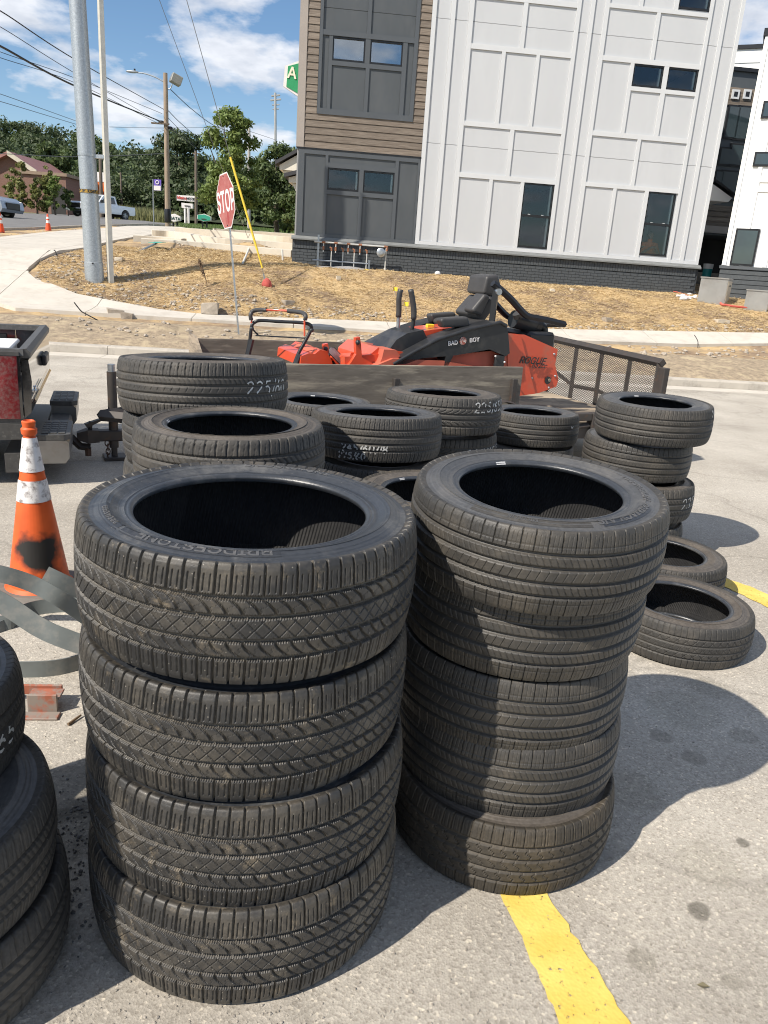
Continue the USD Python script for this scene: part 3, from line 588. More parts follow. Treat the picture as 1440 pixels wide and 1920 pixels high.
# straw covered bank, finely uneven
bx = np.arange(-14, 18, .07); bv = np.concatenate([np.arange(13.80, 24, .06), np.arange(24, 40, .18)]); Xb, Vb = np.meshgrid(bx, bv, indexing='ij'); Yb = Vb.copy()
for _ in range(30): Yb = Vb + KERB_T * Xb * np.clip((40 - Yb) / 20, 0, 1)
def mound(X, Y, x, y, r, h): return h * np.exp(-(((X - x) ** 2 + (Y - y) ** 2) / r ** 2))
_mn = [(*gr(*p)[:2], r, h) for p, r, h in (((850, 590), .9, .10), ((470, 560), .7, .09), ((400, 585), .6, .10), ((420, 520), 1.2, .12), ((470, 470), .8, .22), ((720, 525), .9, .12), ((520, 500), .8, .10), ((500, 440), 1.2, .35), ((320, 465), 1.0, .15), ((1150, 560), 1.1, .08), ((850, 535), 1.2, .10), ((620, 520), .7, .10), ((225, 475), .9, .10), ((120, 530), .7, .10), ((1290, 590), .8, .06), ((300, 620), .35, .08), ((440, 640), .4, .05))]
def bumps(X, Y):
    p = np.stack([X.ravel(), Y.ravel(), np.zeros(X.size)], 1)
    h = .05 * (meshkit.fbm(p * 1.3) - .0) + .022 * meshkit.fbm(p * 6.1 + 5)
    return h.reshape(X.shape) + sum(mound(X, Y, *m) for m in _mn)
_edge = np.clip((Vb - 13.80) / .3, 0, 1)
Zb = np.interp(Vb, _PV, _PZ) + bumps(Xb, Yb) * _edge * np.clip((40.5 - Vb) / 3, 0, 1) + .0
def Gb(X, Y):
    X, Y = np.atleast_1d(np.asarray(X, float)), np.atleast_1d(np.asarray(Y, float)); return G(X, Y) + bumps(X, Y)
kv = int(np.searchsorted(bv, 15.6)); GB = np.stack([Xb, Yb, Zb], -1)
single('verge', gridmesh(GB[:, :kv + 1]), SOIL, kind='structure', smooth=True)
single('straw_bank', gridmesh(GB[:, kv:]), DIRT, kind='structure', smooth=True)

# kerb and gutter in cast lengths
def vline(x, v): 
    y = v
    for _ in range(20): y = v + KERB_T * x * np.clip((40 - y) / 20, 0, 1)
    return y
kerb = T('kerb', None, None, kind='structure')
for i in range(-11, 12):
    x0, x1 = i * 2.4 + .005, i * 2.4 + 2.395
    prof = [(13.58, -.05), (13.595, .13), (13.61, .148), (13.63, .155), (13.78, .160), (13.80, .15), (13.80, -.05)]
    P = [[(x, vline(x, v), z) for v, z in prof] for x in np.linspace(x0, x1, 3)]
    k = len(prof); V = np.array(P).reshape(-1, 3); F = []
    for a in range(2):
        for b in range(k - 1): F += [(a*k+b, (a+1)*k+b, (a+1)*k+b+1), (a*k+b, (a+1)*k+b+1, a*k+b+1)]
    for b in range(1, k - 1): F += [(0, b, b + 1), (2*k, 2*k+b+1, 2*k+b)]
    kerb.part('kerb_stone', trimesh.Trimesh(V, F, process=False), CONC2)
    kerb.part('gutter', hexa([(x0, vline(x0, 13.24), -.03), (x1, vline(x1, 13.24), -.03), (x1, vline(x1, 13.578), -.03), (x0, vline(x0, 13.578), -.03), (x0, vline(x0, 13.24), .006), (x1, vline(x1, 13.24), .006), (x1, vline(x1, 13.578), .02), (x0, vline(x0, 13.578), .02)]), CONC)
# pavement: poured slabs
near = [(1900, 675), (1700, 664), (1440, 652), (1020, 645), (700, 631), (460, 621), (360, 617), (300, 614), (183, 602), (42, 591), (0, 578), (-140, 560), (-420, 520)]
far = [(-420, 462), (-100, 455), (0, 451), (75, 442), (155, 435), (200, 432), (275, 427), (340, 429), (362, 434), (325, 440), (265, 447), (212, 457), (160, 471), (135, 475), (100, 482), (72, 495), (54, 510), (54, 520), (67, 531), (100, 542), (145, 560), (212, 573), (300, 589), (360, 596), (460, 602), (700, 611), (1020, 625), (1440, 632), (1700, 640), (1900, 648)]
walk_poly = gpoly(near + far)
pav = T('pavement', None, None, kind='structure')
ca, sa = math.cos(math.radians(7.5)), math.sin(math.radians(7.5))
from shapely import affinity
wr = affinity.rotate(walk_poly, -7.5, origin=(0, 0))
bx0, by0, bx1, by1 = wr.bounds
for i in range(int(bx0 // 2.0), int(bx1 // 2.0) + 1):
    for j in range(int(by0 // 3.0), int(by1 // 3.0) + 1):
        c = wr.intersection(sbox(i*2.0 + .006, j*3.0 + .9 + .006, i*2.0 + 1.994, j*3.0 + 3.894))
        if c.is_empty or c.area < .02: continue
        c = affinity.rotate(c, 7.5, origin=(0, 0))
        for g in (c.geoms if hasattr(c, 'geoms') else [c]):
            if g.geom_type == 'Polygon' and g.area > .02: pav.part('slab', drape(g.buffer(-.001), .10, .5, .22), CONC)
# road on the left, lawn and verge behind
road_poly = gpoly([(-420, 462), (-120, 440), (0, 433), (82, 430), (155, 426), (215, 424), (275, 422), (312, 424), (330, 421), (288, 417), (225, 406), (150, 404), (125, 403), (42, 400), (-80, 392), (-420, 390)])
single('road', drape(road_poly, .03, .8), ROADM, kind='structure')
kr = T('road_kerb', None, None, kind='structure')
kp = [gr(*p) for p in [(-300, 453), (-120, 441), (0, 434), (82, 431), (155, 427), (215, 425), (275, 423), (312, 425)]]
for a, b in zip(kp[:-1], kp[1:]):
    d = (b - a)[:2]; d /= np.linalg.norm(d); n = np.array([-d[1], d[0]]) * .14
    kr.part('kerb_stone', hexa([(*(a[:2] - n), a[2] - .1), (*(b[:2] - n), b[2] - .1), (*(b[:2] + n), b[2] - .1), (*(a[:2] + n), a[2] - .1), (*(a[:2] - n), a[2] + .12), (*(b[:2] - n), b[2] + .12), (*(b[:2] + n), b[2] + .10), (*(a[:2] + n), a[2] + .10)]), CONC2)
lawn_poly = gpoly([(330, 428), (345, 431), (420, 437), (480, 444), (560, 450), (640, 452), (640, 432), (560, 428), (470, 422), (330, 419)])
single('lawn', drape(lawn_poly, .04, .6), LAWN, kind='structure')
# unfinished paths and boards laid out between pavement and building
FORM = M('pale_boards', (.58, .53, .44), .8, var=.12, scale=2)
for pts, w in (([(330, 440), (420, 447), (520, 457), (600, 462)], .34), ([(285, 447), (330, 450), (400, 462), (500, 469), (600, 478)], .36), ([(265, 462), (330, 466), (400, 471), (480, 478), (548, 484)], .40), ([(250, 455), (300, 458), (345, 462)], .4), ([(400, 442), (470, 446), (560, 452)], .30)):
    Pp = bez([gr(*p) for p in pts], 8)[:, :2]
    single('path', drape(LineString(Pp).buffer(w / 2, cap_style='flat'), .30 if w < .4 else .24, .4, .5), FORM, kind='structure')

# loose straw and stones on the bank
def scatter(n, poly_pix, zf):
    pl = gpoly(poly_pix); x0, y0, x1, y1 = pl.bounds; out = []
    while len(out) < n:
        q = rng.uniform((x0, y0), (x1, y1), (4000, 2)); out += list(q[shapely.contains_xy(pl, q[:, 0], q[:, 1])])
    P = np.array(out[:n]); return np.column_stack([P, zf(P[:, 0], P[:, 1])])
bank_pix = [(1500, 636), (1020, 623), (700, 609), (460, 600), (300, 587), (212, 571), (145, 558), (70, 529), (72, 497), (110, 484), (215, 466), (300, 470), (420, 470), (548, 486), (700, 512), (1300, 556), (1500, 580)]
def strawmesh(P, ln, wd):
    n = len(P); a = rng.uniform(0, 2*np.pi, n); L = rng.uniform(.4, 1.2, n) * ln; tl = rng.normal(0, .25, n)
    d = np.stack([np.cos(a), np.sin(a), tl], 1) * L[:, None] / 2; s = np.stack([-np.sin(a), np.cos(a), rng.normal(0, .6, n)], 1) * wd / 2
    c = P + [0, 0, .012] + np.abs(rng.normal(0, .010, (n, 1))) * [0, 0, 1]
    V = np.stack([c - d - s, c - d + s, c + d + s, c + d - s], 1).reshape(-1, 3); i = np.arange(n)[:, None] * 4
    return trimesh.Trimesh(V, np.vstack([i + [0, 1, 2], i + [0, 2, 3]]), process=False)
STRAW = M('straw_look', (.58, .44, .235), .8, var=.4, scale=40, col2=(.36, .25, .12), c2=(.45, .6), s2=25)
Ps = scatter(60000, bank_pix, Gb); keep = meshkit.fbm(np.column_stack([Ps[:, :2] * .8, np.zeros(len(Ps))])) > -.16
single('straw_mulch', strawmesh(Ps[keep], .15, .006), STRAW, 'dry yellow straw mulch strewn over the bare bank before the building', 'straw', kind='stuff')
def stones(P, lo, hi, flat=.6):
    base = trimesh.creation.icosphere(1); V, F = [], []; nb = len(base.vertices)
    for i, p in enumerate(P):
        k = rng.uniform(lo, hi) * rng.uniform(.6, 1.2, 3) * [1, 1, flat]; v = base.vertices * k * (1 + rng.normal(0, .14, (nb, 1))); V.append(v @ rotz(rng.uniform(0, 6)).T + p + [0, 0, k[2] * .4]); F.append(base.faces + i * nb)
    return trimesh.Trimesh(np.vstack(V), np.vstack(F), process=False)
STONE = M('stone_look', (.36, .31, .25), .9, var=.4, scale=6, bump=.004, bs=50)
Pr = np.vstack([scatter(900, [(1500, 628), (1020, 622), (700, 609), (460, 600), (300, 587), (145, 558), (60, 528), (75, 495), (150, 478), (250, 500), (420, 560), (700, 590), (1020, 608), (1500, 618)], Gb), scatter(260, [(1500, 680), (1060, 664), (700, 655), (300, 640), (60, 608), (60, 596), (300, 617), (700, 634), (1020, 648), (1500, 657)], lambda x, y: Gb(x, y)), scatter(300, [(0, 447), (100, 438), (220, 429), (215, 426), (80, 433), (0, 437)], G), scatter(250, [(240, 470), (420, 482), (560, 495), (560, 470), (420, 452), (300, 445)], Gb)])
single('rubble', stones(Pr, .012, .055), STONE, 'loose stones and clods scattered along the verge and bank edges', 'rubble', kind='stuff')
_n = 1700
gq = np.array([atz(*q) for q in zip(rng.uniform(-80, 1500, _n), 1930 - 1100 * rng.uniform(0, 1, _n) ** 1.7)])
single('grit', stones(gq + [0, 0, .0005], .0012, .0042), M('grit_look', (.30, .27, .23), .9, var=.6, scale=60), 'tiny loose grit and pebbles scattered over the whole paving', 'gravel', kind='stuff')
Pl = scatter(350, [(95, 1540), (180, 1470), (180, 1700), (240, 1800), (120, 1780)], lambda x, y: 0 * x) if False else None
cr_ = np.array([atz(*p) for p in zip(rng.normal(140, 32, 170), rng.normal(1590, 85, 170))])
single('crumbs', stones(cr_ + [0, 0, .001], .0015, .006), M('crumb_look', (.10, .095, .09), .9, var=.5, scale=90), 'small dark gravel crumbs on the paving between the left stacks', 'gravel', kind='stuff')

# ================================================================ main building (three floors, facade recedes a little to the right)
FA = math.radians(5.5); FO = np.array([-2.97, 22.2, 0]); FE = np.array([math.cos(FA), math.sin(FA), 0]); FN = np.array([math.sin(FA), -math.cos(FA), 0])
def fp(s, z, d=0): return FO + FE * s + FN * d + np.array([0, 0, z])
def fb(s0, s1, z0, z1, d0, d1):
    """block on the facade: along s, up z, from d0 (in) to d1 (out)"""
    return hexa([fp(s0, z0, d1), fp(s1, z0, d1), fp(s1, z0, d0), fp(s0, z0, d0), fp(s0, z1, d1), fp(s1, z1, d1), fp(s1, z1, d0), fp(s0, z1, d0)])
WHITE = M('white_panel', (.515, .525, .535), .55, var=.05, scale=2.2, col2=(.475, .485, .495), c2=(.45, .75), s2=1.1, stretch=(1.6, 1.6, .45), bump=.0015, bs=3)
WTRIM = M('white_trim', (.575, .585, .59), .5, var=.03, scale=2)
GREY = M('charcoal_panel', (.072, .080, .086), .5, var=.09, scale=2, col2=(.088, .094, .098), c2=(.5, .75), s2=1.5, stretch=(1.5, 1.5, .5), bump=.001, bs=4)
GTRIM = M('charcoal_trim', (.078, .086, .094), .45, var=.05, scale=3)
PLANK = usdkit.material(stage, LK + 'brown_plank', {'geo': ('geometry', {}), 'mp': ('mapping', {'scale': (1.2, 1.2, 30.0)}), 'n': ('noise_texture', {'scale': 2.2, 'detail': 9.0, 'roughness': .65}), 'n0': ('noise_texture', {'scale': .9, 'detail': 4.0}),
    'r': ('rgb_ramp', {'ramp': [(.30, (.105, .080, .060)), (.5, (.185, .150, .118)), (.70, (.275, .235, .19))]}), 'oi': ('object_info', {}), 'rr': ('rgb_ramp', {'ramp': [(0, (.78, .77, .76)), (1, (1.12, 1.1, 1.08))]}), 'm': ('mix_color', {'blend_type': 'multiply', 'fac': 1.0, 'use_clamp': False}), 'p': ('principled_bsdf', {'roughness': .7})},
    [('geo.position', 'mp.vector'), ('mp.vector', 'n.vector'), ('n.fac', 'r.fac'), ('oi.random', 'rr.fac'), ('r.color', 'm.a'), ('rr.color', 'm.b'), ('m.result', 'p.base_color')], surface='p.BSDF')
BTRIM = M('taupe_trim', (.33, .29, .255), .6, var=.06, scale=3)
BRICK = M('painted_brick', (.062, .070, .076), .7, var=.18, scale=9, bump=.004, bs=60)
MORT = M('painted_mortar', (.036, .041, .045), .8, var=.1, scale=8)
BLACK = M('black_frame', (.012, .012, .013), .35, var=.05)
PANE = glass('window_glass', (.9, .93, .93), 1.55); PANEM = glass('coated_glass', (.5, .55, .55), 3.6)
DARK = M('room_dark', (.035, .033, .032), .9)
ROOMW = M('room_wall', (.62, .63, .66), .85)
JOIST = M('joist_metal', (.55, .60, .57), .5, var=.1)
OSB = M('boarding', (.36, .27, .17), .8, var=.2, scale=4)
bld = T('apartment_building', 'three-storey new block with white panel, brown plank and charcoal facade on dark brick base', 'building', FO + [0, 0, 1.0])
TOPZ, DEEP = 11.2, 11.0
# window openings (s0, s1, z0, z1)
WINS = [(.83, 1.67, 3.62, 4.16), (1.79, 2.62, 3.62, 4.16), (.82, 1.65, 6.69, 7.24), (1.78, 2.62, 6.69, 7.24), (6.17, 7.02, 2.53, 4.20), (9.69, 10.49, 2.57, 4.23), (8.75, 9.57, 6.76, 7.29), (9.70, 10.52, 6.76, 7.29), (9.69, 10.53, 8.64, 10.3)]
def wallpart(name, s0, s1, z0, z1, d0, d1, mat):
    """a flat wall piece with the window openings cut out"""
    p = sbox(s0, z0, s1, z1)
    for w in WINS: p = p.difference(sbox(w[0], w[2], w[1], w[3]))
    ms = []
    for g in (p.geoms if hasattr(p, 'geoms') else [p]):
        m = extr(g, d1 - d0); v = m.vertices
        ms.append(trimesh.Trimesh(FO + v[:, :1] * FE + (d0 + v[:, 2:]) * FN + v[:, 1:2] * [0, 0, 1], m.faces[:, ::-1] if False else m.faces, process=False))
    return bld.part(name, ms, mat)
wallpart('wall', 0.0, 11.46, 1.3, TOPZ, -.25, -.03, M('sheathing', (.3, .3, .3), .8))
bld.part('wall', fb(-.0, .24, 1.3, TOPZ, -DEEP, -.26), GREY, label='charcoal left side wall'); bld.part('wall', fb(11.22, 11.46, 1.3, TOPZ, -DEEP, -.26), WHITE, label='white right side wall')
bld.part('wall', fb(0, 11.46, 1.3, TOPZ, -DEEP - .2, -DEEP), GREY, label='rear wall'); bld.part('roof', fb(-.05, 11.5, TOPZ + .002, TOPZ + .25, -DEEP - .2, .12), GREY)
# floors and a back wall so that rooms close behind the panes
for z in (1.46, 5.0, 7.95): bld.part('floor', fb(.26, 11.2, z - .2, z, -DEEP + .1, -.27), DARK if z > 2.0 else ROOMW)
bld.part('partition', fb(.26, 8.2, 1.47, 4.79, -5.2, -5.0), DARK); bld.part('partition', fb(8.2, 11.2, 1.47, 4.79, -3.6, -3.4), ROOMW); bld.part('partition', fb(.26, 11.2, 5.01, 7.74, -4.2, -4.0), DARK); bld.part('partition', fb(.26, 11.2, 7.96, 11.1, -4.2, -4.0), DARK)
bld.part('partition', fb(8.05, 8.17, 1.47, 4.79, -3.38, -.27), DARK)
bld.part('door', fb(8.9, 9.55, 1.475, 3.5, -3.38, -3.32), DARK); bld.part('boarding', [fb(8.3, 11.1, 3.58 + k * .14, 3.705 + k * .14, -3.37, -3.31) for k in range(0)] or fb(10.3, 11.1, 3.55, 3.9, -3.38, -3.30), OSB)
for k in range(34): bld.part('joist', fb(.5 + k * .32, .56 + k * .32, 4.5, 4.72, -4.9 if k * .32 < 7.5 else -3.3, -.3), JOIST)

def panel(s0, s1, z0, z1, mat, d=0.0, name='panel'):
    p = sbox(s0, z0, s1, z1)
    for w in WINS: p = p.difference(sbox(w[0] - .002, w[2] - .002, w[1] + .002, w[3] + .002))
    if p.area < .01: return
    for g in (p.geoms if hasattr(p, 'geoms') else [p]):
        if g.area < .004: continue
        if g.equals(g.envelope): 
            a, b, c, e = g.bounds; bld.part(name, fb(a + .003, c - .003, b + .003, e - .003, d - .03, d + rng.uniform(-.0015, .0015)), mat)
        else:
            gg = g.buffer(-.006, join_style='mitre').buffer(.003, join_style='mitre'); gg = max(gg.geoms, key=lambda q: q.area) if hasattr(gg, 'geoms') else gg; m = extr(gg, .03); v = m.vertices
            bld.part(name, trimesh.Trimesh(FO + v[:, :1] * FE + (d - .03 + v[:, 2:]) * FN + v[:, 1:2] * [0, 0, 1], m.faces, process=False), mat)
def bat(s0, s1, z0, z1, mat, d=.032, name='batten'): bld.part(name, fb(s0, s1, z0, z1, -.001, d + rng.uniform(-.001, .001)), mat)
def window(k, sash=False):
    s0, s1, z0, z1 = WINS[k]; e = .035; fr = bld.part('window', [fb(s0, s1, z1 - e, z1, -.06, .012), fb(s0, s1, z0, z0 + e + .015, -.06, .018), fb(s0, s0 + e, z0 + e + .015, z1 - e, -.06, .012), fb(s1 - e, s1, z0 + e + .015, z1 - e, -.06, .012)], BLACK)
    if sash:
        zm = (z0 + z1) / 2; bld.part('sash', fb(s0 + e, s1 - e, zm - .03, zm + .03, -.055, .006), BLACK, parent=fr)
        bld.part('pane', fb(s0 + e, s1 - e, zm + .03, z1 - e, -.040, -.034), PANE, parent=fr); bld.part('pane', fb(s0 + e, s1 - e, z0 + e + .015, zm - .03, -.025, -.019), PANE, parent=fr)
        for q in (.28, .72): bld.part('sash_lock', fb(s0 + (s1 - s0) * q - .03, s0 + (s1 - s0) * q + .03, zm + .031, zm + .045, -.03, .004), WTRIM, parent=fr)
    else: bld.part('pane', fb(s0 + e, s1 - e, z0 + e + .015, z1 - e, -.034, -.028), PANEM if k in (2, 3) else PANE, parent=fr)
    bld.part('jamb', fb(s1 - e - .05, s1 - e - .004, z0 + e + .02, z1 - e - .005, -.13, -.062), JOIST, parent=fr)
for k in range(len(WINS)): window(k, k in (4, 5, 8))
# --- charcoal ground floor
for a, b, c, d in ((.04, .20, 2.41, 4.575), (3.23, 3.29, 2.41, 4.575)): bat(a, b, c, d, GTRIM)
bat(.20, 3.23, 4.46, 4.575, GTRIM); bat(.20, 3.23, 2.41, 2.49, GTRIM)
for a, b in ((.755, .83), (2.62, 2.715)): bat(a, b, 2.49, 4.46, GTRIM)
bat(.83, 2.62, 4.165, 4.285, GTRIM); bat(.83, 2.62, 3.505, 3.615, GTRIM); bat(1.69, 1.79, 2.49, 3.505, GTRIM); bat(1.672, 1.788, 3.615, 4.165, GTRIM)
panel(.20, .755, 2.49, 4.46, GREY); panel(2.715, 3.23, 2.49, 4.46, GREY); panel(.83, 2.62, 4.285, 4.46, GREY); panel(.83, 1.69, 2.49, 3.505, GREY); panel(1.79, 2.62, 2.49, 3.505, GREY)
bld.part('flashing', fb(-.02, 3.30, 4.577, 4.605, -.02, .045), BLACK)
# --- brown planks with the charcoal inset
def planks(s0, s1, z0, z1):
    n = int(round((z1 - z0) / .1695))
    for i in range(n):
        a = z0 + i * .1695
        bld.part('plank', hexa([fp(s0, a, .034), fp(s1, a, .034), fp(s1, a, -.02), fp(s0, a, -.02), fp(s0, a + .166, .016), fp(s1, a + .166, .016), fp(s1, a + .166, -.02), fp(s0, a + .166, -.02)]), PLANK)
planks(.175, 3.295, 4.61, 5.42); planks(.175, .475, 5.43, 11.1); planks(3.005, 3.295, 5.43, 11.1)
bld.part('corner_board', fb(-.03, .17, 4.61, TOPZ, -.03, .045), BTRIM); bld.part('corner_board', fb(-.03, -.003, 4.61, TOPZ, -.17, -.032), BTRIM)
for a, b in ((.48, .56), (2.90, 3.0)): bat(a, b, 5.43, TOPZ, GTRIM, .046)
bat(.56, 2.90, 5.43, 5.57, GTRIM, .046); bat(.56, 2.90, 7.25, 7.37, GTRIM, .040)
for a, b in ((.725, .82), (2.62, 2.735)): bat(a, b, 5.57, 7.25, GTRIM)
bat(.82, 2.62, 6.585, 6.69, GTRIM); bat(1.69, 1.79, 5.57, 6.585, GTRIM); bat(1.652, 1.778, 6.69, 7.25, GTRIM); bat(1.67, 1.77, 7.37, TOPZ, GTRIM)
panel(.56, .725, 5.57, 7.25, GREY); panel(2.735, 2.90, 5.57, 7.25, GREY); panel(.82, 1.69, 5.57, 6.585, GREY); panel(1.79, 2.62, 5.57, 6.585, GREY)
for a, b in ((.56, 1.67), (1.77, 2.90)): panel(a, b, 7.37, 7.86, GREY); panel(a, b, 7.865, 9.0, GREY); panel(a, b, 9.005, TOPZ, GREY)
# --- white panels
full = [(3.30, 3.41), (3.785, 3.895), (4.245, 4.365), (7.025, 7.13), (7.385, 7.49), (7.755, 7.87), (10.53, 10.625), (10.90, 11.01), (11.36, 11.46)]
for a, b in full: bat(a, b, 2.41, TOPZ, WTRIM, .036)
for (a, b), (c, d) in zip(full[:-1], full[1:]): bat(b, c, 2.41, 2.50, WTRIM, .034)
for a, b in ((3.41, 3.785), (3.895, 4.245), (7.13, 7.385), (7.49, 7.755), (10.625, 10.90), (11.01, 11.36)):
    for z0, z1 in ((2.50, 4.973), (4.977, 7.878), (7.882, TOPZ)): panel(a, b, z0, z1, WHITE)
for a, b, rails in ((4.365, 7.025, ((4.20, 4.32), (5.46, 5.58), (7.265, 7.39), (8.41, 8.53), (10.2, 10.3))), (7.87, 10.53, ((4.235, 4.345), (5.50, 5.625), (7.295, 7.415), (8.50, 8.60), (10.31, 10.41)))):
    for z0, z1 in rails: bat(a, b, z0, z1, WTRIM, .033)
def band(cuts, z0, z1, bats, seam=None):
    for a, b in bats: bat(a, b, z0, z1, WTRIM)
    e = [cuts[0]] + [x for ab in bats for x in ab] + [cuts[1]]
    for a, b in zip(e[::2], e[1::2]):
        if seam: panel(a, b, z0, seam - .002, WHITE); panel(a, b, seam + .002, z1, WHITE)
        else: panel(a, b, z0, z1, WHITE)
m1, m2 = (4.365, 7.025), (7.87, 10.53)
band(m1, 2.50, 4.20, [(5.20, 5.30), (6.07, 6.17)]); band(m1, 4.32, 5.46, [(5.63, 5.74)], 4.975); band(m1, 5.58, 7.265, [(5.195, 5.295), (6.11, 6.20)]); band(m1, 7.39, 8.41, [(5.64, 5.75)], 7.88); band(m1, 8.53, 10.2, [(5.2, 5.3), (6.11, 6.2)])
band(m2, 2.50, 4.235, [(8.67, 8.765), (9.57, 9.687)]); band(m2, 4.345, 5.50, [(9.14, 9.24)], 4.975); band(m2, 7.415, 8.50, [(9.15, 9.25)], 7.88); band(m2, 8.60, 10.31, [(8.65, 8.745), (9.57, 9.687)])
bat(8.645, 8.748, 5.625, 7.295, WTRIM); bat(9.572, 9.698, 5.625, 7.295, WTRIM); bat(8.748, 9.572, 6.655, 6.757, WTRIM); bat(9.698, 10.53, 6.655, 6.757, WTRIM)
panel(7.87, 8.645, 5.625, 7.295, WHITE); panel(8.748, 9.572, 5.625, 6.655, WHITE); panel(9.698, 10.53, 5.625, 6.655, WHITE)
# --- brick base: ledge, soldier course, running bond
bld.part('foundation', fb(-.05, 11.50, 1.0, 2.30, -.20, .02), MORT)
bld.part('ledge', hull([fp(s, z, d) for s in (-.08, 11.53) for z, d in ((2.30, .0), (2.30, .13), (2.335, .13), (2.405, .045), (2.405, 0))]), M('ledge_look', (.17, .175, .17), .7, var=.15, scale=5))
sold, nb, rest = [], 0, []
for i in range(int(11.5 / .0765)):
    s = -.045 + i * .0765; sold.append(fb(s, s + .068, 2.085, 2.285, .0, .048 + rng.uniform(-.003, .003)))
bld.part('soldier_course', sold, BRICK, kind='stuff')
cand = []
for r in range(10):
    z = 2.065 - (r + 1) * .0762
    for i in range(int(11.5 / .213) + 1):
        s = max(-.048, -.045 + i * .213 - (.106 if r % 2 else 0)); e = min(11.49, -.045 + i * .213 + .203 - (.106 if r % 2 else 0))
        if e - s > .03: cand.append((s, e, z))
hide = lambda s, z: 0
for s, e, z in cand:
    m = fb(s, e, z, z + .0665, .0, .040 + rng.uniform(-.004, .004))
    if nb < 300 and z > 1.52: bld.part('brick', m, BRICK); nb += 1
    else: rest.append(m)
bld.part('brick_course', rest, BRICK, kind='stuff')

# --- two workers behind the right ground-floor window
def person(name, label, base, face, shirt, pants, raise_arm, hair):
    """standing figure; face = heading of the chest in radians"""
    def ball(p, r): return manifold3d.Manifold.sphere(r, 12).translate([float(q) for q in p])
    def bone(a, b, ra, rb_): return manifold3d.Manifold.batch_hull([ball(a, ra), ball(b, rb_)])
    def chain(J): return [bone(J[i][0], J[i+1][0], J[i][1], J[i+1][1]) for i in range(len(J) - 1)]
    A = lambda *p: np.array(p, float)
    t = T(name, label, 'person', base); R = rotz(face - math.pi / 2); w = lambda m: xf(m, R, base)
    torso = chain([(A(0, 0, .98), .145), (A(0, 0, 1.18), .135), (A(0, .01, 1.36), .155)]) + [bone(A(-.15, 0, 1.42), A(.15, 0, 1.42), .065, .065), bone(A(-.13, 0, 1.2), A(.13, 0, 1.2), .08, .08)] + chain([(A(0, 0, 1.44), .062), (A(0, .01, 1.56), .055)])
    head = [manifold3d.Manifold.batch_hull([ball(A(0, .012, 1.68), .086), ball(A(0, .035, 1.60), .058)]), ball(A(0, .115, 1.645), .017), ball(A(-.088, 0, 1.65), .02), ball(A(.088, 0, 1.65), .02)]
    arms, sleeves = [], []
    for sx, up in ((1, raise_arm[0]), (-1, raise_arm[1])):
        sh = A(.20 * sx, 0, 1.41); el = A(.27 * sx, .10 if up else .0, 1.15); wr = A(.10 * sx, .30, 1.30) if up else A(.26 * sx, .16, .95)
        sleeves += chain([(sh, .064), (el, .05)]); arms += chain([(el, .043), (wr, .03)])
        d = (wr - el) / np.linalg.norm(wr - el); sd = A(1, 0, 0); palm = wr + d * .05; arms.append(bone(wr, palm + d * .03, .028, .034))
        for f in range(4): q = palm + d * .04 + sd * (.018 * (f - 1.5)); arms += chain([(q, .0095), (q + d * (.035 + .006 * (1.5 - abs(f - 1.5))), .009), (q + d * .055 + A(0, .012, -.012), .008)])
        arms += chain([(palm - sd * .03 * sx, .011), (palm - sd * .055 * sx + d * .035, .009)])
    legs = [x for sx in (1, -1) for x in chain([(A(.09 * sx, 0, .95), .10), (A(.10 * sx, .01, .52), .066), (A(.10 * sx, -.01, .10), .045)]) + [bone(A(.10 * sx, -.03, .05), A(.11 * sx, .16, .035), .045, .035)]]
    U = lambda L: manifold3d.Manifold.batch_boolean(L, manifold3d.OpType.Add)
    def sm(L):
        m = tm(U(L).refine_to_length(.03)); trimesh.smoothing.filter_taubin(m, iterations=6); return w(m)
    t.part('body', sm(head + arms + torso[-2:] + sleeves + legs + torso[:5]), SKIN, smooth=True)
    g = lambda L: [x.scale([1.0, 1.0, 1.0]) for x in L]
    grow = lambda L, k: U(L).minkowski_sum(manifold3d.Manifold.sphere(k, 8))
    t.part('shirt', w(tm(grow(torso[:5] + sleeves, .012))), shirt, smooth=True); t.part('trousers', w(tm(grow(legs[:2] + legs[3:5] + [torso[0]], .010))), pants, smooth=True)
    t.part('hair', w(tm(manifold3d.Manifold.sphere(.097, 16).translate([0, -.008, 1.695]) - manifold3d.Manifold.cube([.3, .3, .3], True).translate([0, .165, 1.60]))), hair, smooth=True)
    for sx in (-1, 1): t.part('eye', w(xf(trimesh.creation.icosphere(1, .011), None, (sx * .032, .092, 1.665))), BLACK)
    t.part('mouth', w(box(-.022, .022, .088, .097, 1.598, 1.606)), M(name + '_lip', (.25, .1, .09), .6))
    return t
SKIN = M('skin', (.20, .12, .085), .55, var=.05)
person('person', 'worker in orange shirt standing behind the tall right ground-floor window, hands raised', fp(10.20, 1.465, -.62), -math.pi / 2 + .1, M('orange_shirt', (.62, .14, .025), .8), M('work_trousers', (.05, .06, .09), .8), (1, 1), M('dark_hair', (.02, .016, .013), .7))
person('person', 'worker in yellow-green vest standing left of the orange one behind the window', fp(9.90, 1.465, -.80), -math.pi / 2 + .35, M('vest', (.34, .36, .06), .8), M('jeans', (.05, .07, .12), .8), (1, 0), M('brown_hair', (.03, .02, .014), .7))

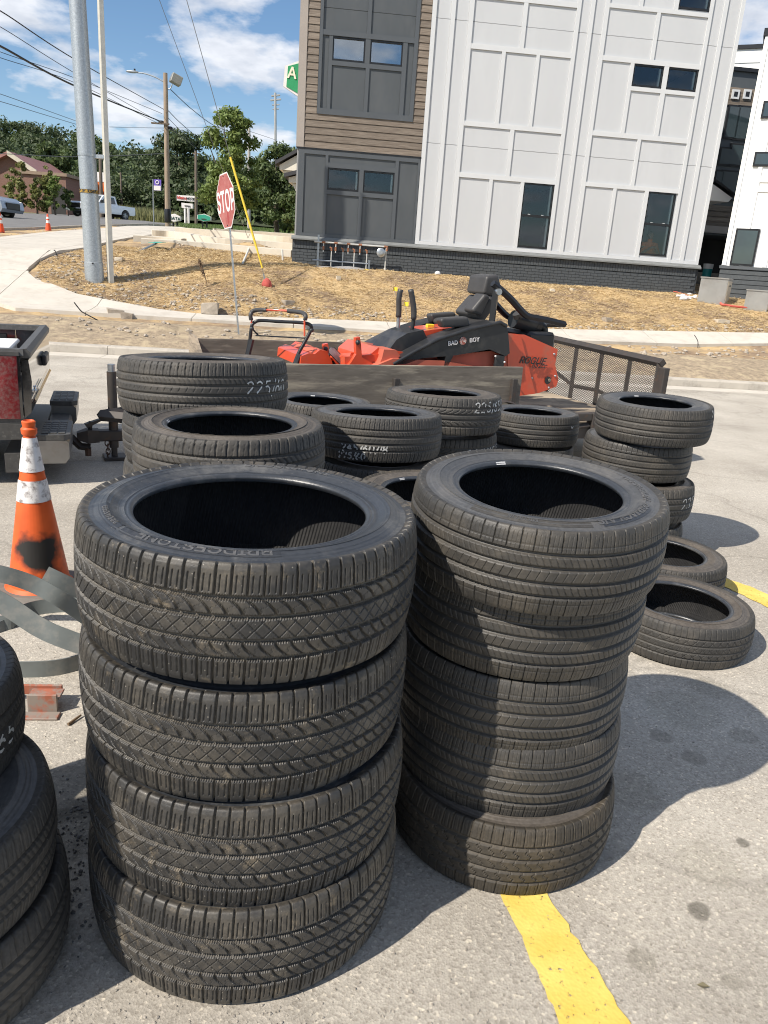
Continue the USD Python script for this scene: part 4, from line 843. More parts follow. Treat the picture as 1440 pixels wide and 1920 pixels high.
# --- gas manifold by the left part of the base
GALV = M('galvanised', (.46, .48, .49), .38, metal=.8, var=.2, scale=14, col2=(.36, .38, .39), c2=(.45, .6), s2=30)
PIPE = M('pale_pipe', (.55, .54, .50), .5, metal=.3, var=.15, scale=8); RUST = M('copper_fitting', (.30, .13, .07), .55, metal=.3, var=.3, scale=20)
gm = T('gas_manifold', 'grey pipe manifold with five short risers and round regulator before the brick base', 'gas pipes', fp(1.5, 1.55, .35))
D0 = .34
gm.part('header_pipe', tube([fp(.55, 2.27, D0), fp(2.50, 2.27, D0)], .022), PIPE, smooth=True)
gm.part('lower_rail', tube([fp(.52, 1.80, D0 + .04), fp(2.02, 1.80, D0 + .04)], .018, 6), GALV)
for s in (.66, 2.06): gm.part('support_post', fb(s - .025, s + .025, 1.45, 2.45 if s < 1 else 1.9, D0 - .08, D0 - .03), GALV)
for i, s in enumerate((1.02, 1.33, 1.64, 1.98)):
    r = gm.part('riser', tube([fp(s, 1.45, D0 + .03), fp(s, 2.08, D0 + .03)], .016 if i else .014), PIPE, smooth=True)
    gm.part('elbow', tube([fp(s, 2.06, D0 + .03), fp(s, 2.13, D0 + .03), fp(s - .05, 2.15, D0 + .02)], .024), RUST, parent=r)
for s in (.80, 1.13, 1.47, 1.79):
    v = gm.part('drop_pipe', tube([fp(s, 2.27, D0), fp(s, 2.02, D0)], .016), PIPE)
    gm.part('tee', tube([fp(s - .045, 2.27, D0), fp(s + .045, 2.27, D0)], .030), RUST, parent=v); gm.part('valve', tube([fp(s, 2.17, D0), fp(s, 2.07, D0)], .028), RUST, parent=v)
rp = gm.part('riser', tube([fp(2.50, 1.45, D0), fp(2.50, 2.27, D0)], .018), PIPE, smooth=True); gm.part('elbow', tube([fp(2.44, 2.27, D0), fp(2.52, 2.27, D0), fp(2.52, 2.16, D0)], .034), RUST, parent=rp)
gm.part('valve', tube([fp(2.50, 1.62, D0), fp(2.50, 1.72, D0)], .036), PIPE, parent=rp)
dsc = lathe([(0, .0), (.11, .0), (.12, .012), (.12, .03), (.10, .045), (.05, .055), (.05, .09), (0, .09)], 20)
gm.part('regulator', frame(fp(2.36, 2.11, D0 + .02), FE, np.array([0, 0, 1.0]), FN)(dsc), GALV, smooth=30)
GRAVEL = M('grey_gravel', (.28, .27, .26), .95, var=.4, scale=30, bump=.01, bs=60)
def heap(p, rx, ry, h, n=24):
    an = np.linspace(0, 2*np.pi, n, endpoint=False); V = [p + [0, 0, h]]
    for k in (.35, .7, 1.0):
        w = 1 + .12 * np.sin(an * 3 + p[0]) ; q = np.column_stack([p[0] + rx * k * w * np.cos(an), p[1] + ry * k * w * np.sin(an), np.zeros(n)]); q[:, 2] = Gb(q[:, 0], q[:, 1]) - .02 + (h * (1 - k ** 1.6) if k < 1 else -.03); V += list(q)
    F = [(0, 1 + j, 1 + (j + 1) % n) for j in range(n)]
    for r in range(2):
        a = 1 + r * n
        F += [x for j in range(n) for x in ((a + j, a + n + j, a + n + (j + 1) % n), (a + j, a + n + (j + 1) % n, a + (j + 1) % n))]
    V[0][2] = Gb(p[0], p[1])[0] + h; return trimesh.Trimesh(np.array(V), F, process=False)
single('gravel_heap', heap(fp(1.5, 0, .55), 1.15, .5, .12), GRAVEL, 'low heap of grey gravel under the pipe manifold at the brick base', 'gravel', smooth=True)
single('vent_cap', frame(fp(4.0, 1.66, .06), FE, np.array([0, 0, 1.0]), FN)(lathe([(0, .05), (.06, .045), (.085, .02), (.085, 0)], 16)), WTRIM, 'round white cap low on the dark brick base above the dry straw', 'vent cap', smooth=True)

# ================================================================ buildings on the right
def rectpart(t, o, ex, en, name, s0, s1, z0, z1, d0, d1, mat, parent=None):
    q = lambda s, z, d: np.asarray(o) + np.asarray(ex) * s + np.asarray(en) * d + np.array([0, 0, z])
    return t.part(name, hexa([q(s0, z0, d1), q(s1, z0, d1), q(s1, z0, d0), q(s0, z0, d0), q(s0, z1, d1), q(s1, z1, d1), q(s1, z1, d0), q(s0, z1, d0)]), mat, parent=parent)
WHITE2 = M('bright_white_panel', (.80, .80, .78), .5, var=.02, scale=2)
# near white block, cut by the right edge
o2 = at(1352, 503, 23.4); a2 = math.radians(-24); ex2 = np.array([math.cos(a2), math.sin(a2), 0]); en2 = np.array([math.sin(a2), -math.cos(a2), 0]); o2 = np.array([o2[0], o2[1], 0])
def f2(px, py):
    p = onplane(px, py, o2, en2); return (p - o2) @ ex2, p[2]
zb2 = f2(1352, 503)[1]; zt2 = f2(1436, 68)[1]
w2 = T('white_block', 'bright white panelled block with dark brick base, cut by the right edge', 'building', o2 + [0, 0, zb2 - .9])
R2 = lambda *a, **k: rectpart(w2, o2, ex2, en2, *a, **k)
R2('wall', 0, 9, zb2, zt2, -6, 0, WHITE2); R2('roof', -.05, 9, zt2 + .001, zt2 + .18, -6, .06, BLACK); R2('foundation', -.02, 9, zb2 - 1.0, zb2 - .002, -6, .06, MORT); R2('ledge', -.05, 9, zb2 + .0, zb2 + .08, .001, .11, GTRIM)
for i in range(7): R2('brick_course', -.015, 9, zb2 - .92 + i * .13, zb2 - .81 + i * .13, .06, .075 + .004 * (i % 2), BRICK)
for s in (.0, .45, 1.05, 1.75, 2.6, 3.5): R2('batten', s + .01, s + .11, zb2 + .09, zt2 - .002, .001, .035, WHITE2)
for z in (zb2 + 2.05, zb2 + 2.3, zb2 + 3.4, zb2 + 5.0, zb2 + 6.2): R2('batten', .55, 9, z, z + .09, .001, .030, WHITE2)
for (p0, p1), kind in ((((1377, 428), (1414, 503)), 1), (((1416, 285), (1470, 313)), 0), (((1432, 190), (1480, 222)), 0)):
    s0, z1 = f2(p0[0] + (4 if kind else 0), p0[1]); s1, z0 = f2(*p1); 
    if kind: s1 = s0 + .62; z0 = zb2 + .10
    fr = R2('window', s0, s1, z0, z1, .0, .05, BLACK); R2('pane', s0 + .05, s1 - .05, z0 + .05, z1 - .05, .051, .058, M('pane_dark%d' % int(p0[0]), (.035, .05, .055), .04, spec=.9), parent=fr)
# dark linking wall set back, with plank band and opening
o3 = at(1372, 420, 31.0); a3 = math.radians(6); ex3 = np.array([math.cos(a3), math.sin(a3), 0]); en3 = np.array([math.sin(a3), -math.cos(a3), 0]); o3 = np.array([o3[0], o3[1], 0])
def f3(px, py):
    p = onplane(px, py, o3, en3); return (p - o3) @ ex3, p[2]
zt3 = f3(1385, 134)[1]; zg = f3(1330, 512)[1]
w3 = T('linking_wing', 'dark recessed wing between the white blocks, tall windows and plank band', 'building', o3 + [0, 0, zg - .5])
R3 = lambda *a, **k: rectpart(w3, o3, ex3, en3, *a, **k)
zg2 = f3(1330, 440)[1]
R3('wall', -7, 5, zg2, zt3, -5, 0, GREY); R3('roof', -7, 5, zt3 + .001, zt3 + .12, -5, .1, BLACK)
R3('wall', -7, 5, zg - .6, zg2 - .002, -5, -2.5, DARK)
for py in (385, 395, 405, 415): 
    z1 = f3(1345, py)[1]; R3('plank', -3.2, 2.5, z1 - .23, z1, .001, .04, PLANK)
for py in (165, 173, 181, 189): 
    z1 = f3(1385, py)[1]; R3('plank', -3.2, 2.5, z1 - .16, z1, .001, .04, PLANK)
R3('fascia', -3.4, 2.5, f3(1340, 437)[1], f3(1340, 424)[1], .001, .10, BTRIM)
for (a, b, c, d) in ((1366, 196, 1380, 262), (1383, 197, 1412, 266), (1350, 275, 1368, 312), (1370, 268, 1398, 314), (1341, 318, 1350, 372), (1352, 318, 1378, 378)):
    s0, z1 = f3(a, b); s1, z0 = f3(c, d)
    if s1 - s0 < .1: s1 = s0 + .5
    fr = R3('window', s0, s1, z0, z1, .001, .05, BLACK); R3('pane', s0 + .06, s1 - .06, z0 + .06, z1 - .06, .051, .06, M('wing_pane%d' % a, (.03, .045, .05), .05, spec=.9), parent=fr)
R3('floor', -7, 5, zg - .62, zg - .06, -2.4, 3.0, CONC2)
for i, px in enumerate((1372, 1394)):
    s0, z1 = f3(px, 168); vb = R3('vent', s0, s0 + .28, z1 - .30, z1, .041, .09, WTRIM); R3('grille', s0 + .07, s0 + .21, z1 - .23, z1 - .07, .091, .095, BLACK, parent=vb)
# far white block above and behind
o4 = at(1380, 120, 39.0); o4 = np.array([o4[0], o4[1], 0]); a4 = math.radians(-24); ex4 = np.array([math.cos(a4), math.sin(a4), 0]); en4 = np.array([math.sin(a4), -math.cos(a4), 0])
def f4(px, py):
    p = onplane(px, py, o4, en4); return (p - o4) @ ex4, p[2]
zt4 = f4(1400, 92)[1]
w4 = T('white_block', 'far white block seen above the dark linking wing', 'building', o4 + [0, 0, 3.0])
rectpart(w4, o4, ex4, en4, 'wall', -3, 9, 2.5, zt4, -6, 0, WHITE2); rectpart(w4, o4, ex4, en4, 'roof', -3, 9, zt4 + .001, zt4 + .16, -6, .08, BLACK)
for z in (zt4 - .55, zt4 - 1.1): rectpart(w4, o4, ex4, en4, 'batten', -3, 9, z, z + .06, .001, .03, WTRIM)
# small pitched canopy on the right flank of the main block
cp = fp(11.47, 4.35, -3.2); ce = FE
cn = T('entrance_canopy', 'small white gabled canopy sticking out from the right flank of the main block', 'canopy', cp)
cn.part('gable', hull([cp + ce * s + FN * d + [0, 0, z] for s, z in ((0, 0), (1.55, 0), (1.65, .12), (0, .95)) for d in (0, 1.2)]), WHITE2); cn.part('roof', hull([cp + ce * s + FN * d + [0, 0, z] for s, z in ((-.0, 1.0), (1.75, .14), (1.75, .20), (0, 1.10)) for d in (-.1, 1.3)]), BLACK)
# utility cabinets
CAB = M('cabinet_steel', (.40, .39, .365), .45, metal=.35, var=.12, scale=2.5, col2=(.30, .28, .25), c2=(.5, .7), s2=1.6)
CABB = M('cabinet_side', (.42, .37, .29), .6, var=.05)
def cabinet(b0, b1, b2, top, label):
    """front-left, front-corner and right base pixels"""
    p0, p1, p2 = gr(*b0), gr(*b1), gr(*b2); p2 = p1 + (np.array([.45, .80, 0]) / np.linalg.norm([.45, .80])) * .75; z0 = min(p0[2], p1[2]) - .1; h = onplane(*top, p1, np.array([0, -1.0, 0]))[2] - p1[2]
    e1 = p0 - p1; e1[2] = 0; e2 = p2 - p1; e2[2] = 0; c = p1.copy(); c[2] = z0; t = T('utility_cabinet', label, 'cabinet', c)
    t.part('housing', hexa([c, c + e2, c + e1 + e2, c + e1] + [q + [0, 0, h + .1] for q in (c, c + e2, c + e1 + e2, c + e1)]), CAB)
    u1, u2 = e1 / np.linalg.norm(e1), e2 / np.linalg.norm(e2); n2 = np.array([u2[1], -u2[0], 0])
    q = lambda a, b, z: c + u2 * a + n2 * b + np.array([0, 0, z]); L = np.linalg.norm(e2)
    d = t.part('door', hexa([q(.02, .001, .20), q(L - .02, .001, .20), q(L - .02, .015, .20), q(.02, .015, .20)] + [q(.02, .001, h + .06), q(L - .02, .001, h + .06), q(L - .02, .015, h + .06), q(.02, .015, h + .06)]), CABB)
    t.part('handle', hexa([q(L * .42, .016, h - .08), q(L * .58, .016, h - .08), q(L * .58, .03, h - .08), q(L * .42, .03, h - .08)] + [q(L * .42, .016, h - .04), q(L * .58, .016, h - .04), q(L * .58, .03, h - .04), q(L * .42, .03, h - .04)]), BLACK, parent=d)
    t.part('lid', hexa([c - u1 * .02 - u2 * .02 + [0, 0, h + .101], c + e2 + u2 * .02 - u1 * .02 + [0, 0, h + .101], c + e1 + e2 + u1 * .02 + u2 * .02 + [0, 0, h + .101], c + e1 + u1 * .02 - u2 * .02 + [0, 0, h + .101]] + [x + [0, 0, .03] for x in (c - u1 * .02 - u2 * .02 + [0, 0, h + .101], c + e2 + u2 * .02 - u1 * .02 + [0, 0, h + .101], c + e1 + e2 + u1 * .02 + u2 * .02 + [0, 0, h + .101], c + e1 + u1 * .02 - u2 * .02 + [0, 0, h + .101])]), CAB)
cabinet((1306, 570), (1356, 576), (1380, 578), (1364, 524), 'grey metal utility cabinet at the right corner of the main block, beige door side')
cabinet((1393, 583), (1436, 588), (1460, 590), (1440, 547), 'second grey utility cabinet, cut by the right edge of the picture')
bk = at(1324, 521, 25.5)
bt = T('bucket', 'teal and white bucket standing in the gap between the buildings', 'bucket', bk)
bt.part('bucket_body', lathe([(0, 0), (.13, 0), (.14, .28), (.14, .36)], 20, axis_pt=bk), M('teal_plastic', (.02, .24, .25), .4), smooth=30); bt.part('rim', lathe([(.146, .27), (.15, .42), (.13, .42), (0, .40)], 20, axis_pt=bk), WTRIM, smooth=30)
# neighbouring house roofs behind the left edge of the main block
SOFF = M('pale_soffit', (.66, .62, .53), .7, var=.04); SHING = M('dark_shingle', (.045, .045, .05), .8)
for (px, py), h, lb in (((538, 318), .0, 'white gabled eave of the house behind the left edge of the block, upper one'), ((546, 342), 0, 'lower small white eave behind the left edge of the block')):
    Y = 31.0 if py < 330 else 29.0; b = at(524 if py < 330 else 541, py, Y); w = 6.0; r = (1.05 if py < 330 else .55)
    hs = T('house_eave', lb, 'roof', b)
    hs.part('fascia', hull([b + [x, y, z] for x, z in ((0, 0), (w, 0), (w, r * 3.5), (0, .16)) for y in (0, 4)]), SOFF); hs.part('soffit', hull([b + [x, y, z] for x, z in ((.25, -.25), (w, -.25), (w, -.01), (.1, -.01)) for y in (.1, 4)]), SOFF)
    hs.part('roof', hull([b + [x, y, z] for x, z in ((-.15, .15), (w, r * 3.5 + .03), (w, r * 3.5 + .2), (-.15, .27)) for y in (-.15, 4)]), SHING)
    hs.part('wall', hull([b + [x, y, z] for x in (.8, w) for y in (.6, 4) for z in (-4, -.26)]), SOFF)

# ================================================================ poles, lights, wires
def rod(t, name, a, b, r0, r1, mat, n=12, parent=None): return t.part(name, tube([a, b], [r0, r1], n), mat, parent=parent, smooth=40)
STEEL = M('galvanised_pole', (.42, .45, .47), .42, metal=.55, var=.16, scale=26, col2=(.31, .34, .36), c2=(.42, .6), s2=38)
WOOD = M('weathered_pole', (.30, .23, .165), .85, var=.25, scale=5, stretch=(3, 3, .2), col2=(.17, .13, .10), c2=(.5, .68), s2=6)
WOODD = M('dark_pole', (.14, .11, .085), .9, var=.2, scale=4)
b = gr(178, 532); tp = at(145, 0, b[1] + .1); d = (tp - b) / np.linalg.norm(tp - b); tp = b + d * 9.5
st = T('steel_pole', 'thick galvanised steel pole rising out of the frame in the bare bank corner', 'pole', b)
st.part('pole', tube([b - d * .2, b + d * .45, b + d * .46, tp], [.205, .202, .192, .150], 28), STEEL, smooth=30)
Lp = lambda px, py: onplane(px, py, b, np.array([0, -1.0, 0]))
q = Lp(160, 362); w = np.linalg.norm(Lp(164, 362) - Lp(154, 362)); st.part('tag_band', lathe([(.197, 0), (.197, .07)], 28, axis_pt=b + d * ((q - b) @ d)), M('orange_tag', (.42, .25, .03), .6, col2=(.02, .02, .02), c2=(.45, .5), s2=30))
hb = st.part('hand_hole', trimesh.creation.icosphere(2, .02).apply_translation(Lp(180, 494) + [0, -.19, 0]), BLACK)
b1 = gr(208, 534); t1 = at(188, 0, b1[1]); d1 = (t1 - b1) / np.linalg.norm(t1 - b1)
tp2 = T('slim_pole', 'slim pale square pole strapped to the thick steel one', 'pole', b1)
tp2.part('pole', tube([b1 - d1 * .2, b1 + d1 * 9.4], [.075, .06], 4), M('pale_post', (.52, .50, .44), .6, var=.12, scale=8, metal=.15), smooth=False)
j = b + d * ((Lp(168, 291) - b) @ d); tp2.part('bracket', [lathe([(.182, -.02), (.19, -.02), (.19, .03), (.182, .03)], 28, axis_pt=j), cbox(j[0] + .17, j[0] + .42, j[1] - .05, j[1] + .05, j[2] - .05, j[2] + .03, .008)], GALV)
# wooden pole with street light and flood light
UY = 47.0; ub = at(315, 417, UY); U = lambda px, py, dy=0: at(px, py, UY + dy)
up = T('utility_pole', 'wooden utility pole carrying a street light arm and a flood light box', 'pole', ub)
up.part('pole', tube([ub - [0, 0, 1.2], U(310, 137)], [.165, .115], 14), WOOD, smooth=True); up.part('pole_wrap', tube([ub, U(314, 392)], [.19, .185], 14), BLACK, smooth=True)
am = up.part('lamp_arm', tube(bez([U(308, 154), U(292, 145), U(272, 138), U(257, 136)], 6), .035, 8), STEEL, smooth=True); lh = U(248, 134.5)
up.part('lamp_head', xf(trimesh.creation.icosphere(2, 1.0), np.diag([.36, .12, .07]), lh), STEEL, parent=am, smooth=True); up.part('photocell', tube([U(252.5, 133), U(252.5, 129)], .05), BLACK, parent=am)
fl = U(330, 149.5); Rf = rotz(.5) @ np.array([[math.cos(.35), 0, math.sin(.35)], [0, 1, 0], [-math.sin(.35), 0, math.cos(.35)]])
fk = up.part('flood_light', xf(cbox(-.29, .29, -.25, .25, -.23, .23, .03), Rf, fl), M('flood_box', (.30, .29, .25), .6)); up.part('lens', xf(box(-.30, -.291, -.2, .2, -.18, .18), Rf, fl), GALV, parent=fk)
up.part('bracket', tube(bez([U(311, 167), U(319, 166), U(323, 158)], 5), .03, 6), STEEL)
up.part('cross_bracket', [cbox(*sum(([p[0] - s, p[0] + s] for p, s in ((U(302, 231), .5),)), []), UY - .2, UY - .1, U(302, 234)[2], U(302, 231)[2], .005)], WOODD)
for px, py in ((302.5, 229), (318.5, 240)): up.part('splice_case', xf(trimesh.creation.icosphere(2, 1.0), np.diag([.17, .09, .09]), U(px, py)), BLACK, smooth=True)
# further poles
def simple_pole(base, top, r, label, mat, arms=()):
    Y = base[2] if len(base) == 3 else gr(*base)[1]; p0 = at(base[0], base[1], Y); p1 = at(top[0], top[1], Y); t = T('utility_pole', label, 'pole', p0)
    t.part('pole', tube([p0 - [0, 0, 1.5], p1], [r, r * .75], 8), mat, smooth=True)
    for (x0, y0, x1, y1, rr) in arms: t.part('crossarm', tube([at(x0, y0, Y), at(x1, y1, Y)], rr, 5), mat)
simple_pole((368, 421), (367, 283), .16, 'thinner wooden pole behind the motel sign', WOODD, ((361, 288, 374, 288, .06),))
simple_pole((467, 420, 64), (467, 241), .14, 'grey wooden pole rising behind the bright green tree', M('grey_pole', (.36, .33, .30), .9))
simple_pole((518, 410, 85), (516, 174), .16, 'tall slim pole with short crossarms left of the green A sign', M('grey_pole2', (.33, .34, .35), .8), ((509, 180, 525, 178, .09), (507, 188, 527, 186, .09), (510, 197, 524, 196, .06), (511, 205, 523, 204, .06)))
simple_pole((229, 405, 92), (226, 323), .12, 'dark thin pole before the woods right of the steel pole', WOODD)
simple_pole((190, 400, 78), (188, 293), .2, 'dark wooden pole partly hidden between the two steel poles', WOODD)
CABLE = M('cable_black', (.015, .015, .016), .6); CABL2 = M('cable_grey', (.10, .105, .11), .6)
def cable(pts, r, label, mat=CABLE): 
    single('cable', tube(bez([at(*p) for p in pts], 10), r, 5), mat, label, 'cable', 'overhead cables', smooth=True)
LB = 'thin dark overhead cable crossing the sky towards the wooden utility pole'
cable([(-60, -5, 20), (0, 20, 21.5), (145, 114, 27), (307, 205, UY - .2)], .016, 'uppermost overhead cable from the top left corner to the wooden utility pole')
cable([(-60, 25, 20), (0, 50, 22), (145, 140, 28), (303, 231, UY - .2)], .010, 'second thin overhead cable from the left edge to the wooden pole')
cable([(-60, 60, 20), (0, 86, 22), (145, 163, 28), (300, 227, UY - .3)], .030, 'thick black overhead cable from the left edge ending at the black splice case')
cable([(-60, 70, 30), (0, 97, 31), (145, 148, 36), (304, 213, UY)], .012, 'faint overhead cable just below the thick black one')
cable([(-60, 84, 30), (0, 108, 31), (145, 157, 36), (300, 233, UY)], .012, 'lowest of the faint cables that meet the wooden pole')
cable([(-60, 160, 40), (0, 176, 42), (146, 228, 55)], .016, 'upper of two faint cables crossing low on the left sky', CABL2)
cable([(-60, 175, 40), (0, 190, 42), (146, 234, 55)], .016, 'lower of two faint cables crossing low on the left sky', CABL2)
cable([(313, 205, UY), (340, 232, 55), (380, 266, 68)], .02, 'cable from the wooden pole down to the bright green tree')
cable([(318, 240, UY), (345, 260, 55), (368, 279, 69)], .03, 'thick cable from the splice case down to the thinner pole')
cable([(316, 222, UY), (345, 252, 55), (368, 277, 69)], .014, 'slack cable between the wooden pole and the thinner pole')
cable([(320, 168, UY), (360, 205, 55), (405, 237, 62), (465, 257, 62)], .022, 'cable from below the flood light to the grey pole')
cable([(430, 237, 62), (467, 246, 62), (516, 262, 85)], .016, 'faint cable at the top of the grey pole', CABL2)
cable([(0, 288, 70), (150, 294, 75), (310, 288, 80)], .03, 'faint level cable in front of the woods', CABL2)
cable([(205, 238, 60), (310, 240, 70), (420, 238, 80), (480, 233, 85)], .016, 'faint high cable passing behind the wooden pole', CABL2)
# guy wires
GUYW = M('guy_wire', (.22, .22, .22), .5, metal=.6)
ga = gr(500, 545); gtop = at(350, 0, 18.4); gy0 = at(492, 503, ga[1] - .02); gy1 = at(432, 295, 19.2)
gw = T('guy_wire', 'steel guy wire with yellow plastic guard anchored by a red bag', 'guy wire', ga)
gw.part('wire', tube([ga, gy0, gy1, gtop, gtop + (gtop - gy1) * .4], .008, 5), GUYW); gw.part('guard', tube([gy0, gy0 + (gy1 - gy0) * .16, gy0 + (gy1 - gy0) * .17, gy1], [.02, .02, .026, .026], 10), M('yellow_guard', (.62, .43, .03), .55, var=.12), smooth=30)
gw.part('turnbuckle', tube([ga + (gy0 - ga) * .15, ga + (gy0 - ga) * .75], .02, 6), GALV)
g2a = gr(467, 452); g2t = at(299, 0, g2a[1] - 4); single('guy_wire', tube([g2a, g2t, g2t + (g2t - g2a) * .3], .010, 5), GUYW, 'bare thin guy wire slanting down behind the stop sign', 'guy wire')
rb_ = trimesh.creation.icosphere(3, 1.0); v = rb_.vertices * [.11, .09, .13]; v *= (1 + .22 * meshkit.fbm(rb_.vertices * 2.6)[:, None]); v[:, 2] += .14; v[:, :2] *= (1.15 - 1.2 * np.clip(v[:, 2:], 0, .32))
single('red_bag', trimesh.Trimesh(v + ga, rb_.faces, process=False), M('red_cloth', (.42, .075, .06), .8, var=.3, scale=12), 'crumpled red bag tied at the foot of the guy wire', 'bag', smooth=True)

# ================================================================ signs
SRED = M('faded_red', (.33, .085, .078), .6, var=.16, scale=3, col2=(.40, .145, .13), c2=(.45, .65), s2=3.5); SWHT = M('sign_white', (.72, .68, .66), .5, var=.06); TXT = lambda s, h, d=.003, bold=True: meshkit.text_mesh(s, h, d, bold=bold)
def centred(m):
    v = m.vertices.copy(); v[:, :2] -= (v[:, :2].min(0) + v[:, :2].max(0)) / 2; return trimesh.Trimesh(v, m.faces, process=False)
sb = gr(448, 634); s_t = at(424, 345, sb[1]); sd = (s_t - sb) / np.linalg.norm(s_t - sb)
so = T('stop_sign', 'faded red leaning stop sign on a bare metal post', 'sign', sb)
so.part('post', tube([sb - sd * .2, s_t + sd * .05], .030, 4, flat=.6), GALV)
sc = at(423.5, 377, sb[1] - .06); ya = math.radians(-59)
sx = np.array([math.cos(ya), math.sin(ya), 0]); sy = sd - sx * (sd @ sx); sy /= np.linalg.norm(sy); tl = math.radians(4); sx, sy = sx * math.cos(tl) + sy * math.sin(tl), sy * math.cos(tl) - sx * math.sin(tl); sz = np.cross(sx, sy)
SF = frame(sc, sx, sy, sz); Rg = .485
octa = lambda r: [(r * math.cos(math.radians(22.5 + 45 * i)), r * math.sin(math.radians(22.5 + 45 * i))) for i in range(8)]
bp_ = so.part('plate', SF(extr(octa(Rg), .004)), SWHT); fc = extr(octa(Rg * .955), .002); fc = fc.subdivide_to_size(.08)
so.part('face', SF(xf(fc, None, (0, 0, .0045))), SRED, parent=bp_); 
mt = centred(TXT('STOP', .30, .002)); so.part('lettering', SF(xf(mt, np.diag([.86, 1.12, 1]), (0, 0, .007))), SWHT, parent=bp_)
for y in (.40, -.40): so.part('bolt', SF(xf(trimesh.creation.icosphere(1, .014), None, (0, y, .006))), BLACK, parent=bp_)
so.part('dent', SF(xf(trimesh.creation.icosphere(2, 1.0), np.diag([.05, .11, .004]), (.06, -.27, .006))), M('rubbed_red', (.30, .05, .05), .6), parent=bp_, smooth=True)
# bus stop sign
bb = at(288, 418, 47.5); B = lambda px, py: at(px, py, bb[1])
bs = T('bus_stop_sign', 'small purple and white bus stop sign on a thin post', 'sign', bb)
bs.part('post', tube([bb - [0, 0, .9], B(287, 336)], .035, 6), GALV); pl_ = bs.part('panel', hexa([B(288, 357), B(302, 358), B(302, 358) + [0, .03, 0], B(288, 357) + [0, .03, 0], B(288, 336), B(302, 337), B(302, 337) + [0, .03, 0], B(288, 336) + [0, .03, 0]]), M('bus_purple', (.14, .085, .42), .5)); 
bs.part('panel_field', hexa([q + [0, -.012, 0] for q in (B(288.6, 356.5), B(301.4, 357.3), B(301.4, 357.3) + [0, .01, 0], B(288.6, 356.5) + [0, .01, 0], B(288.6, 348), B(301.4, 348.6), B(301.4, 348.6) + [0, .01, 0], B(288.6, 348) + [0, .01, 0])]), SWHT, parent=pl_)
bs.part('emblem', xf(trimesh.creation.torus(.09, .025, 12, 6), np.array([[1, 0, 0], [0, 0, 1], [0, -1, 0]]), B(295, 342) + [0, -.02, 0]), SWHT, parent=pl_)
# motel sign
MY = 84; Mq = lambda px, py, dy=0: at(px, py, MY) + [0, dy, 0]
def quadbox(a, b, c, d, th): return hexa([a, b, b + [0, th, 0], a + [0, th, 0], d, c, c + [0, th, 0], d + [0, th, 0]])
ms = T('motel_sign', 'white roadside motel sign with red and dark lettering on white legs', 'sign', Mq(350, 417))
for x in (347.5, 354): ms.part('leg', tube([Mq(x, 420), Mq(x - .6, 391)], .12, 6), SWHT)
p1_ = ms.part('upper_panel', quadbox(Mq(331.5, 375.5), Mq(369, 378.5), Mq(368.5, 367.8), Mq(331.5, 365.3), .4), SWHT); p2_ = ms.part('lower_panel', quadbox(Mq(340.5, 389.5), Mq(361, 391), Mq(361, 382), Mq(340, 380), .4), SWHT)
def signtext(t, s, h, px, py, Y, dx, mat, parent, name='lettering', dy=-.03, rot=.065):
    m = centred(TXT(s, h, .02)); m = xf(m, rotz(-rot)); t.part(name, xf(m, np.array([[1, 0, 0], [0, 0, -1], [0, 1, 0]]), at(px, py, Y) + [0, dy, 0]), mat, parent=parent)
signtext(ms, 'Metro', .27, 341.5, 371, MY, 0, M('sign_red', (.5, .05, .04), .5), p1_); signtext(ms, 'HOTEL', .23, 359.0, 373, MY, 0, BLACK, p1_); signtext(ms, 'OPEN', .16, 351.5, 386.5, MY, 0, BLACK, p2_)
# low six-sided green and white signs
TEAL = M('sign_teal', (.03, .30, .20), .5)
def hexsign(cx, cy, w, h, Y, label, mat, letter=None, name='board_sign', post=True, base=None):
    c = at(cx, cy, Y); k = Y / FPX * 1.02; W, Hh = w * k / 2, h * k / 2; t = T(name, label, 'sign', c - [0, 0, Hh + (.6 if post else 0)])
    pts = lambda s, q: [(-W + q, -Hh * .45), (0, -Hh + q), (W - q, -Hh * .45), (W - q, Hh * .45), (0, Hh - q), (-W + q, Hh * .45)]
    fr = frame(c, np.array([.9976, 0, -.069]), np.array([.069, 0, .9976]), np.array([0, -1.0, 0]))
    p = t.part('panel', fr(extr(pts(1, 0), .15)), SWHT); q = t.part('face', fr(xf(extr(pts(1, min(W, Hh) * .16), .02), None, (0, 0, .152))), mat, parent=p)
    if letter: m = centred(TXT(letter[0], letter[1], .02)); t.part('lettering', fr(xf(m, None, (letter[2], letter[3], .174))), letter[4], parent=p)
    if post: 
        for s in (-.3, .3): t.part('leg', tube([c + [W * s, .05, -Hh * .8], c + [W * s, .05, -Hh - .9]], .06, 6), BLACK)
    return t, fr, W, Hh, p
hexsign(328, 409, 22, 14, 50, 'low white six-sided sign with dark lettering beside the utility pole', SWHT, ('DATA', .17, .05, -.02, M('dark_green', (.02, .06, .05), .6)))
t_, fr_, W_, H_, p_ = hexsign(383.5, 408.5, 24, 13, 52, 'low teal six-sided sign with white border left of the stop sign', TEAL)
t_.part('emblem', fr_(xf(trimesh.creation.icosphere(2, 1.0), np.diag([W_ * .42, H_ * .22, .012]), (0, -H_ * .38, .178))), M('dark_green2', (.02, .07, .05), .6), parent=p_, smooth=True)
ag, fr_, W_, H_, p_ = hexsign(578, 151, 78, 66, 30, 'big green six-sided sign with white border showing a letter A', M('sign_green', (.02, .27, .10), .5), None, post=False)
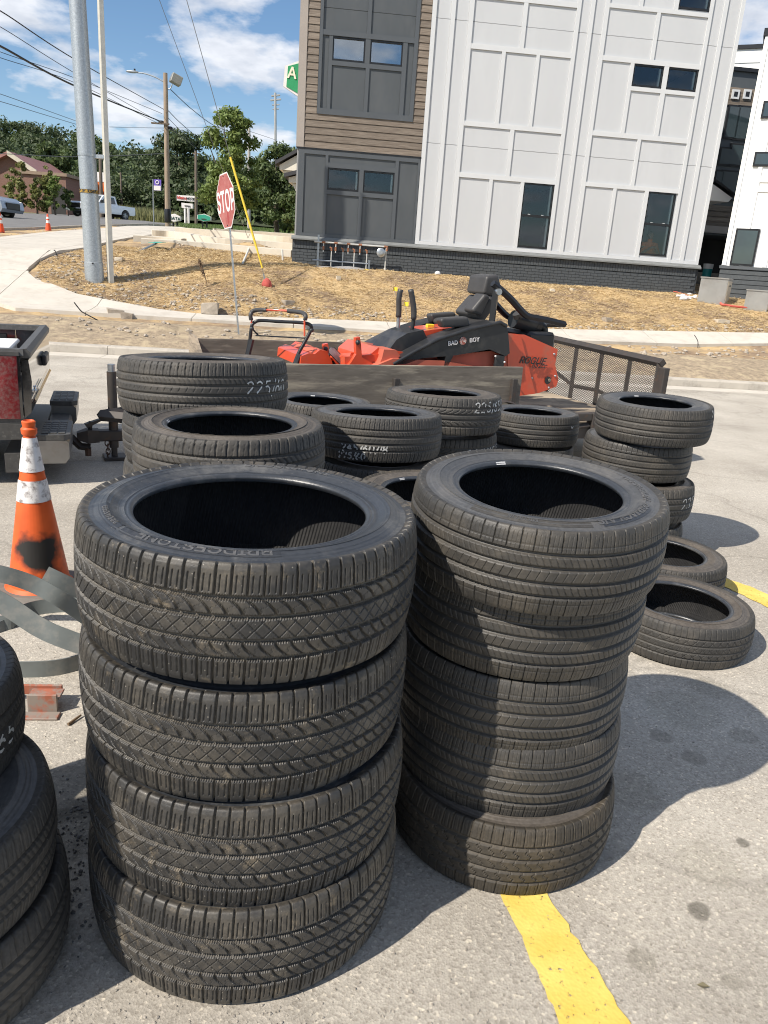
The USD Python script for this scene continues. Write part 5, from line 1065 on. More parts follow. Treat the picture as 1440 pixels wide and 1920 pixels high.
ag.part('lettering', fr_(xf(centred(TXT('A', .34, .02)), None, (-W_ * .67, .13, .174))), M('cream', (.75, .72, .55), .5), parent=p_); ag.part('post', tube([fr_(box(0, .01, 0, .01, -.3, -.2)).vertices[0] - [0, 0, .4], at(585, 150, 30) - [0, -.3, 7]], .15, 8), STEEL)
# fallen green street sign
fg = gr(295, 470); fg[2] = Gb(fg[0], fg[1])[0] + .02; gx = gr(320, 473) - gr(270, 461); gx[2] = 0; L_ = np.linalg.norm(gx); gx /= L_; gy = np.array([-gx[1], gx[0], 0]); nz = np.array([0, -.22, .97]); gy = np.cross(nz, gx)
fs = T('fallen_street_sign', 'teal street name sign lying on the bank with its metal post', 'sign', fg); FF = frame(fg + [0, 0, .16], gx, gy / np.linalg.norm(gy), np.cross(gx, gy / np.linalg.norm(gy)))
fs.part('panel', FF(extr([(-.42, -.13), (.30, -.13), (.42, .02), (.36, .14), (-.3, .14), (-.42, .05)], .01)), M('street_teal', (.05, .34, .27), .5, var=.15, scale=6)); fs.part('post', tube([fg + gx * -.05 + [0, 0, .14], gr(252, 480) + [0, 0, .06]], .03, 6), GALV)

# ================================================================ trees and woods
def leafm(name, c, c2): return M(name, c, .6, var=.35, scale=1.7, col2=c2, c2=(.45, .62), s2=3.0, trans=.30)
LEAF_D, LEAF_M, LEAF_B, LEAF_Y = leafm('leaves_dark', (.052, .080, .032), (.092, .118, .042)), leafm('leaves_mid', (.070, .108, .034), (.13, .165, .052)), leafm('leaves_bright', (.135, .195, .045), (.21, .26, .075)), leafm('leaves_yellow', (.15, .165, .045), (.24, .23, .07))
BARK = M('bark', (.11, .085, .065), .9, var=.3, scale=4)
def leaves(cl, n, size, seed, fill=.55):
    """leaf faces spread through clumps (centre, radii)"""
    r = np.random.default_rng(seed); cl = np.asarray(cl, float); w = np.prod(cl[:, 3:], 1) ** (2 / 3); k = r.choice(len(cl), n, p=w / w.sum())
    d = r.normal(size=(n, 3)); d /= np.linalg.norm(d, axis=1, keepdims=True); rad = r.uniform(fill, 1.05, n)[:, None]
    c = cl[k, :3] + d * rad * cl[k, 3:]; nrm = d + r.normal(0, .7, (n, 3)) + [0, 0, .4]; nrm /= np.linalg.norm(nrm, axis=1, keepdims=True)
    a = np.cross(nrm, r.normal(size=(n, 3))); a /= np.linalg.norm(a, axis=1, keepdims=True); b = np.cross(nrm, a); s = (size * r.uniform(.6, 1.3, n))[:, None]
    V = np.stack([c - a * s, c + b * s * .5, c + a * s, c - b * s * .5], 1).reshape(-1, 3); i = np.arange(n)[:, None] * 4
    return trimesh.Trimesh(V, np.vstack([i + [0, 1, 2], i + [0, 2, 3]]), process=False)
def clumps(r, base, w, h, n, z0=.25):
    out = []
    for _ in range(n):
        t = r.uniform(0, 1); z = z0 * h + (1 - z0) * h * t; e = math.sin(math.pi * min(1, .26 + t * .66)) ** .6; a = r.uniform(0, 6.28); q = w / 2 * e * math.sqrt(r.uniform(0, 1)) * .95; k = w * r.uniform(.08, .19)
        out.append([base[0] + q * math.cos(a), base[1] + q * math.sin(a), base[2] + z, k, k, k * .75])
    return out
def tree(label, base, w, h, n, size, mat, seed, nc=26, name='tree', z0=.22, group=None, lean=(0, 0)):
    r = np.random.default_rng(seed); t = T(name, label, 'tree' if name != 'shrub' else 'shrub', base, group); cl = clumps(r, base, w, h, nc, z0); cl += [[base[0], base[1], base[2] + h * .58, w * .24, w * .24, h * .20]]
    tr = [tube(bez([base - [0, 0, .3], base + [r.normal(0, .04) * w, 0, h * .3], base + [r.normal(0, .06) * w, 0, h * .7]], 5), np.linspace(.05, .018, 11) * w, 7)]
    for c in cl[:9]: tr.append(tube(bez([base + [0, 0, h * r.uniform(.25, .5)], (base + np.array(c[:3])) / 2 + [0, 0, h * .12], c[:3]], 4), np.linspace(.020, .006, 9) * w, 5))
    t.part('trunk', tr, BARK, smooth=True); t.part('crown', leaves(cl, n, size, seed + 1, .35), mat); return t
def ptree(label, px, py, Y, wpx, hpx, n, size, mat, seed, **k):
    b = at(px, py, Y); tree(label, b, wpx * Y / FPX, hpx * Y / FPX, n, size, mat, seed, **k)
ptree('bright green young tree behind the stop sign', 432, 432, 40, 104, 190, 11000, .10, LEAF_B, 11, nc=64)
ptree('broad dark green tree between the stop sign and the main block', 520, 433, 46, 104, 132, 11000, .11, LEAF_M, 21, nc=64, z0=.08)
ptree('dense dark tree left of the stop sign behind the motel sign', 335, 418, 98, 120, 140, 9000, .24, LEAF_D, 31, nc=60, z0=.10)
ptree('low round dark bush at the left corner of the main block', 560, 436, 39, 60, 60, 2500, .12, LEAF_M, 41, z0=.05, name='shrub')
ptree('rounded mid green tree standing behind the brick building', 100, 345, 94, 76, 58, 3000, .36, LEAF_M, 51, nc=26, z0=.05)
for i, (px, py, w, h, m, lb) in enumerate(((42, 398, 34, 78, LEAF_Y, 'tall straggly yellowish shrub right of the silver car'), (70, 396, 36, 52, LEAF_Y, 'low yellow-green shrub below the flat brick wing'), (104, 398, 36, 60, LEAF_B, 'bright green shrub before the flat brick wing'), (88, 392, 30, 72, LEAF_Y, 'thin yellow-leaved shrub against the brick wall'), (128, 400, 20, 40, LEAF_M, 'small dark shrub at the right end of the brick wing'), (22, 396, 26, 60, LEAF_Y, 'yellowish shrub directly behind the silver car'))):
    ptree(lb, px, py, 66 + i * .3, w, h, 1500, .13, m, 60 + i, name='shrub', z0=.06, nc=22)
# the wooded hillside: one mass of crowns
protos = []
UsdGeom.Scope.Define(stage, '/World/Looks/crowns')
wp = UsdGeom.PointInstancer.Define(stage, '/World/woods'); tag(wp.GetPrim(), 'dense dark green woods covering the hillside on the left', 'woods', kind='stuff')
for i, m in enumerate((LEAF_D, LEAF_D, LEAF_M, LEAF_D)):
    r = np.random.default_rng(100 + i); cl = clumps(r, (0, 0, 0), 1.0, 1.25, 30, .02)
    p = f'/World/woods/crown_{i:03d}'; usdkit.mesh(stage, p, leaves(cl, 2200, .034, 200 + i, .5), m); wp.GetPrototypesRel().AddTarget(p)
pos, idx, sca, ori = [], [], [], []
def topline(px): return np.interp(px, [-500, -150, 0, 50, 100, 180, 240, 290, 320, 400, 470, 560, 700, 1500], [232, 232, 233, 236, 243, 262, 282, 296, 300, 305, 318, 325, 325, 340])
r = np.random.default_rng(5)
for Y, nn, sz in ((95, 60, 9), (110, 62, 10), (130, 64, 11), (155, 64, 12), (185, 66, 14), (220, 70, 15)):
    for k in range(nn):
        px = -420 + (1500 + 420) * (k + r.uniform(-.3, .3)) / nn if Y > 180 else -420 + 1100 * (k + r.uniform(-.35, .35)) / nn
        s = sz * r.uniform(.8, 1.25); f_ = (Y - 95) / 125; ytop = 415 - (415 - topline(px)) * min(1, .45 + .6 * f_) + r.uniform(-4, 8)
        p = at(px, ytop, Y + r.uniform(-4, 4)); p[2] -= 1.22 * s; pos.append(p); idx.append(int(r.integers(0, 4))); sca.append((s, s, s)); a = r.uniform(0, 6.28); ori.append((math.cos(a / 2), 0, 0, math.sin(a / 2)))
wp.CreatePositionsAttr(Vt.Vec3fArray([Gf.Vec3f(*map(float, p)) for p in pos])); wp.CreateProtoIndicesAttr(Vt.IntArray(idx)); wp.CreateScalesAttr(Vt.Vec3fArray([Gf.Vec3f(*map(float, s)) for s in sca])); wp.CreateOrientationsAttr(Vt.QuathArray([Gf.Quath(float(o[0]), float(o[1]), float(o[2]), float(o[3])) for o in ori]))
# rising ground under the woods
hx = np.linspace(-260, 260, 60); hy = np.linspace(88, 330, 40); HX, HY = np.meshgrid(hx, hy, indexing='ij'); HZ = np.interp(HY, [88, 95, 220, 330], [5.0, 6.5, 22, 30]) * 1.0 + .8 * meshkit.fbm(np.stack([HX.ravel(), HY.ravel(), 0 * HX.ravel()], 1) * .03).reshape(HX.shape)
HZ = np.where(HX > -20, HZ * np.clip(1 - (HX + 20) / 260, .45, 1), HZ)
single('hillside', gridmesh(np.stack([HX, HY, HZ], -1)), M('forest_floor', (.035, .045, .02), .95, var=.3, scale=.5), kind='structure')
# tall weeds between road and woods
Pw = []
for _ in range(5200):
    px = rng.uniform(212, 330); py = np.interp(px, [212, 330], [401, 414]) + rng.uniform(-5, 3); Pw.append(at(px, py, rng.uniform(74, 88)))
Pw = np.array(Pw); n = len(Pw); a = rng.uniform(0, 6.28, n); h = rng.uniform(.7, 1.5, n); wv = np.stack([np.cos(a), np.sin(a), 0 * a], 1) * .06; tipv = np.stack([rng.normal(0, .25, n), rng.normal(0, .25, n), h], 1)
gb = Pw - [0, 0, .6]; Vw = np.stack([gb - wv, gb + wv, gb + tipv], 1).reshape(-1, 3)
single('tall_weeds', trimesh.Trimesh(Vw, np.arange(3 * n).reshape(-1, 3), process=False), M('weeds', (.20, .20, .085), .8, var=.35, scale=1.0, trans=.2), 'tall pale weeds along the far side of the road before the woods', 'grass', kind='stuff')
Pgz = scatter(9000, [(330, 428), (420, 436), (480, 443), (556, 449), (556, 430), (470, 424), (330, 420)], G); n = len(Pgz); a = rng.uniform(0, 6.28, n); wv = np.stack([np.cos(a), np.sin(a), 0 * a], 1) * .02; tv = np.stack([rng.normal(0, .05, n), rng.normal(0, .05, n), rng.uniform(.06, .16, n)], 1); gb = Pgz + [0, 0, .035]
single('lawn_grass', trimesh.Trimesh(np.stack([gb - wv, gb + wv, gb + tv], 1).reshape(-1, 3), np.arange(3 * n).reshape(-1, 3), process=False), M('grass_blade', (.09, .14, .035), .8, var=.3, scale=2, trans=.2), 'short green grass on the lawn strip behind the stop sign', 'grass', kind='stuff')
# brick building on the left with gable and flat wing
BR = usdkit.material(stage, LK + 'far_brick', {'geo': ('geometry', {}), 'mp': ('mapping', {'rotation': (math.pi / 2, 0, 0)}), 'b': ('brick_texture', {'scale': 5.0, 'color1': (.19, .085, .06), 'color2': (.15, .07, .05), 'mortar': (.25, .2, .17)}), 'p': ('principled_bsdf', {'roughness': .85})}, [('geo.position', 'mp.vector'), ('mp.vector', 'b.vector'), ('b.color', 'p.base_color')], surface='p.BSDF')
BY = 82; Bq = lambda px, py, dy=0: at(px, py, BY) + [0, dy, 0]
bh = T('brick_building', 'brown brick building with a gabled metal roof and flat wing on the left', 'building', Bq(40, 405))
g0, g1, pk = Bq(-60, 330), Bq(66, 324), Bq(20, 292)
zlow = Bq(30, 408)[2] - 1
bh.part('wall', hull([[x, y, z] for x in (g0[0], g1[0]) for y in (BY, BY + 9) for z in (zlow, g1[2])] + [[pk[0], y, pk[2]] for y in (BY, BY + 9)]), BR)
bh.part('roof', [hull([[pk[0], y, pk[2] + e] for y in (BY - .6, BY + 9) for e in (.05, .35)] + [[g1[0] + .4, y, g1[2] + e] for y in (BY - .6, BY + 9) for e in (-.15, .15)]), hull([[pk[0], y, pk[2] + e] for y in (BY - .6, BY + 9) for e in (.06, .36)] + [[g0[0] - .5, y, g0[2] + e] for y in (BY - .6, BY + 9) for e in (-.15, .15)])], M('red_metal_roof', (.28, .13, .11), .5))
bh.part('bargeboard', hull([[pk[0], y, pk[2] + e] for y in (BY - .75, BY - .62) for e in (-.05, .40)] + [[g1[0] + .45, y, g1[2] + e] for y in (BY - .75, BY - .62) for e in (-.25, .2)]), M('cream_trim', (.50, .45, .36), .6))
fw0, fw1 = Bq(48, 326), Bq(135, 340); bh.part('wing', hull([[x, y, z] for x in (fw0[0], fw1[0]) for y in (BY - 1.5, BY + 8) for z in (zlow, fw1[2] + .25)]), BR); bh.part('coping', hull([[x, y, z] for x in (fw0[0], fw1[0] + .2) for y in (BY - 1.7, BY + 8) for z in (fw1[2] + .26, fw1[2] + .55)]), M('brown_coping', (.24, .17, .12), .7))
bh.part('opening', hull([[x, y, z] for x in (Bq(106, 350)[0], Bq(133, 350)[0]) for y in (BY - 1.53, BY - 1.49) for z in (zlow, Bq(120, 352)[2])]), DARK)
bh.part('sign_panel', hull([[x, y, z] for x in (Bq(-30, 340)[0], Bq(7, 340)[0]) for y in (BY - 1.9, BY - 1.6) for z in (Bq(0, 352)[2], Bq(0, 326)[2])]), M('orange_sign', (.62, .13, .03), .5))
# orange and white roadside sign between the poles
oy = 88; q0, q1 = at(184, 376, oy), at(199, 376, oy)
og = T('roadside_sign', 'tall orange and white roadside sign glimpsed between the two steel poles', 'sign', at(192, 400, oy))
for k, (ya_, yb_, mt_) in enumerate(((323, 341, SWHT), (342, 360, M('sign_orange', (.70, .16, .03), .5)), (361, 376, M('sign_red2', (.62, .07, .04), .5)))):
    zt_, zb_ = at(190, ya_, oy)[2], at(190, yb_, oy)[2]; og.part('panel', box(at(181, 340, oy)[0], at(200, 340, oy)[0], oy, oy + .4, zb_, zt_), mt_)
og.part('post', tube([at(191, 376, oy) + [0, .2, 0], at(191, 402, oy) + [0, .2, 0]], .2, 8), GALV)

# ================================================================ vehicles on the far road
TYRE_F = M('far_tyre', (.02, .02, .02), .8); RIM = M('rim', (.30, .31, .32), .35, metal=.7); CARG = M('car_glass', (.02, .03, .035), .05, spec=.9); CHROME = M('chrome', (.6, .61, .62), .12, metal=1.0, var=.03)
def wheel(t, c, ax, r, w, parent=None):
    ax = np.asarray(ax, float); ax /= np.linalg.norm(ax); ex = np.cross([0, 0, 1.0], ax); ex /= np.linalg.norm(ex); F_ = frame(c, ex, np.cross(ax, ex), ax)
    p = t.part('wheel', F_(lathe([(r * .62, -w / 2), (r * .9, -w / 2), (r, -w * .35), (r, w * .35), (r * .9, w / 2), (r * .62, w / 2)], 28)), TYRE_F, smooth=30)
    t.part('rim', F_(lathe([(0, w * .30), (r * .18, w * .34), (r * .55, w * .25), (r * .62, w * .48), (r * .62, -w * .45), (0, -w * .45)], 20)), RIM, parent=p, smooth=30)
    for k in range(5): a = k * 2 * math.pi / 5; t.part('spoke_gap', F_(xf(box(r * .22, r * .52, -r * .07, r * .07, w * .30, w * .345), rotz(a + .6))), TYRE_F, parent=p)
def car(name, label, cat, o, ang, prof, wid, paint, wheels, r, glass_polys, extras=None, tumble=.12):
    """prof: side outline (x forward, z); walls lean in above the waist"""
    ex = np.array([math.cos(ang), math.sin(ang), 0]); ey = np.array([-math.sin(ang), math.cos(ang), 0]); t = T(name, label, cat, o); F_ = frame(o, ex, ey, np.array([0, 0, 1.0]))
    def lean(m):
        m = m.subdivide_to_size(.25); v = m.vertices.copy(); k = np.clip((v[:, 2] - .95) / .7, 0, 1); v[:, 1] *= 1 - tumble * k - .03 * np.clip((.55 - v[:, 2]) / .4, 0, 1); return trimesh.Trimesh(v, m.faces, process=False)
    side = lambda poly, y0, y1: lean(xf(trimesh.Trimesh(*(lambda m: (np.stack([m.vertices[:, 0], m.vertices[:, 2] * 0 + y0 + (y1 - y0) * m.vertices[:, 2], m.vertices[:, 1]], 1), m.faces[:, ::-1]))(extr(poly, 1.0)), process=False)))
    body = Polygon(prof)
    for x in wheels: body = body.difference(Point(x, r).buffer(r * 1.18))
    t.part('body', F_(side(body, -wid / 2, wid / 2)), paint, smooth=35)
    for gp in glass_polys:
        for s in (-1, 1): t.part('side_window', F_(side(gp, s * (wid / 2 + .004) - (.02 if s > 0 else 0), s * (wid / 2 + .004) + (.02 if s < 0 else 0))), CARG)
    for x in wheels:
        for s in (-1, 1): wheel(t, F_(box(x, x + .001, s * (wid / 2 - .12), s * (wid / 2 - .12) + .001, r, r + .001)).vertices[0], ey * s, r, .22)
        t.part('wheel_arch', F_(box(x - r * 1.1, x + r * 1.1, -wid / 2 + .24, wid / 2 - .24, r * .6, r * 2.1)), TYRE_F)
    if extras: extras(t, F_)
    return t
suvp = [(-2.2, .35), (-2.25, .9), (-2.1, 1.15), (-1.75, 1.62), (-.4, 1.66), (.15, 1.60), (.85, 1.10), (1.75, .98), (2.12, .80), (2.2, .45), (2.1, .28), (-2.1, .28)]
sw = gr(30, 411); Rr = gr(36, 409); ang = math.radians(-8)
def suvx(t, F_):
    t.part('windscreen', F_(hexa([(.20, -.62, 1.57), (.20, .62, 1.57), (.19, .62, 1.54), (.19, -.62, 1.54), (.86, -.74, 1.115), (.86, .74, 1.115), (.80, .74, 1.10), (.80, -.74, 1.10)])), CARG)
    for s in (-1, 1): t.part('headlight', F_(cbox(1.80, 2.10, s * .86 - .06, s * .86 + .06, .72, .86, .02)), SWHT); t.part('mirror', F_(cbox(.55, .75, s * .98 - .1, s * .98 + .1, 1.05, 1.2, .03)), BLACK); t.part('sill', F_(cbox(-1.5, 1.5, s * .93 - .02, s * .93 + .02, .25, .42, .01)), BLACK)
    t.part('grille', F_(cbox(2.14, 2.215, -.55, .55, .42, .74, .02)), BLACK)
car('parked_car', 'silver grey crossover car cut by the left edge on the far road', 'car', sw + [-2.0 * math.cos(ang) - .65, -2.0 * math.sin(ang) + .8, .03], ang, suvp, 1.84, M('silver_paint', (.30, .33, .36), .3, metal=.4, var=.03, coat=.8), (-1.32, 1.34), .345, [[(-1.75, 1.14), (-1.5, 1.54), (-.95, 1.57), (-.95, 1.12)], [(-.88, 1.12), (-.88, 1.57), (-.15, 1.57), (-.10, 1.10)], [(-.03, 1.10), (-.05, 1.55), (.12, 1.53), (.66, 1.10)]], suvx)
pkp = [(-2.85, .55), (-2.85, 1.15), (-.95, 1.16), (-.90, 1.20), (-.75, 1.83), (.45, 1.85), (1.05, 1.24), (2.45, 1.16), (2.75, .95), (2.8, .45), (2.6, .40), (-2.7, .45)]
pc = gr(188, 409.5); pa = math.radians(180 + 62)
def pkx(t, F_):
    t.part('windscreen', F_(hexa([(.50, -.70, 1.80), (.50, .70, 1.80), (.48, .70, 1.77), (.48, -.70, 1.77), (1.07, -.80, 1.265), (1.07, .80, 1.265), (1.02, .80, 1.25), (1.02, -.80, 1.25)])), CARG)
    for s in (-1, 1): t.part('headlight', F_(cbox(2.55, 2.80, s * .84 - .10, s * .84 + .10, .80, 1.02, .02)), SWHT); t.part('mirror', F_(cbox(.75, .95, s * 1.05 - .1, s * 1.05 + .1, 1.2, 1.42, .03)), BLACK)
    t.part('grille', F_(cbox(2.74, 2.83, -.68, .68, .62, 1.02, .02)), BLACK); t.part('bumper', F_(cbox(2.7, 2.92, -.98, .98, .40, .60, .03)), CHROME)
car('pickup_truck', 'white pickup truck on the far road behind the steel poles', 'pickup', pc + [-.2, .9, .03], pa, pkp, 1.98, M('white_paint', (.62, .65, .68), .3, var=.02, coat=.8), (-1.75, 1.85), .40, [[(-.72, 1.22), (-.62, 1.72), (-.15, 1.74), (-.15, 1.20)], [(-.08, 1.20), (-.08, 1.74), (.35, 1.74), (.82, 1.22)]], pkx)
def small_cone(px, py, hpx, label):
    b = gr(px, py); h = hpx * b[1] / FPX; t = T('traffic_cone', label, 'traffic cone', b); P = lambda r, z: (r * h, z * h)
    t.part('base_plate', cbox(b[0] - .24 * h, b[0] + .24 * h, b[1] - .24 * h, b[1] + .24 * h, b[2], b[2] + .05 * h, .01), TYRE_F); 
    t.part('cone', lathe([P(.18, .05), P(.045, .97), P(.03, 1.0), (0, h)], 20, axis_pt=b), CONEO, smooth=30)
    for z0, z1 in ((.48, .64), (.72, .84)): rr = lambda z: .18 - (.18 - .045) * (z - .05) / .92; t.part('band', lathe([P(rr(z0) + .006, z0), P(rr(z1) + .006, z1)], 20, axis_pt=b), SWHT, smooth=True)
CONEO = M('cone_orange', (.72, .085, .02), .5, var=.12, scale=9)
small_cone(91, 434, 29, 'small orange traffic cone at the near side of the far road'); small_cone(2, 438, 36, 'orange traffic cone at the far road cut by the left edge')

# ================================================================ trailer with mowers, hitched to the pickup at the left
TA = math.radians(26); TE = np.array([math.cos(TA), math.sin(TA), 0]); TN = np.array([-math.sin(TA), math.cos(TA), 0]); UPZ = np.array([0, 0, 1.0])
TF = frame((0, 0, 0), TE, TN, UPZ)                     # local: x towards the trailer's rear, y away from the viewer, z up
def tl(px, py, n):
    """where a line of sight meets the upright plane at local y = n, in local coordinates"""
    p = onplane(px, py, TN * n, TN); return np.array([p @ TE, n, p[2]])
NB, FB = 5.67, 7.54
DECK = .46
_nr = tl(980, 688, NB); _fl = tl(363, 633, FB); _frr = tl(735, 645, FB); ZT = _nr[2]
X0, X1 = _fl[0] - .05, tl(1240, 680, NB)[0]
STEELB = M('trailer_steel', (.060, .052, .047), .55, metal=.3, var=.2, scale=12, col2=(.10, .06, .04), c2=(.55, .7), s2=14)
PLY = M('weathered_plywood', (.165, .140, .112), .85, var=.35, scale=4, stretch=(1, 1, 7), col2=(.36, .31, .235), c2=(.52, .66), s2=1.5, bump=.001, bs=30)
PLYL = M('bare_plywood', (.36, .29, .21), .85, var=.25, scale=3, stretch=(1, 1, 9), col2=(.16, .13, .10), c2=(.44, .58), s2=1.9)
tb = T('trailer', 'low utility trailer with weathered plywood sides and black steel frame behind the tyres', 'trailer', TF(box(X0, X0 + .01, NB, NB + .01, 0, .01)).vertices[0])
tp_ = lambda name, m, mat, **k: tb.part(name, TF(m), mat, **k)
zn0 = tl(980, 772, NB)[2]
tp_('side_board', cbox(X0, _nr[0], NB - .012, NB + .012, zn0, ZT, .003), PLY, label='near plywood side board'); tp_('side_board', cbox(X0 + .05, X1 - .1, FB - .012, FB + .012, zn0, tl(560, 639, FB)[2], .003), PLY, label='far plywood side board')
pf = [(NB + .02, DECK), (FB - .02, DECK), (FB - .02, ZT + .10), (FB - .28, ZT + .08), (FB - .55, ZT - .12), (NB + .02, ZT - .12)]
tp_('front_board', hull([[x, y, z] for y, z in ((FB - .9, DECK), (FB - .02, DECK), (FB - .02, ZT + .04), (FB - .30, ZT + .03), (FB - .62, ZT - .14), (FB - .9, ZT - .3)) for x in (X0, X0 + .022)]), PLYL)
for i in range(9):
    w = (FB - NB - .04) / 9; tp_('deck_plank', cbox(X0 + .03, X1 - .03, NB + .02 + i * w + .003, NB + .02 + (i + 1) * w - .003, DECK - .04, DECK, .003), PLYL)
for y in (NB - .06, FB + .06): tp_('side_rail', cbox(X0 - .02, X1, y - .03, y + .03, DECK - .14, DECK - .03, .006), STEELB)
for x in np.linspace(X0, X1 - .06, 6): tp_('cross_member', cbox(x, x + .05, NB - .028, FB + .028, DECK - .12, DECK - .045, .004), STEELB)
for x in (X0 + .05, (X0 + _nr[0]) / 2, _nr[0] - .12): tp_('stake', cbox(x, x + .05, NB - .058, NB - .014, DECK - .02, ZT - .10, .004), STEELB); tp_('stake', cbox(x, x + .05, FB + .014, FB + .058, DECK - .02, ZT - .12, .004), STEELB)
# rear posts of the gate
_rp = tl(1104, 845, NB - .09); _ru = tl(1110, 774, NB - .09); tp_('side_post', cbox(_rp[0] - .04, _rp[0] + .04, NB - .13, NB - .04, _rp[2], _ru[2], .006), STEELB); tp_('upper_rail', cbox(_nr[0] + .02, _rp[0] - .041, NB - .12, NB - .05, _ru[2] - .07, _ru[2], .006), STEELB); tp_('brace', tube([[_nr[0] + .35, NB - .085, DECK - .05], [_rp[0] - .05, NB - .085, _ru[2] - .12]], .03, 4), STEELB); tp_('rear_post', cbox(X1 - .07, X1, NB - .13, NB - .04, DECK - .16, tl(1246, 690, NB - .1)[2], .006), STEELB); tp_('rear_post', cbox(X1 - .07, X1, FB + .02, FB + .11, DECK - .16, DECK + .35, .006), STEELB); tp_('rear_beam', cbox(X1 - .06, X1, NB - .04, FB + .02, DECK - .15, DECK - .045, .006), STEELB)
tp_('tongue', [tube([[X0 - .9, (NB + FB) / 2, .40], [X0, NB + .3, .40]], .045, 4), tube([[X0 - .9, (NB + FB) / 2, .40], [X0, FB - .3, .40]], .045, 4)], STEELB)
tbw = (X0 + X1) / 2 + .1
for y in (NB - .20, FB + .20): wheel(tb, TF(box(tbw, tbw + .001, y, y + .001, .31, .311)).vertices[0], TN * (-1 if y < 6 else 1), .31, .18); tp_('mudguard', lathe([(.36, -.11), (.38, -.11), (.38, .11), (.36, .11)], 24) if False else tube([[tbw + .40 * math.cos(a), y, .31 + .40 * math.sin(a)] for a in np.linspace(.1, math.pi - .1, 14)], .10, 6, flat=.12), STEELB)
# gate of expanded mesh, tipped outwards, hinged at the rear beam
tn_, tf_ = tl(1238, 680, NB - .02), tl(1036, 635, FB + .15)
gA, gB = np.array([tn_[0], tn_[1], .24]), np.array([tf_[0], tf_[1], .24])
Lg = np.array([(tn_[0] + tf_[0]) / 2 - X1 - .02 , 0, (tn_[2] + tf_[2]) / 2 - DECK])
gt = T('mesh_gate', 'black expanded-metal ramp gate standing upright at the rear of the trailer', 'gate', TF(box(gA[0], gA[0] + .01, gA[1], gA[1] + .01, gA[2], gA[2] + .01)).vertices[0])
tA, tB = tn_, tf_
gp = lambda u, v: (gA * (1 - u) + gB * u) * (1 - v) + (tA * (1 - u) + tB * u) * v
gpart = lambda name, m, **k: gt.part(name, TF(m), STEELB, **k)
gnorm = np.cross(gB - gA, tA - gA); gnorm /= np.linalg.norm(gnorm)
def gbar(u0, v0, u1, v1, r=.024, off=0): return tube([gp(u0, v0) + gnorm * off, gp(u1, v1) + gnorm * off], r * 1.4, 4)
gpart('top_rail', gbar(-.02, 1, 1.02, 1, .030)); gpart('bottom_rail', gbar(0, 0, 1, 0)); gpart('upright', gbar(0, 0, 0, 1, .030)); gpart('upright', gbar(1, 0, 1, 1))
for u in (.25, .5, .75): gpart('upright', gbar(u, .02, u, .98, .022, .03))
gpart('brace', tube([gp(u, v) + gnorm * .05 for u, v in ((.02, .30), (.3, .36), (.5, .44), (.75, .40), (1, .55))], .022, 5))
wires = []; nu, nv = 44, 34
for i in range(-nv, nu):
    for sgn in (1, -1):
        a0 = np.array([i if sgn > 0 else i + nv, 0.0]); a1 = a0 + [sgn * nv, nv]; 
        # clip to the frame
        u0, u1 = a0[0] / nu, a1[0] / nu; t0, t1 = 0.0, 1.0
        lo, hi = sorted(((0 - u0) / (u1 - u0), (1 - u0) / (u1 - u0))); t0, t1 = max(t0, lo), min(t1, hi)
        if t1 - t0 > .02: wires.append(tube([gp(u0 + (u1 - u0) * t0, t0), gp(u0 + (u1 - u0) * t1, t1)], .0035, 3, cap=False))
gt.part('mesh_wire', TF(trimesh.util.concatenate(wires)), STEELB, kind='stuff')
# coupler, jack and chains
JB = np.array([-2.327, 6.357, 0]); jl = np.array([JB @ TE, JB @ TN, 0]); cy = (NB + FB) / 2 + .0
hc = T('trailer_jack', 'black tongue jack and coupler between the pickup hitch and the tyre stacks', 'trailer jack', JB)
hp_ = lambda name, m, mat=STEELB, **k: hc.part(name, TF(m), mat, **k)
hp_('jack_tube', tube([[jl[0], jl[1], .10], [jl[0], jl[1], .74]], .038, 12), smooth=40); hp_('jack_cap', tube([[jl[0], jl[1], .735], [jl[0], jl[1], .80]], .030, 12), GALV); hp_('jack_foot', cbox(jl[0] - .09, jl[0] + .09, jl[1] - .09, jl[1] + .09, .0, .03, .005)); hp_('jack_leg', tube([[jl[0], jl[1], .03], [jl[0], jl[1], .2]], .026, 10))
zc = tl(190, 816, jl[1])[2]; xa, xb = tl(152, 818, jl[1])[0], tl(222, 818, jl[1])[0]
hp_('drawbar', cbox(xa + .10, xb + .35, jl[1] - .05, jl[1] + .05, zc - .045, zc + .045, .01)); hp_('coupler', hull([[xa + dx, jl[1] + dy, zc + dz] for dx, w, h in ((-.03, .03, .03), (.05, .06, .055), (.14, .055, .05)) for dy in (-w, w) for dz in (-h, h)]))
hp_('latch', hull([[xa + .03 + dx, jl[1] + dy, zc + .10 + dz] for dx, dz in ((0, .0), (.02, -.03), (.15, .05), (.15, .035)) for dy in (-.03, .03)])); hp_('latch_post', tube([[xa + .07, jl[1], zc + .03], [xa + .08, jl[1], zc + .12]], .018, 6))
RUSTY = M('rusty_chain', (.11, .065, .045), .7, metal=.4, var=.3, scale=40)
for k in range(9):
    tor = trimesh.creation.torus(.021, .0055, 14, 6); Rk = np.array([[1, 0, 0], [0, 0, -1], [0, 1, 0]]) if k % 2 == 0 else np.array([[0, 0, 1], [1, 0, 0], [0, 1, 0]])
    hc.part('chain_link', TF(xf(xf(tor, np.diag([.8, 1.25, 1])), Rk, (xa + .20 + .006 * math.sin(k), jl[1] - .03, zc - .06 - .037 * k))), RUSTY, smooth=True)

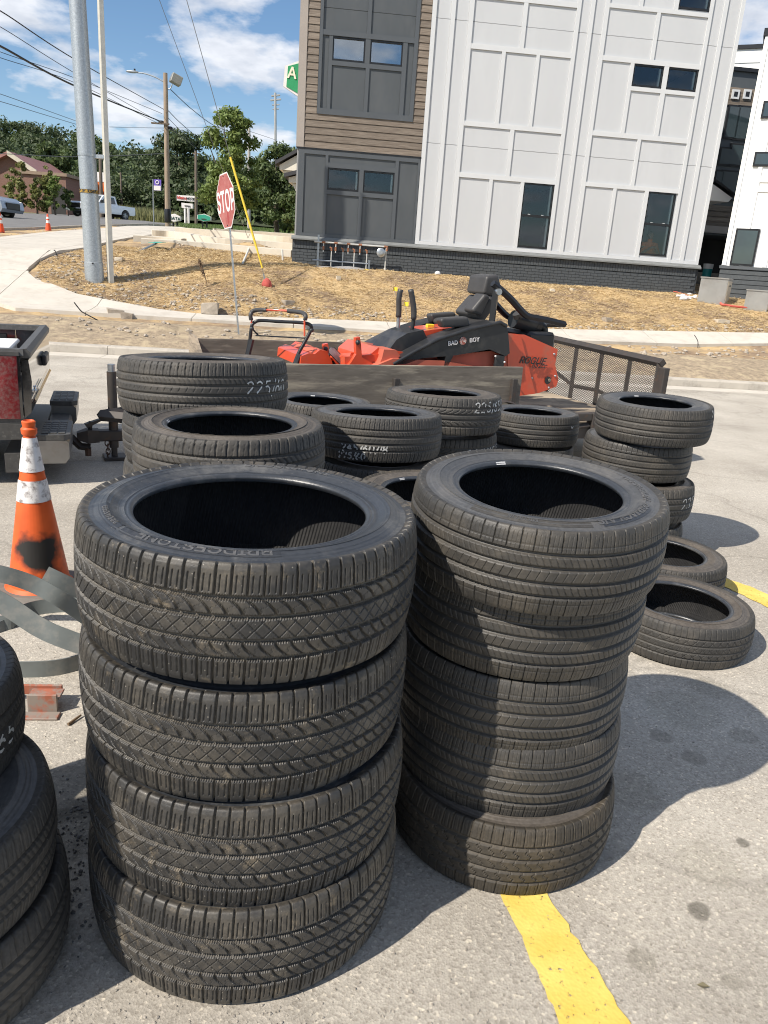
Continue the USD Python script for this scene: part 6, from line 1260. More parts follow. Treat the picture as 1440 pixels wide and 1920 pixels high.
# ---- zero-turn mower, front to the left
MN, MF, MC = 6.02, 6.95, 6.48                    # near side, far side and middle
ORANGE = M('mower_orange', (.62, .075, .028), .38, var=.08, coat=.5, col2=(.40, .13, .075), c2=(.54, .74), s2=5); ORANGD = M('mower_orange_dusty', (.50, .12, .07), .6, var=.15, scale=6)
BPL = M('black_plastic', (.022, .023, .025), .40, var=.15, scale=6, col2=(.075, .070, .062), c2=(.50, .76), s2=4); SEATM = M('seat_vinyl', (.045, .043, .042), .5, var=.15, scale=10, bump=.001, bs=90); BTUBE = M('black_tube', (.014, .014, .015), .35, var=.1)
m0 = tl(760, 700, MC); mb = TF(box(m0[0], m0[0] + .01, MC, MC + .01, DECK, DECK + .01)).vertices[0]
mw = T('zero_turn_mower', 'orange and black zero-turn ride-on mower with folded roll bar on the trailer', 'mower', mb)
P = lambda n, *pix: [tl(a, b, n) for a, b in pix]
mp = lambda name, m, mat, **k: mw.part(name, TF(tm(m)), mat, **k)
def slabp(pix, n0, n1, nref=None):
    """outline seen from the side, from local y n0 to n1"""
    q = [tl(a, b, n0 if nref is None else nref) for a, b in pix]; poly = Polygon([(p[0], p[2]) for p in q]).buffer(0); m = extr(poly, n1 - n0); v = m.vertices
    return trimesh.Trimesh(np.stack([v[:, 0], n0 + v[:, 2], v[:, 1]], 1), m.faces[:, ::-1], process=False)
# main frame and deck
mp('frame', slabp([(700, 672), (720, 655), (760, 662), (1000, 700), (1000, 742), (690, 735)], MN + .12, MF - .12, MN), ORANGE)
mp('front_beam', slabp([(655, 672), (748, 664), (748, 700), (655, 704)], MN + .10, MN + .20, MN), ORANGE); mp('front_beam', slabp([(600, 668), (748, 660), (748, 690), (600, 694)], MF - .30, MF - .2, MF), ORANGE)
mp('cross_bar', tube([tl(662, 668, MN + .12), tl(600, 672, MF - .25)], .035, 6), ORANGE)
for n, px, py in ((MN + .06, 672, 640), (MF - .2, 612, 652)):
    mp('caster_arm', slabp([(px - 5, py - 6), (px + 3, py - 8), (px + 5, py + 6), (px + 7, py + 30), (px + 28, py + 42), (px - 30, py + 58), (px - 14, py + 40), (px - 4, py + 24)], n, n + .05), ORANGE); a_ = tl(px - 1, py + 2, n - .01); mp('caster_bolt', xf(trimesh.creation.icosphere(1, .022), None, a_), BPL)
    c = tl(px - 5, py + 74, n); cw = np.array([c[0], n + .1, DECK + .165]); wheel(mw, TF(box(cw[0], cw[0] + .001, cw[1], cw[1] + .001, cw[2], cw[2] + .001)).vertices[0], -TN, .165, .14)
mp('cutting_deck', slabp([(690, 690), (735, 672), (830, 676), (905, 690), (905, 735), (690, 738)], MN - .02, MF + .02, MN), ORANGD)
# side fender in black plastic, with the brand print
fend = [(738, 683), (776, 660), (820, 637), (878, 618), (938, 604), (950, 611), (953, 625), (956, 662), (948, 668), (918, 655), (880, 662), (850, 667), (838, 690), (832, 688), (836, 668), (790, 672), (760, 683)]
fm = slabp(fend, MN - .02, MN + .24); mp('fender', fm, BPL, label='near black fender'); mp('fender', xf(fm, None, (0, MF - MN - .2, 0)), BPL, label='far black fender')
mp('fender_lip', tube(P(MN - .025, (738, 683), (776, 660), (820, 637), (878, 618), (938, 604), (950, 611)), .016, 6), BPL, smooth=True)
mp('footplate', slabp([(722, 660), (740, 636), (760, 624), (790, 618), (800, 640), (770, 662), (738, 684)], MN + .16, MN + .52, MN + .2), BPL)
mp('front_cowl', slabp([(718, 672), (722, 656), (745, 657), (752, 668), (735, 686), (712, 686)], MN + .02, MN + .30, MN), ORANGD)
mp('seat_box', slabp([(795, 622), (850, 616), (915, 610), (915, 650), (795, 655)], MN + .26, MN + .62, MN + .2), ORANGE)
pF = MN - .024
def decal(s, h, px, py, mat, n=pF, skew=.0, rot=.09, bold=True, name='lettering'):
    m = centred(TXT(s, h, .003, bold)); v = m.vertices.copy(); v[:, 0] += v[:, 1] * skew; m = trimesh.Trimesh(v, m.faces, process=False); m = xf(m, rotz(rot)); mp(name, xf(m, np.array([[1, 0, 0], [0, 0, -1], [0, 1, 0]]), tl(px, py, n)), mat)
decal('BAD', .036, 849, 643, SWHT, rot=.12); decal('BOY', .036, 890, 637, SWHT, rot=.12)
mp('emblem', xf(lathe([(0, .0), (.036, .0), (.036, .003), (0, .003)], 9), np.array([[1, 0, 0], [0, 0, -1], [0, 1, 0]]), tl(868, 639, pF)), M('emblem_red', (.35, .10, .07), .6, col2=(.6, .55, .5), c2=(.5, .55), s2=60))
# rear guard plate
gd = [(951, 625), (985, 628), (1012, 640), (1046, 655), (1041, 683), (1047, 712), (1043, 725), (1010, 737), (984, 741), (951, 745)]
gm_ = slabp(gd, MN + .06, MN + .09, MN + .06); mp('rear_guard', gm_, ORANGE, label='near orange rear guard plate'); mp('rear_guard', xf(gm_, None, (0, MF - MN - .15, 0)), ORANGE, label='far orange rear guard plate')
mp('rear_plate', slabp([(951, 627), (975, 627), (1003, 738), (951, 745)], MN + .042, MN + .058, MN + .05), ORANGE)
mp('side_plate', slabp([(836, 668), (880, 662), (950, 655), (951, 700), (838, 700)], MN + .05, MN + .07, MN + .05), ORANGD)
mp('exhaust_hole', xf(lathe([(0, 0), (.036, 0), (.036, .004), (0, .004)], 18), np.array([[1, 0, 0], [0, 0, -1], [0, 1, 0]]), tl(1027, 713, MN + .055)), BPL); mp('exhaust_glint', xf(lathe([(0, 0), (.016, 0), (.016, .004), (0, .004)], 12), np.array([[1, 0, 0], [0, 0, -1], [0, 1, 0]]), tl(1030, 713, MN + .049)), PLYL)
for px, py in ((997, 709), (1039, 664), (1041, 705), (1029, 727)): mp('bolt', xf(trimesh.creation.icosphere(1, .012), None, tl(px, py, MN + .055)), GALV)
decal('ROGUE', .062, 1000, 676, BPL, n=MN + .038, skew=.35, rot=-.04); decal('852cc', .042, 1012, 685.5, BPL, n=MN + .038, skew=.35, rot=-.04)
# seat: cushion, two-part back, head rest, armrests
def cush(n0, n1, pix, r=.03):
    q = [tl(a, b, MC) for a, b in pix]; pts = [(p[0], n, p[2]) for p in q for n in (n0, n1)]
    return tm(manifold3d.Manifold.batch_hull([manifold3d.Manifold.sphere(r, 10).translate([float(x) for x in p]) for p in pts]))
mp('seat_cushion', cush(MC - .20, MC + .20, [(838, 606), (884, 602), (890, 610), (842, 615)], .035), SEATM, smooth=40)
mp('seat_back', cush(MC - .17, MC + .17, [(877, 586), (900, 560), (908, 565), (886, 594)], .03), SEATM, smooth=40); mp('seat_back_pad', cush(MC - .20, MC - .08, [(868, 578), (886, 555), (890, 556), (878, 582)], .03), SEATM, smooth=40)
mp('head_rest', cush(MC - .13, MC + .13, [(895, 545), (900, 522), (915, 520), (918, 532), (908, 548)], .030), SEATM, smooth=40)
def arm(n, pix):
    q = [tl(a, b, n) for a, b in pix]; mp('armrest', manifold3d.Manifold.batch_hull([manifold3d.Manifold.sphere(.022, 10).translate([float(p[0]), float(n + y), float(p[2])]) for p in q for y in (-.035, .035)]), SEATM, smooth=40)
arm(MC - .27, [(826, 601), (870, 598), (872, 607), (829, 609)]); arm(MC + .27, [(807, 592), (846, 589), (848, 596), (809, 599)])
mp('seat_post', tube([tl(890, 600, MC), tl(896, 622, MC)], .05, 8), BPL)
# folded roll bar
for n, d in ((MN + .14, 0), (MN + .62, 1)):
    a = P(n, (921, 612), (930, 545)); mp('roll_bar_post', tube(a, .034, 4), BTUBE)
top_ = [(924, 531), (936, 541), (958, 561), (985, 590), (1005, 596), (1030, 601), (1058, 608)]
nb_, nf_ = MN + .14, MF - .14
off = np.array([.10, .46, -.04]); A_ = bez(P(nb_, *top_), 6); mp('roll_bar', tube(A_, .032, 6), BTUBE, smooth=40); mp('roll_bar', tube(A_ + off, .032, 6), BTUBE, smooth=40); mp('roll_bar_cross', tube([A_[-1], A_[-1] + off], .030, 6), BTUBE)
for n in (nb_ - .04,): mp('hinge_pin', tube([tl(932, 547, nb_) + [0, n - nb_, 0], tl(932, 547, nb_) + [0, n - nb_ + .04, 0]], .03, 10), GALV)
# engine and air filter
mp('engine', cbox(tl(960, 640, MC)[0], tl(1012, 640, MC)[0], MC - .26, MC + .26, tl(985, 660, MC)[2], tl(985, 618, MC)[2], .03), BPL); mp('air_filter', tube([tl(962, 598, MC - .1), tl(1002, 608, MC - .1)], .085, 14), BPL, smooth=40); mp('filter_cap', tube([tl(1000, 607, MC - .1), tl(1008, 609, MC - .1)], .092, 14), BTUBE); mp('intake_elbow', tube(bez(P(MC - .1, (1006, 609), (1018, 614), (1018, 628), (1008, 640)), 5), .045, 10), BPL, smooth=True); mp('fuel_cap', tube([tl(972, 586, MC - .2), tl(975, 594, MC - .2)], .06, 10), SEATM)
# steering levers with grips
for n, pix in ((MN + .30, [(777, 655), (776, 640), (772, 622), (775, 604), (776, 582), (773, 560), (770, 543)]), (MF - .32, [(746, 657), (745, 640), (746, 622), (747, 600), (748, 580), (748, 560), (751, 543)])):
    q = bez(P(n, *pix), 4); k = len(q); mp('lever', tube(q[:k * 6 // 10], .018, 7), GALV if n > MC else BTUBE, smooth=True); mp('grip', tube(q[k * 11 // 20:], .027, 8), SEATM, smooth=True); c = tl(pix[1][0], pix[1][1], n); mp('lever_pivot', xf(trimesh.creation.icosphere(2, .045), None, c), BTUBE, smooth=True)
mp('warning_tag', cbox(*(lambda p: (p[0] - .04, p[0] + .04, MN + .45, MN + .49, p[2] - .04, p[2] + .03))(tl(808, 614, MN + .45)), .008), M('yellow_knob', (.7, .55, .03), .5)); mp('control_panel', cush(MN + .26, MN + .40, [(876, 616), (920, 612), (922, 624), (880, 628)], .015), BPL)
cw = tl(930, 700, MN); 
for n in (MN + .24, MF - .24): wheel(mw, TF(box(cw[0] - .0, cw[0] + .001, n, n + .001, DECK + .29, DECK + .291)).vertices[0], TN * (-1 if n < MC else 1), .29, .24)
mp('hanging_switch', cbox(*(lambda p: (p[0] - .05, p[0] + .05, MN - .02, MN + .02, p[2] - .11, p[2] + .09))(tl(935, 684, MN)), .01), BPL)
for px, py in ((929, 668), (946, 679)): mp('clip', xf(trimesh.creation.icosphere(1, .009), None, tl(px, py, MN - .03)), SWHT)
# ---- push mower standing in the front of the trailer
PN, PFAR = 6.45, 7.05
pb = tl(600, 700, 6.75); pm = T('push_mower', 'walk-behind mower with looped black handle bars and orange body on the trailer', 'mower', TF(box(pb[0], pb[0] + .01, 6.75, 6.76, DECK, DECK + .01)).vertices[0])
pp = lambda name, m, mat, **k: pm.part(name, TF(tm(m)), mat, **k)
hn, hf = PN, PFAR
L0 = bez([tl(548, 690, hn), tl(562, 655, hn), tl(572, 630, hn), tl(583, 618, hn)], 5)
hb_ = bez([tl(462, 668, hf), tl(468, 640, hf), tl(472, 612, hf), tl(478, 604, hf), tl(490, 601, hf - .05), tl(525, 603, (hf + hn) / 2), tl(565, 605, hn + .05), tl(581, 609, hn), tl(583, 618, hn), tl(572, 640, hn), tl(560, 662, hn), tl(549, 690, hn)], 6)
pp('handle_bar', tube(hb_, .016, 8), BTUBE, smooth=True)
bl = bez([tl(471, 600, hf), tl(470, 590, hf), tl(477, 582, hf), tl(500, 581, hf - .15), tl(540, 583, (hf + hn) / 2), tl(565, 586, hn + .1), tl(573, 592, hn), tl(572, 600, hn)], 6); k = len(bl)
pp('bail_bar', tube(bl[:k * 9 // 20], .019, 8), SEATM, smooth=True); pp('bail_bar', tube(bl[k * 9 // 20 - 1:k * 12 // 20], .009, 8), ORANGE, smooth=True, label='orange middle piece of the bail bar'); pp('bail_bar', tube(bl[k * 12 // 20 - 1:], .019, 8), SEATM, smooth=True)
pp('bail_link', tube([tl(571, 600, hn), tl(571, 630, hn)], .008, 6), ORANGE); pp('bail_link', tube([tl(473, 596, hf), tl(471, 606, hf)], .008, 6), ORANGE); pp('cross_rod', tube([tl(480, 629, hf), tl(572, 634, hn)], .007, 6), BTUBE); pp('cable_loop', tube(bez([tl(473, 616, hf), tl(478, 622, hf), tl(484, 628, hf)], 4), .008, 6), BTUBE)
for a, n in ((472, hf), (584, hn)): pp('knob', xf(trimesh.creation.icosphere(1, .022), None, tl(a, 619 if a > 500 else 616, n)), BPL)
pp('leg_cover', tube([tl(464, 668, hf), tl(472, 636, hf)], .026, 6), BPL); pp('leg_cover', tube([tl(553, 686, hn), tl(562, 664, hn)], .026, 6), BPL)
bd = lambda pix, n0, n1, mat, nm: pp(nm, slabp(pix, n0, n1, n0), mat)
bd([(563, 686), (565, 668), (580, 662), (590, 664), (600, 656), (612, 658), (622, 676), (625, 690)], PN - .05, PFAR + .02, ORANGE, 'body'); bd([(586, 662), (592, 656), (603, 655), (611, 659), (613, 664), (600, 668)], PN + .0, PFAR - .1, ORANGD, 'engine_cover'); bd([(620, 688), (612, 668), (618, 664), (632, 686)], PN + .02, PN + .2, BPL, 'vent_cover'); pp('deck', cbox(pb[0] - .30, pb[0] + .28, PN - .06, PFAR + .02, DECK + .08, DECK + .2, .03), ORANGE)
for n in (PN - .09, PFAR + .05):
    for dx in (-.28, .26): wheel(pm, TF(box(pb[0] + dx, pb[0] + dx + .001, n, n + .001, DECK + .1, DECK + .101)).vertices[0], -TN if n < 6.7 else TN, .10, .05)
# hand saw bar standing up between the mowers
sa, sb2 = tl(619, 654, 6.3), tl(654, 690, 6.3)
cs = T('chainsaw', 'grey guide bar of a chain saw leaning up between the two mowers', 'chain saw', TF(box(sb2[0], sb2[0] + .01, 6.3, 6.31, sb2[2] - .1, sb2[2] - .09)).vertices[0])
dr = (sb2 - sa) / np.linalg.norm(sb2 - sa); wd = np.array([dr[2], 0, -dr[0]])
bar = lambda w, o: hull([sa + dr * s + wd * (k * w) + [0, y, 0] for s, w_ in ((0, .5), (.02, 1)) for k in (-w_, w_) for y in (o, o + .008)] + [sb2 + dr * .15 + wd * (k * w) + [0, y, 0] for k in (-1, 1) for y in (o, o + .008)])
cs.part('guide_bar', TF(bar(.030, 0)), GALV); cs.part('chain', TF(bar(.036, .002)), BTUBE); cs.part('saw_body', TF(cbox(sb2[0] + .05, sb2[0] + .30, 6.2, 6.4, DECK + .01, sb2[2] - .05, .03)), ORANGE)
# ================================================================ dark pickup at the left edge
TK = math.radians(20); KE_ = np.array([math.cos(TK), math.sin(TK), 0]); KN_ = np.array([-math.sin(TK), math.cos(TK), 0])
kc0 = at(52, 664, 5.42); o_k = np.array([kc0[0], kc0[1], 0]) + KN_ * .98
KF_ = frame(o_k, KE_, KN_, UPZ)                      # x rearwards from the tailgate plane, y away from the viewer, z up
PAINT = M('truck_paint', (.010, .010, .011), .10, var=.05, coat=1.0, spec=.9, col2=(.11, .10, .09), c2=(.48, .75), s2=5); BUMPC = M('bumper_chrome', (.24, .24, .235), .34, metal=.8, var=.08, scale=9, col2=(.20, .19, .17), c2=(.52, .70), s2=7); BEDL = M('bed_liner', (.016, .016, .017), .75, var=.2, scale=30, bump=.003, bs=80); DUSTBL = M('dusty_black', (.060, .058, .054), .5, var=.3, scale=22, col2=(.11, .105, .095), c2=(.55, .68), s2=40)
LENS = M('tail_lens', (.16, .008, .012), .25, var=.35, scale=14, col2=(.17, .11, .10), c2=(.42, .78), s2=42, coat=.4)
tk = T('pickup_truck', 'black pickup tail at the left edge, dusty red tail light and open load bed', 'pickup', o_k)
kp_ = lambda name, m, mat, **k: tk.part(name, KF_(tm(m)), mat, **k)
def kz(px, py, y=-.98):
    p = onplane(px, py, o_k + KN_ * y, KN_); return np.array([(p - o_k) @ KE_, y, p[2]])
zr = kz(40, 668)[2]; zr2 = zr + .045; zl0, zl1 = kz(20, 785)[2], kz(20, 668)[2]; zb_ = .40
prof_side = [(-.98, zb_), (-1.0, zb_ + .3), (-.985, zr - .12), (-.955, zr), (-.90, zr), (-.90, zb_)]
def along(prof, x0, x1, my=1): 
    q = [(y * my, z) for y, z in prof]; k = len(q); V = [[x, y, z] for x in (x0, x1) for y, z in q]; m = extr(q, x1 - x0); v = m.vertices
    return trimesh.Trimesh(np.stack([x0 + v[:, 2], v[:, 0], v[:, 1]], 1), m.faces, process=False)
for s in (1, -1):
    kp_('bed_side', along(prof_side, -2.25, -.27, s), PAINT, smooth=30); kp_('rear_corner', along([(-.982, zb_ + .08), (-.99, zb_ + .3), (-.975, zr), (-.955, zr), (-.955, zb_ + .08)], -.268, -.055, s), PAINT, smooth=30)
    kp_('bed_rail', hull([[x, s * y, z] for x in (-2.25, -.03) for y, z in ((.975, zr + .002), (.865, zr + .002), (.88, zr2), (.96, zr2))]), DUSTBL)
    kp_('tail_light', hull([[x, s * y, z] for x, y in ((-.25, .995), (-.262, .96), (-.075, .994), (-.068, .96)) for z in (zl0, zl1)] + [[-.15, s * 1.012, (zl0 + zl1) / 2 + d] for d in (-.16, .16)]), LENS, label=None, smooth=40)
    [kp_('lamp_surround', q_, DUSTBL) for q_ in [hull([[x, s * y, z] for x in (-.265, -.058) for y in (.90, .985) for z in zz]) for zz in ((zl0 - .05, zl0 - .004), (zl1 + .004, zl1 + .03))]]
# tailgate with a curved upper lip, handle and badge
tg = hull([[x, y, z] for y in (-.950, .950) for x, z in ((-.05, zb_ + .10), (-.005, zb_ + .14), (.012, zr - .18), (-.002, zr - .03), (-.05, zr - .02))])
g_ = kp_('tailgate', tg, PAINT, smooth=40); kp_('tailgate_cap', hull([[x, y, z] for y in (-.952, .952) for x, z in ((-.06, zr - .018), (.012, zr - .016), (.016, zr + .02), (-.01, zr2 + .005), (-.06, zr2))]), DUSTBL, smooth=40)
kp_('tailgate_handle', cbox(.002, .045, .02, .34, zr - .20, zr - .115, .012), BPL, parent=g_); kp_('crease', [hull([[x, y, z] for y in (-.80, .80) for x, z in ((.008, zr - .36), (.022, zr - .345), (.008, zr - .33))])], PAINT, parent=g_, smooth=30)
kp_('badge', [cbox(.010, .018, -.62, -.20, zb_ + .255, zb_ + .275, .002), xf(lathe([(0, 0), (.032, 0), (.032, .008), (0, .008)], 16), np.array([[0, 0, 1], [1, 0, 0], [0, 1, 0]]), (.010, -.70, zb_ + .265))][0], CHROME, parent=g_); kp_('badge_emblem', xf(lathe([(.018, 0), (.034, 0), (.034, .008), (.018, .008)], 16), np.array([[0, 0, 1], [1, 0, 0], [0, 1, 0]]), (.010, -.70, zb_ + .265)), CHROME, parent=g_)
# bed, cab behind the edge
kp_('bed_floor', box(-2.25, -.06, -.898, .898, zb_ + .10, zb_ + .16), BEDL); kp_('bed_front', box(-2.30, -2.252, -.9, .9, zb_ + .1, zr), BEDL)
for i in range(7): kp_('bed_rib', box(-2.1 + i * .28, -2.02 + i * .28, .862, .899, zb_ + .17, zr - .04), BEDL)
kp_('cab', hull([[x, s * y, z] for s in (1, -1) for x, y, z in ((-2.33, .99, zb_), (-4.9, .99, zb_), (-2.33, .99, zr), (-5.0, .95, zr - .05), (-2.5, .80, zr + .50), (-3.9, .80, zr + .52))]), PAINT); kp_('rear_window', box(-2.42, -2.40, -.6, .6, zr + .12, zr + .40), CARG)
for x in (-1.25, -4.6):
    for s in (1, -1): wheel(tk, KF_(box(x, x + .001, s * .86, s * .86 + .001, .40, .401)).vertices[0], KN_ * s, .40, .25)
# step bumper: two raised pads and a low middle
def padbar(y0, y1, x0, x1, z0, z1, nm, mat): kp_(nm, hull([[x, y, z] for y in (y0, y1) for x, z in ((x0, z0), (x1 - .03, z0), (x1, z0 + .04), (x1, z1 - .02), (x1 - .02, z1), (x0, z1))]), mat, smooth=30)
BZ = kz(96, 802, -.66)[2]
for s in (1, -1):
    y0, y1 = sorted((s * .42, s * .98)); padbar(y0, y1, .03, .235, BZ - .20, BZ - .03, 'bumper_end', BUMPC); 
    pd_ = kp_('step_pad', hull([[x, y, z] for x, y in ((.02, y0), (.02, y1), (.20, y0 + .005), (.20, y1 - .005), (.245, y0 + .04), (.245, y1 - .04)) for z in (BZ - .028, BZ + .012)]), DUSTBL)
    for i in range(6):
        for j in range(3): yy = y0 + .05 + i * (y1 - y0 - .1) / 6; kp_('pad_block', cbox(.045 + j * .058, .095 + j * .058, yy, yy + .06, BZ + .0125, BZ + .019, .003), DUSTBL, parent=pd_)
padbar(-.415, .415, .03, .20, BZ - .24, BZ - .10, 'bumper_middle', DUSTBL); padbar(-.99, .99, -.20, .028, BZ - .26, BZ - .12, 'bumper_skirt', DUSTBL); kp_('plate_recess', box(.201, .207, -.16, .16, BZ - .21, BZ - .115), BPL)
kp_('valance', hull([[x, y, z] for y in (-1.0, -.97) for x, z in ((-.9, zb_), (-.25, zb_ - .05), (.02, zb_ - .04), (.02, zb_ + .06), (-.9, zb_ + .1))]), DUSTBL)
hz = zc - .07; p_h = JB - KN_ * 0; hy = ((TF(box(xa, xa + .001, jl[1], jl[1] + .001, 0, .001)).vertices[0] - o_k) @ KN_); hx_ = ((TF(box(xa + .05, xa + .051, jl[1], jl[1] + .001, 0, .001)).vertices[0] - o_k) @ KE_)
kp_('hitch_bar', cbox(-.2, hx_ - .12, hy - .03, hy + .03, hz + .03, hz + .09, .006), STEELB); kp_('ball_mount', tube([[hx_ - .13, hy, hz + .06], [hx_ - .06, hy, hz - .02], [hx_ + .02, hy, hz - .03]], .032, 4), STEELB); kp_('hitch_ball', xf(trimesh.creation.icosphere(2, .03), None, (hx_, hy, hz + .04)), CHROME, smooth=True); kp_('ball_nut', tube([[hx_, hy, hz - .10], [hx_, hy, hz - .03]], .028, 6), RUSTY)
# load in the bed: white sheet, orange lid
ws = T('white_box', 'white flat-topped box lying in the black pickup bed', 'box', KF_(box(-1.0, -.9, 0, .1, zb_ + .17, zb_ + .2)).vertices[0])
ws.part('lid', KF_(cbox(-1.5, -.18, -.70, .35, zr - .055, zr - .02, .01)), WHITE2); ws.part('side', KF_(cbox(-1.48, -.20, -.68, .33, zb_ + .165, zr - .058, .01)), WHITE2)
single('orange_lid', KF_(lathe([(0, .05), (.10, .045), (.13, .0), (0, .0)], 18, axis_pt=(-.40, .52, zr - .14))), ORANGE, 'small orange lid at the far side of the pickup bed', 'lid', smooth=30)

# ================================================================ things on the paving, small things on the bank
# large traffic cone
cb = atz(76, 1108); cb[2] = 0
HC = 1.0; k_ = at(64, 790, cb[1])[2]
cone = T('traffic_cone', 'tall worn orange traffic cone with two scuffed white bands beside the big left stack', 'traffic cone', cb)
h_ = at(64, 789, cb[1] + .0)[2]
CO = usdkit.material(stage, LK + 'big_cone_orange', {'geo': ('geometry', {}), 'n1': ('noise_texture', {'scale': 9.0, 'detail': 6.0}), 'r1': ('rgb_ramp', {'ramp': [(.3, (.58, .085, .015)), (.7, (.74, .125, .025))]}), 'd': ('vector_math', {'math_type': 'distance', 'vector2': tuple(cb + [.062, -.085, .235])}), 'n2': ('noise_texture', {'scale': 9.0, 'detail': 6.0}), 'ma': ('math', {'math_type': 'multiply_add', 'value2': .22, 'value3': -.11}), 'ad': ('math', {'math_type': 'add'}),
    'rd': ('rgb_ramp', {'ramp': [(.075, (1, 1, 1)), (.125, (0, 0, 0))]}), 'm': ('mix_color', {'b': (.02, .018, .016)}), 'p': ('principled_bsdf', {'roughness': .5})},
    [('geo.position', 'n1.vector'), ('geo.position', 'n2.vector'), ('n1.fac', 'r1.fac'), ('geo.position', 'd.vector1'), ('n2.fac', 'ma.value1'), ('d.value', 'ad.value1'), ('ma.value', 'ad.value2'), ('ad.value', 'rd.fac'), ('r1.color', 'm.a'), ('rd.color', 'm.fac'), ('m.result', 'p.base_color')], surface='p.BSDF')
CB = M('scuffed_band', (.72, .70, .68), .6, var=.1, scale=30, col2=(.20, .17, .16), c2=(.50, .66), s2=24)
rb0 = .146; rt0 = .030
rad = lambda z: rb0 + (rt0 - rb0) * (z - .04) / (h_ * .90 - .04)
cone.part('base_plate', hull([(cb[0] + s * x, cb[1] + t_ * y, z) for s in (1, -1) for t_ in (1, -1) for x, y, z in ((.225, .20, 0), (.20, .225, 0), (.225, .20, .03), (.20, .225, .03), (.19, .19, .045))]), M('cone_base', (.16, .145, .125), .8, var=.25, scale=12))
cone.part('cone_body', lathe([(rb0 + .02, .044), (rb0, .06), (rad(h_ * .90), h_ * .90), (rad(h_ * .90) - .004, h_ * .915), (rt0 + .006, h_ * .93), (rt0 + .007, h_ * .955), (rt0 - .002, h_ * .965), (rt0 + .002, h_ * .995), (rt0 - .004, h_), (rt0 - .009, h_ - .01), (0, h_ - .08)], 40, axis_pt=cb), CO, smooth=35)
zb = lambda py: at(70, py, cb[1] - .06)[2]
for y0, y1 in ((888, 826), (943, 904)): cone.part('reflective_band', lathe([(rad(zb(y0)) + .004, zb(y0)), (rad(zb(y1)) + .004, zb(y1))], 40, axis_pt=cb), CB, smooth=True)
# grey strips lying in loops
STRIP = M('grey_strip', (.155, .172, .168), .45, var=.2, scale=7, spec=.4, col2=(.24, .235, .215), c2=(.52, .70), s2=9)
def ribbon(name, label, pts, w, th=.006, tilt=None):
    """flat strip on edge: pts are lower-edge points, w its height; tilt leans the upper edge"""
    P_ = bez(pts, 10); n = len(P_); t = np.gradient(P_, axis=0); t /= np.linalg.norm(t, axis=1, keepdims=True); up = np.array([0, 0, 1.0]) + (np.zeros(3) if tilt is None else np.asarray(tilt)); up = up - t * (t @ up)[:, None]; up /= np.linalg.norm(up, axis=1, keepdims=True); nn = np.cross(t, up)
    R_ = np.stack([P_ - nn * th / 2, P_ + nn * th / 2, P_ + up * w + nn * th / 2, P_ + up * w - nn * th / 2], 1); V = R_.reshape(-1, 3); F = []
    for i in range(n - 1):
        for j in range(4): q = (j + 1) % 4; F += [(i*4+j, i*4+q, (i+1)*4+q), (i*4+j, (i+1)*4+q, (i+1)*4+j)]
    F += [(0, 2, 1), (0, 3, 2), (4*n-4, 4*n-3, 4*n-2), (4*n-4, 4*n-2, 4*n-1)]
    single(name, trimesh.Trimesh(V, F, process=False), STRIP, label, 'strip', smooth=30)
A3 = lambda px, py, Y: at(px, py, Y)
ribbon('flat_strip', 'dark grey flat strip arching from the left edge down past the cone base', [A3(-90, 1075, 3.1), A3(0, 1092, 3.15), A3(60, 1112, 3.2), A3(110, 1140, 3.22), A3(165, 1178, 3.3)], .075, tilt=(0, .25, 0))
ribbon('flat_strip', 'pale grey flat strip sweeping across the others towards the big left stack', [A3(-80, 1110, 2.72), A3(0, 1151, 2.74), A3(60, 1190, 2.74), A3(110, 1213, 2.74), A3(170, 1232, 2.76), A3(240, 1240, 2.8)], .078, tilt=(0, .35, 0))
ribbon('flat_strip', 'lowest grey flat strip curving along the paving to the big left stack', [atz(-60, 1262), atz(0, 1268), atz(40, 1270), atz(100, 1267), atz(150, 1255), atz(220, 1225)], .072)
ribbon('flat_strip', 'short dark strip loop lying behind the pale one', [atz(-40, 1185), atz(20, 1180), atz(45, 1160), atz(90, 1150), atz(150, 1148), atz(230, 1160)], .070, tilt=(0, .3, 0))
ribbon('flat_strip', 'inner pale end of the strip coil touching the big left stack', [A3(75, 1092, 3.4), A3(110, 1108, 3.42), A3(145, 1122, 3.46), A3(200, 1130, 3.55)], .085, tilt=(0, .4, 0))
ribbon('flat_strip', 'dark strip lying low against the left edge', [atz(-60, 1200), atz(-10, 1190), atz(30, 1172), atz(45, 1165)], .05, tilt=(0, .6, 0))
# rusty bracket
RB = M('rusty_orange', (.33, .105, .06), .7, var=.3, scale=16, col2=(.24, .20, .17), c2=(.46, .58), s2=13)
q0 = atz(82, 1335); br = T('steel_bracket', 'rusty orange-brown angled steel bracket lying on the paving at the left', 'bracket', q0)
BF = frame(q0, *(lambda a: (np.array([math.cos(a), math.sin(a), 0]), np.array([-math.sin(a), math.cos(a), 0]), UPZ))(.12))
br.part('plate', xf(BF(cbox(-.056, .056, -.010, .0, .0, .080, .004)), None), RB); br.part('flange', BF(cbox(-.068, .068, -.06, -.011, .0, .010, .003)), RB); br.part('bar', BF(cbox(-.26, .050, .075, .085, .03, .072, .003)), RB); br.part('web', BF(cbox(-.06, .06, .002, .073, .052, .060, .002)), RB)
single('stick', tube([atz(128, 1361) + [0, 0, .006], atz(152, 1345) + [0, 0, .010]], [.006, .004], 6), M('stick_wood', (.14, .09, .05), .9), 'short brown twig on the paving below the steel bracket', 'twig')
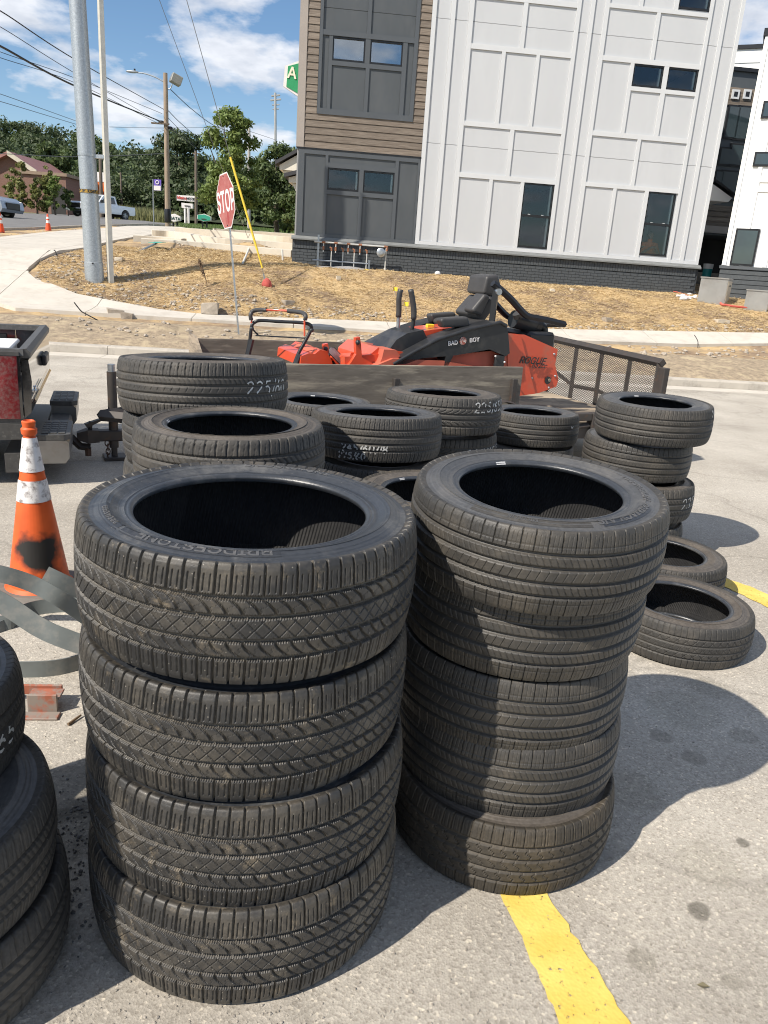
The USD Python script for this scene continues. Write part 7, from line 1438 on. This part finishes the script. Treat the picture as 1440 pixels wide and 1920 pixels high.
lf = atz(1318, 1852); single('dead_leaf', trimesh.Trimesh(np.array([lf + [-.016, .004, .004], lf + [-.004, -.008, .008], lf + [.018, .0, .005], lf + [.002, .010, .009]]), [(0, 1, 2), (0, 2, 3)], process=False), M('leaf_dry', (.14, .12, .07), .8), 'tiny dried leaf on the paving at the lower right', 'leaf')
# bent rods, weed stalk, flags and stones on the bank
def onb(px, py):
    p = gr(px, py); p[2] = max(p[2], Gb(p[0], p[1])[0]); return p
r0 = onb(184, 604); single('bent_rod', tube(bez([r0, r0 + [-.22, 0, .10], at(152, 583, r0[1]), at(139, 567, r0[1])], 6), .011, 6), BTUBE, 'thin black rod bending up from the verge at the left pavement', 'rod', smooth=True)
r0 = onb(108, 486); single('bent_rod', tube(bez([r0, r0 + [-.05, 0, .15], at(101, 470, r0[1])], 5), .010, 6), BTUBE, 'short dark rod sticking up at the curved pavement edge', 'rod', smooth=True)
r0 = onb(1308, 655); single('bent_rod', tube(bez([r0, r0 + [-.03, 0, .15], at(1302, 628, r0[1])], 5), .008, 6), BTUBE, 'thin dark stem at the right verge beyond the mesh gate', 'rod', smooth=True)
wb = onb(389, 546); wt = at(373, 487, wb[1]); WEED = M('dead_weed_look', (.16, .105, .065), .9, var=.3, scale=30)
dw = T('dead_weed', 'tall dried brown weed stalk left of the stop sign post', 'weed', wb)
dw.part('stalk', tube(bez([wb, wb * .5 + wt * .5 + [.02, 0, 0], wt], 5), .010, 6), WEED); dw.part('seed_head', leaves([[*(wb * (1 - f) + wt * f), .045, .045, .06] for f in np.linspace(.45, .98, 9)], 260, .022, 9, .1), WEED)
FLAG = M('flag_yellow', (.75, .55, .04), .6)
for (px, py), (tx, ty), lb in (((742, 560), (737, 538), 'small yellow marking flag on the bank left of the mower levers'), ((765, 604), (757, 566), 'yellow marking flag between the two mower levers'), ((686, 517), (683, 504), 'tiny yellow marking flag before the pipe manifold')):
    f0 = onb(px, py); f1 = at(tx, ty, f0[1]); fg_ = T('marking_flag', lb, 'flag', f0); fg_.part('wire', tube([f0, f1], .004, 5), GALV); w = np.array([.11, .03, 0]); fg_.part('cloth', gridmesh(np.array([[f1 + w * u + [0, .02 * math.sin(u * 5), -.09 * v] for v in (0, .5, 1)] for u in np.linspace(0, 1, 5)])), FLAG)
PALE = M('pale_block', (.50, .44, .35), .9, var=.15, scale=8)
def block(px, py, a, b, c, rz, mat, name, label, cat='stone', irregular=True):
    p = onb(px, py); r_ = np.random.default_rng(int(px * 7 + py)); q = np.array([(sx, sy, sz) for sx in (-1, 1) for sy in (-1, 1) for sz in (0, 1)], float) * [a / 2, b / 2, c]
    if irregular: q = np.vstack([q * (1 + r_.normal(0, .12, q.shape)), r_.uniform(-.45, .45, (6, 3)) * [a, b, 0] + [0, 0, c * 1.05]])
    m = hull(q @ rotz(rz).T); single(name, trimesh.Trimesh(m.vertices + p - [0, 0, .02], m.faces, process=False), mat, label, cat)
block(634, 533, .10, .10, .11, .3, PALE, 'stone_block', 'small pale square block on the straw below the gas pipes', 'stone', False)
block(1352, 609, .33, .20, .09, .2, PALE, 'paving_slab', 'pale broken slab lying on the bank below the utility cabinets', 'slab', False)
block(1138, 605, .20, .15, .10, .5, STONE, 'stone', 'grey broken stone on the straw above the mesh gate'); block(1035, 550, .12, .1, .07, 0, PALE, 'stone', 'pale stone on the bank right of the mower head rest'); block(1072, 549, .10, .1, .06, .9, PALE, 'stone', 'second pale stone on the bank further right of the mower head rest')
block(216, 596, .30, .25, .14, .4, STONE, 'stone', 'brown clod at the verge beside the bent black rod'); block(238, 600, .22, .2, .12, .2, STONE, 'stone', 'smaller clod right of the one at the bent rod'); block(393, 596, .34, .3, .20, .1, STONE, 'stone', 'big brown clod at the bank edge left of the stop sign post'); block(540, 575, .24, .2, .10, .7, STONE, 'stone', 'grey stone on the bank above the push mower handle'); block(222, 492, .18, .14, .10, .2, PALE, 'stone', 'pale stone right of the slim pole foot')
# white plastic pipe bits and the trench by the guy wire
PVC = M('white_pipe', (.62, .60, .55), .5, var=.06)
a_, b_ = onb(455, 503), onb(466, 477); single('pvc_pipe', tube(bez([a_ + [0, 0, .03], (a_ + b_) / 2 + [0, 0, .06], b_ + [0, 0, .14], b_ + [-.12, 0, .16]], 5), .03, 8), PVC, 'short white bent pipe in the hole behind the stop sign post', 'pipe', smooth=True)
a_ = onb(530, 499); single('pvc_pipe', tube([a_, at(529, 468, a_[1])], .025, 8), PVC, 'thin upright pipe stub near the left end of the brick base', 'pipe', smooth=True)
# red cord along the base and at the cabinets
RC = M('red_cord', (.50, .10, .07), .6)
cd = bez([onb(x, y) + [0, 0, .04] for x, y in ((1085, 531), (1130, 534), (1180, 536), (1220, 545), (1265, 552), (1290, 560))], 6); single('cord', tube(cd, .014, 6), RC, 'red cord lying along the foot of the brick base', 'cord', smooth=True)
cd = bez([onb(x, y) + [0, 0, .05] for x, y in ((1336, 573), (1345, 570), (1352, 577), (1362, 579), (1375, 581), (1410, 584))], 6); single('cord', tube(cd, .03, 6), RC, 'red hose end lying before the grey utility cabinet', 'cord', smooth=True)
Pp_ = np.array([onb(*q) for q in zip(rng.normal(1288, 9, 26), rng.normal(563, 4, 26))]); single('plastic_scraps', stones(Pp_, .03, .09), M('plastic_scrap', (.6, .6, .62), .5, var=.2, scale=10), 'heap of crumpled pale plastic scraps at the right corner of the brick base', 'rubbish', kind='stuff')
